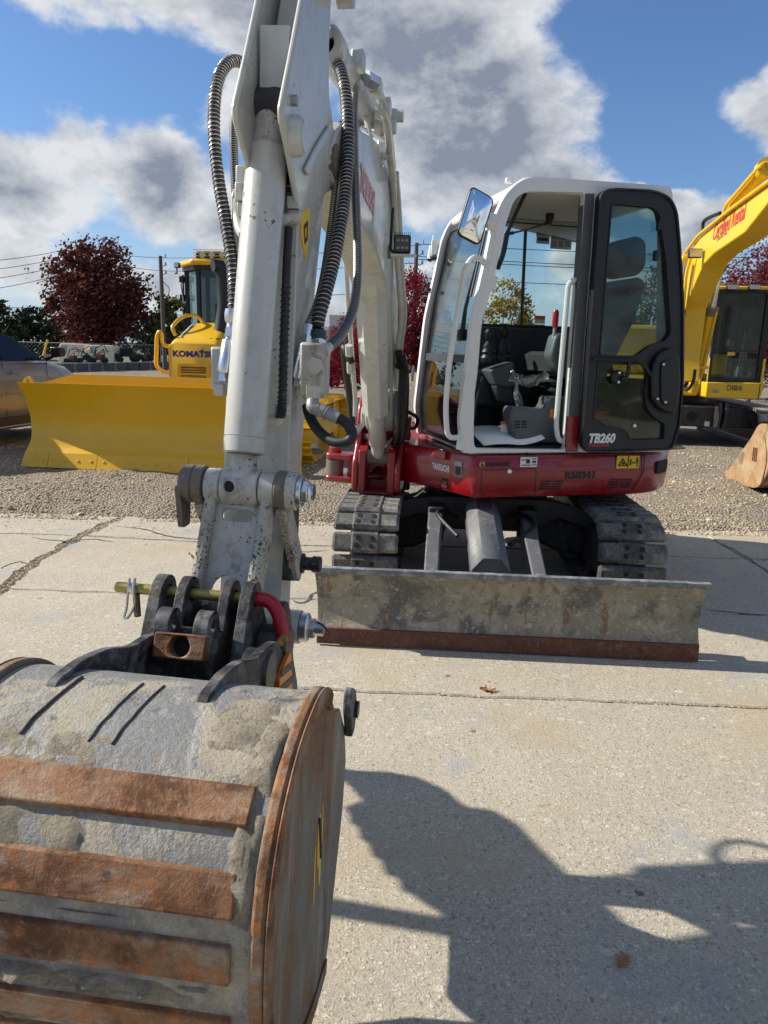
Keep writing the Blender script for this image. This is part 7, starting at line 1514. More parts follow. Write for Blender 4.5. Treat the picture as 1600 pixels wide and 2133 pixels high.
# arched mouth where the cylinder head disappears between the plates
b = BM()
def archsec(s_, z, dz): return s_, z
wm, wc = (AW - .021 + .021) / 2, (AW - .021 - .021) / 2
ar = [(wc - wm, 2.10)] + [(wc - wm * cos(pi * k / 12), 2.155 + .045 * sin(pi * k / 12)) for k in range(13)] + [(wc + wm, 2.10)]
oa = [(-AW + .021, 2.36), (AW - .021, 2.36)]
poly = ar + [(wc + wm, 2.34), (wc - wm, 2.34)]
b.prism(poly, 2.97, 2.985, 'yz'); hood_ = b.build('arched_cover', M['white'], arm)
b = BM(); b.box2((2.86, -.021, 1.99), (2.88, AW - .021, 2.24)); b.build('cavity_shade', M['hole'], arm)  # black sheet behind the arch, painted shade of the opening
# lower box of the arm
box_ = [(2.93, 1.96), (2.95, 1.60), (2.985, 1.30), (3.00, 1.05), (3.03, .86), (3.055, .76), (3.03, .69), (2.975, .68), (2.94, .74), (2.915, .95), (2.83, 1.22), (2.68, 1.75), (2.58, 2.03), (2.72, 2.04)]
b = BM(); b.prism(roundpoly(box_, .02, 3), -.115, AW); b.build('arm_box', M['white'], arm, bevel=.010)
b = BM(); b.prism([bp_(u, v, AW + .014) for u, v in ((634, 352), (660, 300), (684, 262), (694, 268), (672, 305), (652, 335), (640, 366))], AW + .0095, AW + .018); b.build('gusset_plate', M['white'], arm, bevel=.003)
b = BM(); P = (3.04, AW, 2.03); b.lathe((3.045, AW - .005, 2.068), (3.045, AW + .045, 2.068), [(0, .050), (.030, .048), (.040, .043), (.043, .036), (.046, .036)], 26); b.build('pin_boss', M['white'], arm)
b = BM(); b.hexnut((3.06, AW + .006, 2.145), (3.06, AW + .022, 2.145), .013); b.build('bolt', M['galv'], arm)
b = BM(); b.lathe((2.66, -.09, 2.66), (2.66, .115, 2.66), [(0, .06), (.205, .06)], 24); b.build('top_boss', M['white'], arm)
b = BM(); b.lathe((2.55, .09, 2.585), (2.55, .14, 2.585), [(0, .03), (.05, .03)], 14); b.build('pin_end', M['white'], arm)
b = BM(); b.lathe((2.53, -.10, 2.13), (2.53, .10, 2.13), [(0, .052), (.20, .052)], 26); b.build('pivot_boss', M['cast'], arm)
# caution label on the arm's right side
LFr = AW + .0015; lab = [bp_(u, v, LFr) for u, v in ((630, 418), (644, 408), (645, 470), (638, 546), (626, 490))]
b = BM(); b.plate(lab, [], AW + .0008, AW + .002); lb = b.build('warning_label', M['decal_y'], arm)
lab2 = [bp_(u, v, LFr) for u, v in ((632, 470), (641, 458), (640, 500), (634, 510))]; b = BM(); b.plate(lab2, [inset(lab2, .012)], AW + .0021, AW + .003); b.build('print', M['ink'], lb)
# dark strip and guide bolt on the arm's far side
b = BM(); b.prism([bp_(u, v, AW + .03) for u, v in ((616, 1056), (625, 1056), (620, 1210), (606, 1210))], AW + .003, AW + .028); b.build('wear_strip', M['black_dirty'], arm)
gp = BF.px(616, 1172, 1, AW + .028); b = BM(); b.lathe(gp, gp + Vector((0, .075, 0)), [(0, .030), (.025, .030), (.026, .020), (.05, .020), (.051, .024), (.075, .024)], 12); b.build('guide_bolt', M['black_dirty'], arm)

# bucket cylinder on the front of the arm
k0 = BF.px(508, 945, 1, 0); k1 = BF.px(558, 303, 1, 0); kd = (k1 - k0).normalized(); R0 = .0545
b = BM(); b.lathe(k0, k1, [(0, R0 - .006), (.003, R0), (.040, R0 + .001), (.0405, R0 - .0015), (.043, R0 - .0015), (.0435, R0), ((k1 - k0).length - .022, R0), ((k1 - k0).length - .010, R0 - .004), ((k1 - k0).length, R0 - .014)], 48); kc = b.build('bucket_cylinder', M['white'], ex, smooth=30)
b = BM(); b.lathe(k0 - kd * .004, k0 + kd * .004, [(0, .030), (.002, .044), (.008, .044)], 40, hollow=True); b.build('wiper_seal', M['cast'], kc)
kr = BF.px(505, 1015, 1, 0)
b = BM(); b.tube([k0, kr + kd * .095], .0325, 28); b.build('rod', M['chrome'], kc)
b = BM(); b.tube([kr + kd * .098, kr + kd * .045, kr + kd * .02], [.033, .034, .048], 28); b.build('rod_end', M['white_worn'], kc)
b = BM(); b.lathe(kr + Vector((0, -.049, 0)), kr + Vector((0, .049, 0)), [(0, .045), (.004, .049), (.094, .049), (.098, .045)], 36); re_ = b.build('rod_eye', M['white_worn'], kc)
n_ = Vector((1, -.12, .08)).normalized(); gpos = kr + n_ * .045 + Vector((0, -.012, .006)); b = BM(); b.lathe(gpos - n_ * .004, gpos + n_ * .012, [(0, .024), (.012, .021), (.016, .017), (.014, .015), (.004, .014)], 22, hollow=True); b.build('grease_port', M['white_worn'], re_)
b = BM(); b.cyl(gpos + n_ * .0, gpos + n_ * .006, .016, n=18); b.build('grease_hole', M['hole'], re_)
b = BM(); b.tube([k1 - kd * .02, k1 + kd * .10], [.046, .040], 24); b.build('cylinder_neck', M['white_worn'], kc)
b = BM(); b.lathe(k1 + kd * .10 + Vector((0, -.05, 0)), k1 + kd * .10 + Vector((0, .05, 0)), [(0, .05), (.1, .05)], 24); b.build('cylinder_eye', M['under'], kc)  # dark colour here puts the shade of the arched mouth on the eye
# ports and feed pipe
def cylpt(u, v, l=0): return BF.px(u, v, 1, l)
q = cylpt(603, 452, .055); b = BM(); b.tube([cylpt(590, 458, .05), q], .013, 10); b.hexnut(q, q + Vector((0, .03, .0)), .018); b.box(q + Vector((0, .012, .035)), (.03, .03, .03)); b.build('port_fitting', M['white'], kc)
hp = [cylpt(595, 470, .062), cylpt(590, 560, .066), cylpt(585, 700, .070), cylpt(581, 840, .074), cylpt(576, 872, .07)]
hp = [p + Vector((-.035, 0, 0)) for p in hp]
b = BM(); b.tube(smoothpath(hp, 10), .0112, 12); fh = b.build('feed_hose', M['rubber'], kc)
tot = smoothpath(hp, 16)
sp_ = MB(BF)
for turn in range(1):
    pts = []
    for i, p in enumerate(tot[18:]):
        for q_ in range(10):
            pass
hx = []
seg = tot[20:]; L_n = len(seg)
for i in range(L_n * 8):
    t = i / (L_n * 8 - 1) * (L_n - 1); i0 = int(t); f = t - i0; p = seg[i0].lerp(seg[min(i0 + 1, L_n - 1)], f); a = i * .55
    hx.append(p + Vector((cos(a), sin(a), 0)) * .0122)
b = BM(); b.tube(hx, .0026, 5); b.build('spiral_wrap', M['black_dirty'], fh)
q = cylpt(574, 880, .06); b = BM(); b.tube(fillet([q + Vector((-.035, .006, .04)), q + Vector((-.035, .0, 0)), q + Vector((-.02, -.05, 0))], .02), .017, 12); b.hexnut(q + Vector((-.035, .006, .02)), q + Vector((-.035, .006, .045)), .024); b.build('elbow_fitting', M['white'], kc)
for (u, v) in ((505, 385), (503, 420)): q = cylpt(u, v, -.06); b = BM(); b.hexnut(q, q + Vector((0, 0, .045)), .020); b.box(q + Vector((-.01, .015, -.02)), (.04, .05, .035)); b.build('port_fitting', M['white'], kc, bevel=.003)
b = BM(); b.tube(fillet([cylpt(497, 415, -.075), cylpt(494, 450, -.08), cylpt(500, 480, -.06), cylpt(508, 490, -.04)], .03), .014, 10); b.build('steel_pipe', M['white'], kc)

# spring-wrapped hoses
def spring_hose(pts, r, wire, pitch, name='spring_hose', parent=None, coils=True):
    P = smoothpath([Vector(p) for p in pts], 12); b = BM(); b.tube(P, r, 14); h = b.build(name, M['rubber'], parent or arm)
    d = [0.0]
    for a, c in zip(P, P[1:]): d.append(d[-1] + (c - a).length)
    nturn = int(d[-1] / pitch); N = nturn * 14; hx = []; T = [(P[min(i + 1, len(P) - 1)] - P[max(i - 1, 0)]).normalized() for i in range(len(P))]
    ups = []; up = T[0].orthogonal().normalized()
    for t in T: up = (up - t * up.dot(t)).normalized(); ups.append(up)
    j = 0
    for i in range(N + 1):
        s_ = d[-1] * i / N
        while j < len(d) - 2 and d[j + 1] < s_: j += 1
        f = (s_ - d[j]) / max(1e-9, d[j + 1] - d[j]); p = P[j].lerp(P[j + 1], f); t = T[j].lerp(T[j + 1], f).normalized(); u_ = ups[j].lerp(ups[j + 1], f).normalized(); w_ = t.cross(u_)
        a = 2 * pi * i / 14; hx.append(p + (u_ * cos(a) + w_ * sin(a)) * (r + wire * .8))
    b = BM(); b.tube(hx, wire, 5); b.build('spring_wire', M['spring'], h, smooth=60); return h
def ip(u, v, dist): return bat(u, v, dist)
# left pair
spring_hose([ip(522, 165, 2.20), ip(515, 142, 2.16), ip(498, 128, 2.12), ip(478, 130, 2.08), ip(460, 152, 2.04), ip(449, 195, 2.0), ip(446, 270, 1.97), ip(455, 370, 1.95), ip(470, 460, 1.93), ip(484, 545, 1.91), ip(488, 610, 1.90), ip(487, 655, 1.90)], .0155, .0013, .0130)
spring_hose([ip(519, 186, 2.25), ip(508, 186, 2.22), ip(496, 200, 2.2), ip(489, 240, 2.18), ip(487, 300, 2.16), ip(490, 380, 2.14), ip(495, 450, 2.12), ip(500, 520, 2.1)], .0120, .0011, .0076)
# right group
spring_hose([ip(700, 128, 2.5), ip(709, 146, 2.46), ip(718, 185, 2.42), ip(724, 250, 2.38), ip(724, 330, 2.34), ip(718, 410, 2.28), ip(707, 480, 2.22), ip(693, 550, 2.16), ip(675, 620, 2.1), ip(664, 660, 2.08), ip(660, 685, 2.07)], .0195, .0014, .0150)
spring_hose([ip(750, 175, 2.62), ip(741, 190, 2.56), ip(737, 240, 2.5), ip(738, 340, 2.44), ip(742, 450, 2.38), ip(745, 540, 2.32), ip(742, 610, 2.26), ip(730, 660, 2.2), ip(708, 700, 2.14), ip(686, 722, 2.1)], .0140, .0012, .0068)
spring_hose([ip(712, 255, 2.40), ip(706, 330, 2.36), ip(698, 400, 2.32), ip(690, 470, 2.26), ip(678, 560, 2.2), ip(664, 625, 2.14), ip(650, 662, 2.09), ip(640, 680, 2.06)], .0115, .0011, .0080)
# end fittings, check valves, valve block
def fitting(u0, v0, u1, v1, dist, r, mat='zinc', name='fitting'):
    a, c = ip(u0, v0, dist), ip(u1, v1, dist); d = c - a
    b = BM(); b.tube([a, a + d * .2], r * .85, 16); b.hexnut(a + d * .2, a + d * .36, r * 1.0); b.tube([a + d * .36, a + d * .42], r * .75, 14); b.tube([a + d * .42, a + d * .44, a + d * .95, c], [r * 1.05, r * 1.2, r * 1.2, r * 1.05], 24); o = b.build(name, M[mat], arm, smooth=40)
    b = BM(); b.hexnut(c, c + d.normalized() * .022, r * .9); b.build('hex_plug', M['zinc'], o); return o
fitting(486, 660, 468, 778, 1.90, .0165, name='check_valve'); fitting(642, 676, 622, 790, 2.04, .0165, name='check_valve')
b = BM(); q = ip(484, 668, 1.90); b.lathe(q + Vector((0, 0, .03)), q - Vector((0, 0, .006)), [(0, .018), (.01, .020), (.028, .020), (.036, .017)], 18); b.build('hose_sleeve', M['zinc'], arm)
def blk(u, v, dist, sz, name, mat='white', bev=.006): b = BM(); b.box(ip(u, v, dist), sz); return b.build(name, M[mat], arm, bevel=bev)
blk(466, 768, 1.96, (.07, .05, .115), 'valve_body'); 
b = BM(); q = ip(463, 800, 1.95); b.hexnut(q, q - Vector((0, 0, .03)), .026); b.build('hex_plug', M['white'], arm)
vb = blk(656, 770, 2.06, (.10, .070, .15), 'valve_body', 'white_worn', .008)
blk(624, 765, 2.08, (.06, .035, .09), 'valve_body')
q = ip(657, 762, 2.0); b = BM(); b.lathe(q, q + Vector((.012, 0, 0)), [(0, .024), (.012, .024)], 6); b.build('hex_plug', M['white'], vb)
q = ip(656, 812, 2.04); b = BM(); b.hexnut(q + Vector((0, 0, .012)), q - Vector((0, 0, .022)), .030); b.build('hex_plug', M['white_worn'], vb)
q = ip(660, 690, 2.06); q1 = ip(662, 730, 2.06); b = BM(); b.tube([q, q.lerp(q1, .45)], .026, 18); b.build('hose_cuff', M['dgrey'], arm); b = BM(); b.tube([q.lerp(q1, .4), q1], [.022, .020], 18); b.hexnut(q.lerp(q1, .5), q.lerp(q1, .7), .026); b.build('hose_fitting', M['zinc'], arm)
q = ip(684, 722, 2.09); q1 = ip(672, 738, 2.06); b = BM(); b.tube([q, q1], .017, 14); b.build('hose_fitting', M['white'], arm)
b = BM(); b.prism([bp_(u, v, AW) for u, v in ((622, 800), (648, 822), (648, 850), (640, 850))], AW + .002, AW + .018); b.build('valve_bracket', M['white'], arm)
# lower looped hose
q = ip(652, 828, 2.04); b = BM(); b.tube(fillet([q, ip(650, 850, 2.03), ip(664, 852, 2.03)], .02), .018, 14); b.build('elbow_fitting', M['galv'], arm)
b = BM(); a, c = ip(664, 852, 2.03), ip(706, 872, 2.02); b.tube([a, c], .017, 16); b.hexnut(a.lerp(c, .1), a.lerp(c, .3), .021); b.tube([a.lerp(c, .38), a.lerp(c, .44)], .022, 16); b.build('hose_fitting', M['galv'], arm)
b = BM(); b.tube(smoothpath([ip(702, 870, 2.02), ip(720, 880, 2.02), ip(733, 900, 2.02), ip(728, 917, 2.02), ip(705, 922, 2.03), ip(680, 912, 2.05), ip(658, 890, 2.07), ip(644, 862, 2.09), ip(640, 845, 2.1)], 7), .0155, 14); b.build('loop_hose', M['rubber'], arm)

# linkage: H link, side links, pins
cp_ = bat(430, 1215, 1.78)                                # quick coupler's top pin line
hl = BM(); L1 = kr; L2_ = Vector((3.30, -.015, .86))
def bar(p, q, wy, wt, name, mat, par, l, bev=.01):
    d = (q - p).normalized(); n2 = Vector((d.z, 0, -d.x)); b = BM()
    b.loft([[p + n2 * a * .5 * wt + Vector((0, l - wy / 2 if c < 0 else l + wy / 2, 0)) for a, c in ((-1, -1), (1, -1), (1, 1), (-1, 1))], [q + n2 * a * .5 * wt + Vector((0, l - wy / 2 if c < 0 else l + wy / 2, 0)) for a, c in ((-1, -1), (1, -1), (1, 1), (-1, 1))]]); return b.build(name, mat, par, bevel=bev)
b = BM()
for s_ in (-1, 1): b.lathe((kr.x, s_ * .0515, kr.z), (kr.x, s_ * .106, kr.z), [(0, .046), (.004, .050), (.05, .050), (.0545, .046)], 32)
b.build('placeholder', M['white_worn'], ex); bpy.data.objects.remove(bpy.data.objects['placeholder'])
b = BM(); b.lathe((kr.x, -.094, kr.z), (kr.x, -.0515, kr.z), [(0, .042), (.004, .0455), (.039, .0455), (.0425, .042)], 32); link = b.build('bucket_link', M['white_worn'], ex)
b = BM(); b.lathe((kr.x, .0515, kr.z), (kr.x, .094, kr.z), [(0, .042), (.004, .0455), (.039, .0455), (.0425, .042)], 32); b.build('link_boss', M['white_worn'], link)
bar(kr + Vector((0, 0, -.02)), L2_, .030, .075, 'link_bar', M['white_chip'], link, -.074); bar(kr + Vector((0, 0, -.02)), L2_, .030, .075, 'link_bar', M['white_chip'], link, .074)
# web plate with a slot at the top and an arch at the bottom
pl_d = (L2_ - kr); pl_n = Vector((pl_d.normalized().z, 0, -pl_d.normalized().x)); T = pl_d.length
slot = rrect(-.044, .058, .040, .092, .016, 4); archp = [(-.042, T - .02)] + [(-.042 * cos(pi * k / 10), T - .075 - .042 * sin(pi * k / 10)) for k in range(11)] + [(.042, T - .02)]
out2 = [(-.062, .035), (.062, .035), (.062, T - .02)] + archp[::-1] + [(-.062, T - .02)]
b = BM(); tris = MB(); tris.plate(out2, [slot], -.008, .008, 'xz')
dirn = pl_d.normalized(); b.v = [BF.w(kr + Vector((0, p.x, 0)) + dirn * p.z - pl_n * (p.y - .006)) for p in tris.v]; b.f = tris.f; b.build('link_web', M['white_worn'], link)
b = BM(); b.cyl((kr.x, -.158, kr.z), (kr.x, .145, kr.z), .030, n=24); b.build('link_pin', M['cast'], link)
gp0 = Vector((2.98, 0, .90))
for l, mat in ((-.111, 'cast'), (.109, 'cast')):
    b = BM(); b.lathe((kr.x, l - .014, kr.z), (kr.x, l + .014, kr.z), [(0, .048), (.003, .051), (.025, .051), (.028, .048)], 32); sl_ = b.build('side_link', M[mat], ex)
    bar(kr + Vector((0, 0, -.03)), gp0, .026, .070, 'link_plate', M['white_chip'], sl_, l, .006)
b = BM(); b.lathe((kr.x, -.160, kr.z), (kr.x, -.1255, kr.z), [(0, .045), (.006, .050), (.029, .050), (.0345, .046)], 30); b.build('pin_head', M['cast'], link)
b = BM(); b.prism(roundpoly([(kr.x - .03, kr.z), (kr.x + .05, kr.z), (kr.x + .03, kr.z - .115), (kr.x - .02, kr.z - .115)], .01), -.165, -.151); b.build('pin_flag', M['cast'], link)
b = BM(); b.lathe((kr.x, .1235, kr.z), (kr.x, .150, kr.z), [(0, .050), (.0235, .050), (.0265, .046)], 30); b.build('pin_collar', M['white_worn'], link)
b = BM(); b.lathe((kr.x, .150, kr.z), (kr.x, .163, kr.z), [(0, .040), (.002, .042), (.011, .042), (.013, .040)], 30); b.build('washer', M['zinc'], link)
b = BM(); b.hexnut((kr.x, .163, kr.z), (kr.x, .179, kr.z), .033); nut = b.build('castle_nut', M['zinc'], link, bevel=.003)
b = BM(); b.tube([(kr.x, .179, kr.z), (kr.x, .192, kr.z)], .022, 16); b.build('thread', M['zinc'], nut)
b = BM(); b.tube(smoothpath([(kr.x + .02, .184, kr.z + .03), (kr.x + .04, .188, kr.z + .01), (kr.x + .035, .188, kr.z - .03), (kr.x + .01, .178, kr.z - .055)], 5), .003, 5); b.build('cotter_pin', M['zinc'], nut)
# arm tip pin
tp_ = Vector((3.00, 0, .735))
b = BM(); b.lathe((tp_.x, -.16, tp_.z), (tp_.x, .125, tp_.z), [(0, .050), (.285, .050)], 28); b.build('tip_boss', M['white'], arm)
b = BM(); b.lathe((tp_.x, .125, tp_.z), (tp_.x, .150, tp_.z), [(0, .036), (.003, .044), (.022, .044), (.025, .040)], 28); wz = b.build('washer', M['zinc'], arm)
b = BM(); b.hexnut((tp_.x, .150, tp_.z), (tp_.x, .168, tp_.z), .032); b.tube([(tp_.x, .168, tp_.z), (tp_.x, .196, tp_.z)], .021, 16); b.build('castle_nut', M['zinc'], wz)
b = BM(); b.tube(smoothpath([(tp_.x + .02, .176, tp_.z + .03), (tp_.x + .02, .196, tp_.z + .02), (tp_.x, .212, tp_.z - .012)], 5), .003, 5); b.build('cotter_pin', M['black'], wz)

# quick coupler: four plates, lock pin, cross lug
BC = Fr(BF.w((.03, 0, -.035)), BF.x, BF.z)
def BM(): return MB(BC)
ctop_ = Vector((3.335, 0, .985))
cpl = None
def cplate(l0, l1, name, nrm=True):
    global cpl
    prof = [(3.265, .955), (3.275, 1.005), (3.315, 1.025), (3.36, 1.005), (3.42, .90), (3.50, .76), (3.52, .66), (3.42, .56), (3.20, .58), (3.10, .70), (3.18, .82)]
    b = BM(); b.plate(roundpoly(prof, .03, 3), [circ(3.318, .978, .0185, 16)], l0, l1); o = b.build(name, M['plate'], cpl if cpl else ex, bevel=.003)
    return o
cpl = None; cpl = cplate(-.163, -.133, 'quick_coupler')
cplate(-.097, -.072, 'coupler_plate'); cplate(.012, .037, 'coupler_plate'); cplate(.062, .090, 'coupler_plate')
b = BM(); b.tube([(3.318, -.272, .978), (3.318, -.268, .978), (3.318, .095, .978)], [.0105, .0135, .0135], 18); lp = b.build('lock_pin', M['gold'], ex)
b = BM(); b.tube(smoothpath([(3.318, .092, .978), (3.318, .112, .978), (3.322, .132, .970), (3.33, .150, .945), (3.337, .160, .910), (3.341, .166, .880)], 6), .0175, 16); b.build('pin_handle', M['redplastic'], lp)
b = BM(); b.lathe((3.318, -.235, .978), (3.318, -.222, .978), [(0, .0155), (.013, .0155)], 14); b.build('pin_collar', M['zinc'], lp)
b = BM(); b.tube(smoothpath([(3.318, -.222, 1.004), (3.338, -.216, .985), (3.335, -.214, .95), (3.33, -.224, .925), (3.335, -.236, .905), (3.33, -.248, .903)], 6), .0035, 6); b.tube(smoothpath([(3.325, -.232, 1.006), (3.33, -.235, .97), (3.33, -.24, .93), (3.33, -.246, .908)], 6), .0035, 6); b.build('spring_clip', M['spring'], lp)
b = BM(); b.cyl((3.325, -.216, .965), (3.325, -.214, .908), .009, n=8); b.build('tommy_bar', M['cast'], lp)
b = BM(); b.box2((3.22, -.072, .60), (3.30, .012, .93)); b.build('coupler_web', M['black_dirty'], cpl, bevel=.01)
b = BM(); b.prism(roundpoly([(3.40, .60), (3.50, .60), (3.495, .88), (3.46, .93), (3.40, .93), (3.38, .80)], .02), -.098, .040); lugp = b.build('cross_lug', M['plate'], cpl, bevel=.008)
for l in (-.092, .000):
    b = BM(); b.plate(roundpoly([(3.41, .90), (3.50, .90), (3.495, .975), (3.455, .995), (3.415, .975)], .025), [circ(3.455, .955, .014, 14)], l - .004, l + .030); b.build('lug_ear', M['rust'] if l > 0 else M['plate'], lugp, bevel=.006)
b = BM(); lugc = Vector((3.512, -.022, .925))
sq = [(-.060, -.028), (.060, -.028), (.060, .028), (-.060, .028)]; b.plate(sq, [circ(0, 0, .024, 20)], -.02, .02, 'yz'); tl = Matrix.Rotation(RAD(-22), 3, 'Y')
b2 = BM(); loc = [BC.loc(p) for p in b.v]; b2.v = [BC.w(lugc + tl @ q) for q in loc]; b2.f = b.f; b2.build('socket_block', M['rust'], cpl, bevel=.004)
b = BM(); b.cyl(lugc + tl @ Vector((-.018, 0, 0)), lugc + tl @ Vector((-.012, 0, 0)), .025, n=18); b.build('socket_hole', M['hole'], cpl)
# coupler's lower pins, caps, side plates with decals
b = BM(); b.prism(roundpoly([(3.05, .62), (3.12, .74), (3.16, .90), (3.21, .945), (3.26, .93), (3.30, .80), (3.36, .66), (3.40, .55), (3.20, .50)], .03), .118, .140); sp2 = b.build('side_plate', M['plate'], cpl, bevel=.003)
dq = [(3.285, .84), (3.262, .86), (3.30, .76), (3.325, .74)]
b = BM(); b.plate([(3.262, .87), (3.285, .86), (3.315, .76), (3.29, .755)], [], .1405, .1415); b.build('white_label', M['vinyl'], sp2); b = BM(); b.plate([(3.252, .84), (3.262, .842), (3.288, .755), (3.275, .755)], [], .1405, .1418); b.build('orange_label', M['decal_o'], sp2)
def BM(): return MB(BF)
q = bat(604, 1345, 1.80); b = BM(); b.lathe(q - Vector((0, .07, 0)), q, [(0, .050), (.062, .050), (.07, .044)], 28); pc_ = b.build('pin_cap', M['black_dirty'], cpl)
for q in (bat(584, 1340, 1.72), bat(533, 1389, 1.56)):
    b = BM(); b.hexnut(q - Vector((.03, 0, 0)), q + Vector((.0, .004, .004)), .013); b.tube([q, q + Vector((.012, 0, .004))], .008, 8); b.build('grease_bolt', M['gold'], cpl)
q = bat(566, 1402, 1.60); b = BM(); b.lathe(q - Vector((0, .06, 0)), q, [(0, .052), (.052, .052), (.06, .046)], 28); b.build('pin_cap', M['black_dirty'], cpl)
b = BM(); b.lathe((3.22, .14, .50), (3.22, .205, .50), [(0, .05), (.06, .05), (.065, .045)], 24); b.build('pin_cap', M['black_dirty'], cpl)
b = BM(); b.lathe((3.40, -.22, .62), (3.40, -.17, .62), [(0, .05), (.05, .05)], 24); b.build('pin_cap', M['black_dirty'], cpl)
q = bat(598, 1408, 1.74); hp_ = [(q.x - .07, q.z - .10), (q.x + .07, q.z - .10), (q.x + .07, q.z + .03), (q.x - .04, q.z + .05)]
b = BM(); b.prism(roundpoly(hp_, .015), q.y - .012, q.y); dp = b.build('hazard_plate', M['decal_o'], cpl, bevel=.002)
for k in range(3): b = BM(); z = q.z - .085 + .04 * k; b.plate([(q.x - .06, z), (q.x + .06, z + .03), (q.x + .06, z + .048), (q.x - .06, z + .018)], [], q.y + .0005, q.y + .002); b.build('hazard_stripe', M['ink'], dp)
# cavity behind the coupler
b = BM(); b.box2((3.05, -.13, .50), (3.40, .10, .62)); b.build('coupler_base', M['black_dirty'], cpl, bevel=.02)

# ------------------------------------------------------------------ the bucket
LB0, LB1 = -.338, .300
BKF = Fr(BF.w((.697, .079, .219)), BF.x, BF.z, .86)      # a 550 mm bucket hanging clear of the ground
def BM(): return MB(BKF)
back = [(3.46, .712), (3.55, .812), (3.65, .862), (3.76, .868), (3.87, .848), (3.97, .79), (4.032, .70), (4.052, .59), (4.045, .47), (4.00, .36), (3.92, .245), (3.81, .145), (3.66, .06), (3.48, .02)]
bcv = [(p.x, p.y) for p in smoothpath([Vector(p) for p in back], 5)]
def off(curve, d):
    o = []
    for i, p in enumerate(curve):
        a = Vector(curve[max(i - 1, 0)]); c = Vector(curve[min(i + 1, len(curve) - 1)]); t = (c - a).normalized(); q = Vector(p) + Vector((-t.y, t.x)) * -d * -1; o.append((q.x, q.y))
    return o
inn = off(bcv, -.018)                                 # towards the inside of the bucket
b = BM(); n = len(bcv); NL = 28; vs = []; fs = []
for i, (p, q) in enumerate(zip(bcv, inn)):
    for k in range(NL + 1): vs.append((p[0], LB0 + .010 + (LB1 - LB0 - .020) * k / NL, p[1]))
for i in range(n - 1):
    for k in range(NL): fs.append((i * (NL + 1) + k, i * (NL + 1) + k + 1, (i + 1) * (NL + 1) + k + 1, (i + 1) * (NL + 1) + k))
m0 = len(vs)
for q in inn: vs += [(q[0], LB0 + .010, q[1]), (q[0], LB1 - .010, q[1])]
for i in range(n - 1): fs.append((m0 + 2 * i, m0 + 2 * i + 2, m0 + 2 * i + 3, m0 + 2 * i + 1))
b.add(vs, fs); buck = b.build('bucket', M['bucket_shell'], ex, smooth=50)
mouth = [(3.43, .02), (3.36, .18), (3.27, .34), (3.245, .47), (3.30, .62), (3.40, .72)]
sidep = bcv + [(3.46, .012), (3.42, .06), (3.36, .18), (3.275, .34), (3.25, .47), (3.30, .60), (3.38, .69)]
for l0, l1 in ((LB1 - .009, LB1 + .016), (LB0 - .016, LB0 + .009)):
    e = off(bcv, .012); sp_ = e + sidep[len(bcv):]
    b = BM(); b.prism(sp_, l0, l1); sdp = b.build('side_plate', M['bucket_side'], buck, bevel=.006); sdp.data.materials.append(M['rust'])
    for pg in sdp.data.polygons:
        if abs(pg.normal.dot(BF.y)) < .5: pg.material_index = 1
    # rusty rolled edge, rib and side cutter
    rim = MB(BKF); o1 = e[4:]; i1 = off(bcv, -.028)[4:]; lo, hi = (l1 + .0008, l1 + .006) if l0 > 0 else (l0 - .006, l0 - .0008)
    rim.prism(o1 + i1[::-1], lo, hi); rim.build('rim_strip', M['rust'], sdp, bevel=.002)
    sc = roundpoly([(3.27, .57), (3.235, .62), (3.27, .69), (3.34, .73), (3.36, .68), (3.32, .60), (3.31, .57)], .02)
    lo, hi = (l1 + .001, l1 + .022) if l0 > 0 else (l0 - .022, l0 - .001)
    b = BM(); b.prism(sc, lo, hi); b.build('side_cutter', M['plate'], sdp, bevel=.004)
    b = BM(); b.lathe((3.275, lo - .004, .635), (3.275, hi + .008, .635), [(0, .022), (.034, .022)], 16); b.build('cutter_bolt', M['black'], sdp)
# wear bars across the back, shorter than the shell
def at_arc(t):
    L = [0.0]
    for a, c in zip(bcv, bcv[1:]): L.append(L[-1] + (Vector(c) - Vector(a)).length)
    s_ = t * L[-1]
    for i in range(len(L) - 1):
        if L[i + 1] >= s_: f = (s_ - L[i]) / (L[i + 1] - L[i]); p = Vector(bcv[i]).lerp(Vector(bcv[i + 1]), f); tg = (Vector(bcv[min(i + 2, n - 1)]) - Vector(bcv[max(i - 1, 0)])).normalized(); return p, tg
    return Vector(bcv[-1]), Vector((-1, 0))
def t_near(s_, z):
    L = [0.0]
    for a, c in zip(bcv, bcv[1:]): L.append(L[-1] + (Vector(c) - Vector(a)).length)
    i = min(range(n), key=lambda i: (bcv[i][0] - s_) ** 2 + (bcv[i][1] - z) ** 2); return L[i] / L[-1]
TB = [t_near(*q) for q in ((3.955, .806), (4.03, .703), (4.053, .582), (4.04, .455), (3.975, .325), (3.88, .205))]
for k, t in enumerate(TB):
    p, tg = at_arc(t); nn = Vector((-tg.y, tg.x)); w_ = .037
    q = [p - tg * w_ - nn * -.0, p + tg * w_]
    c4 = [p - tg * w_ - nn * .008, p + tg * w_ - nn * .008, p + tg * w_ * .92 + nn * .010, p - tg * w_ * .92 + nn * .010]
    b = BM(); b.prism([(c.x, c.y) for c in c4], LB0 + .02, LB1 - .036 - .002 * k); b.build('wear_bar', M['rust'], buck, bevel=.003)
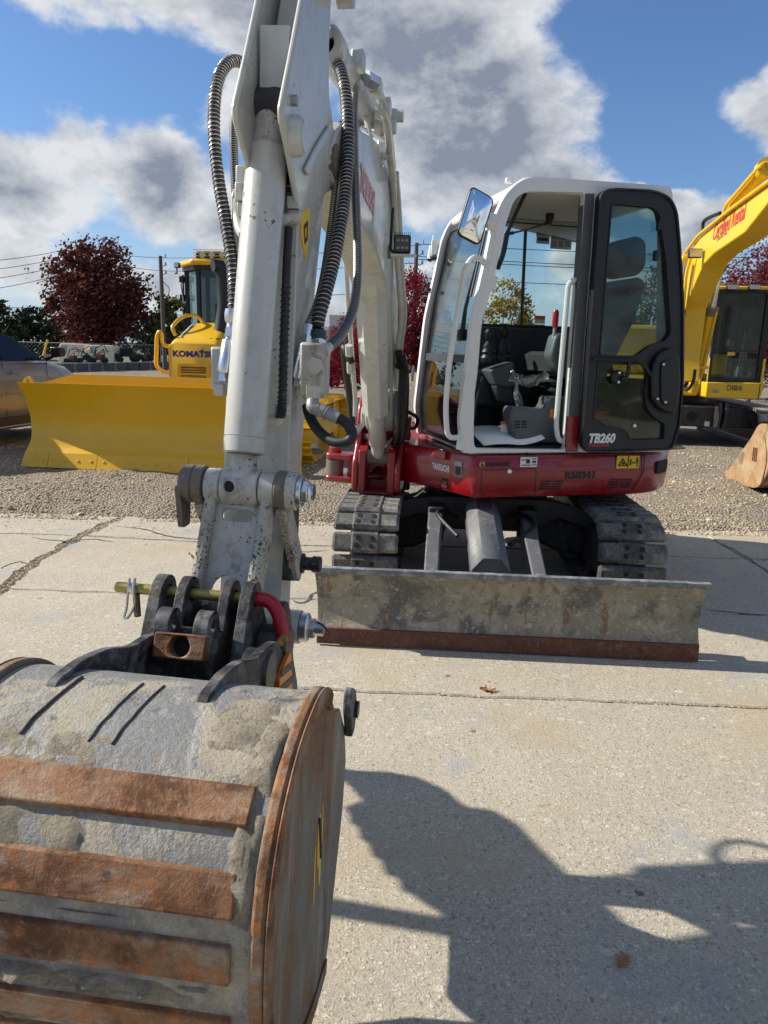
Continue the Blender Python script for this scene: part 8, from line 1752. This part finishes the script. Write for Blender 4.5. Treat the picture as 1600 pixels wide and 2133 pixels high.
# caked mud between bars and along the side plate
rm = random.Random(3)
def mud_patch(t0, t1, l0, l1, h, seed, name='caked_mud'):
    b = BM(); NA, NBb = 14, max(6, int((l1 - l0) / .012)); 
    for i in range(NA + 1):
        for j in range(NBb + 1):
            t = t0 + (t1 - t0) * i / NA; l = l0 + (l1 - l0) * j / NBb; p, tg = at_arc(t); nn = Vector((-tg.y, tg.x))
            e_ = min(1, 3.0 * min(i / NA, 1 - i / NA, j / NBb, 1 - j / NBb) + .0); hh = -.004 + (h + .004) * min(1, e_ * 1.4) * max(.05, .62 + .8 * nz(l * 16, t * 55, seed) + .5 * nz(l * 60, t * 200, seed + 3)); r = p + nn * hh; b.v.append(BKF.w((r.x, l + .006 * nz(l * 30, t * 90, seed + 7), r.y)))
    b.f = [(i * (NBb + 1) + j, i * (NBb + 1) + j + 1, (i + 1) * (NBb + 1) + j + 1, (i + 1) * (NBb + 1) + j) for i in range(NA) for j in range(NBb)]
    return b.build(name, M['mud'], buck, smooth=70, fix=False)
mud_patch(TB[2] + .030, TB[3] - .030, LB0 + .03, LB1 - .05, .019, 1); mud_patch(TB[1] + .034, TB[2] - .034, LB0 + .03, LB1 - .05, .004, 2)
mud_patch(.20, TB[2] - .02, LB1 - .062, LB1 - .006, .018, 3); mud_patch(.17, TB[0] - .04, LB1 - .17, LB1 - .03, .008, 4); mud_patch(.25, .44, LB0 + .05, LB0 + .36, .006, 5); mud_patch(TB[3] + .034, TB[4] - .034, LB0 + .03, LB1 - .05, .008, 6)
# raised weld beads across the shell
for l, w_ in ((-.175, .0028), (-.045, .0018), (.0, .0018)):
    pts = []
    for i in range(26):
        t = .17 + (TB[0] - .05 - .17) * i / 25; p, tg = at_arc(t); nn = Vector((-tg.y, tg.x)); r = p + nn * .0015; pts.append((r.x, l - .04 * (t - .17) / .26 + .004 * nz(t * 40, l, 5), r.y))
    b = BM(); b.tube(pts, w_, 6); b.build('weld_bead', M['black_dirty'], buck)
# lifting ears on the shell
for l0, l1 in ((-.118, -.096), (.152, .174)):
    o = [(3.34, .62), (3.38, .80), (3.45, .885), (3.53, .905), (3.62, .915), (3.72, .955), (3.82, .975), (3.905, .975), (3.92, .962), (3.82, .935), (3.70, .86), (3.55, .70), (3.42, .60)]
    b = MB(BF); b.prism(roundpoly(o, .025), l0, l1); b.build('bucket_ear', M['plate'], buck, bevel=.004)
# teeth and lip
b = BM(); b.box2((3.38, LB0 + .01, .012), (3.56, LB1 - .01, .034)); b.build('lip', M['rust_dark'], buck)
# flaked yellow paint on the right side plate
for (s_, z, a, c) in ((3.62, .50, .016, .07), (3.60, .42, .012, .06), (3.66, .44, .006, .08), (3.585, .52, .005, .05)):
    pts = [(s_ + a * cos(q) * (1 + .3 * nz(q * 3, s_ * 9)), z + c * sin(q) * (1 + .3 * nz(q * 2, z * 9, 4))) for q in [2 * pi * k / 14 for k in range(14)]]
    b = BM(); b.plate(pts, [], LB1 + .0165, LB1 + .0172); b.build('paint_flake', M['decal_y'], buck)
b = BM(); b.tube([(3.63, LB1 + .0165, .56), (3.60, LB1 + .0165, .44)], .004, 5); b.build('scratch', M['ink'], buck)
# ------------------------------------------------------------------ unseen plates past the left edge, cut to throw a neighbouring stick's shadow
NX = -1.75
def shade(u, v):
    """where on the neighbour's plane x = NX a point must be to shade that spot of the concrete"""
    g = G(u, v); d = g.x - NX
    return (g.y - d * math.tan(SUN_SHADOW_AZ), d / cos(SUN_SHADOW_AZ) * math.tan(SUN_EL))
nb_o = shade(1160, 1838); nb = thing('shadow_stick', (NX, nb_o[0], 0), 'unseen bucket and stick standing in for a neighbouring machine, shaped to shade the concrete', 'machine arm')
def npl(name, pts, th, mat, parent=None, holes=(), off=0.0, bev=.006):
    b = MB(); b.plate([shade(*p) for p in pts], [[shade(*p) for p in h_] for h_ in holes], NX - th / 2 + off, NX + th / 2 + off, 'yz'); return b.build(name, M[mat], parent or nb, bevel=0)
scal = [(878, 1862), (862, 1858), (852, 1830), (826, 1822), (816, 1792), (798, 1784), (790, 1757), (773, 1748), (768, 1724), (752, 1715), (747, 1694), (738, 1682)]
blob = [(640, 1590), (720, 1604), (790, 1607), (850, 1618), (905, 1642), (948, 1678), (1010, 1688), (1060, 1718), (1110, 1772), (1172, 1832), (1182, 1850), (1150, 1893), (1035, 1890), (985, 1958), (940, 1902), (905, 1880)] + scal + [(775, 1668), (762, 1652), (740, 1630), (700, 1612), (640, 1606)]
hole = [(1152 + 15 * cos(a), 1848 + 9 * sin(a)) for a in [2 * pi * k / 14 for k in range(14)]]
nbk = npl('bucket', blob, .07, 'bucket_side', holes=[hole])
npl('link_bar', [(900, 1878), (1038, 1889), (1106, 2010), (1150, 2012), (1120, 2100), (1060, 2088), (1030, 2050), (1005, 1980), (960, 1905)], .04, 'white', off=.004)
npl('side_link', [(1172, 1834), (1200, 1852), (1262, 1892), (1302, 1932), (1346, 1974), (1250, 1994), (1222, 1942), (1182, 1906), (1146, 1892), (1160, 1865)], .04, 'white', off=-.004)
npl('stick', [(1104, 2006), (1150, 2011), (1250, 1991), (1345, 1970), (1600, 1925), (1760, 1896), (1760, 2040), (1500, 2075), (1300, 2110), (1190, 2128), (1110, 2098), (1060, 2088)], .09, 'white')
cyp = npl('cylinder', [(1338, 1812), (1346, 1804), (1500, 1797), (1760, 1785), (1760, 1842), (1560, 1847), (1400, 1849), (1378, 1838), (1340, 1838)], .06, 'white')
def sh3(u, v): y, z = shade(u, v); return (NX, y, z)
b = MB(); b.tube([sh3(1160, 1838), sh3(1345, 1822)], .012, 10); b.build('rod', M['chrome'], cyp)
b = MB(); b.tube(smoothpath([Vector(sh3(u, v)) for u, v in ((1505, 1806), (1490, 1785), (1497, 1764), (1530, 1753), (1590, 1761), (1660, 1788), (1720, 1800))], 6), .013, 8); b.build('loop_hose', M['rubber'], cyp)
q = shade(1760, 1960); b = MB(); b.tube([(NX - .5, q[0] - .1, 0), (NX - .5, q[0] - .1, q[1] + .35), (NX, q[0], q[1] + .30), (NX, q[0], q[1])], .035, 10); b.build('stand', M['galv'], nb)  # added post holding up the unseen plates
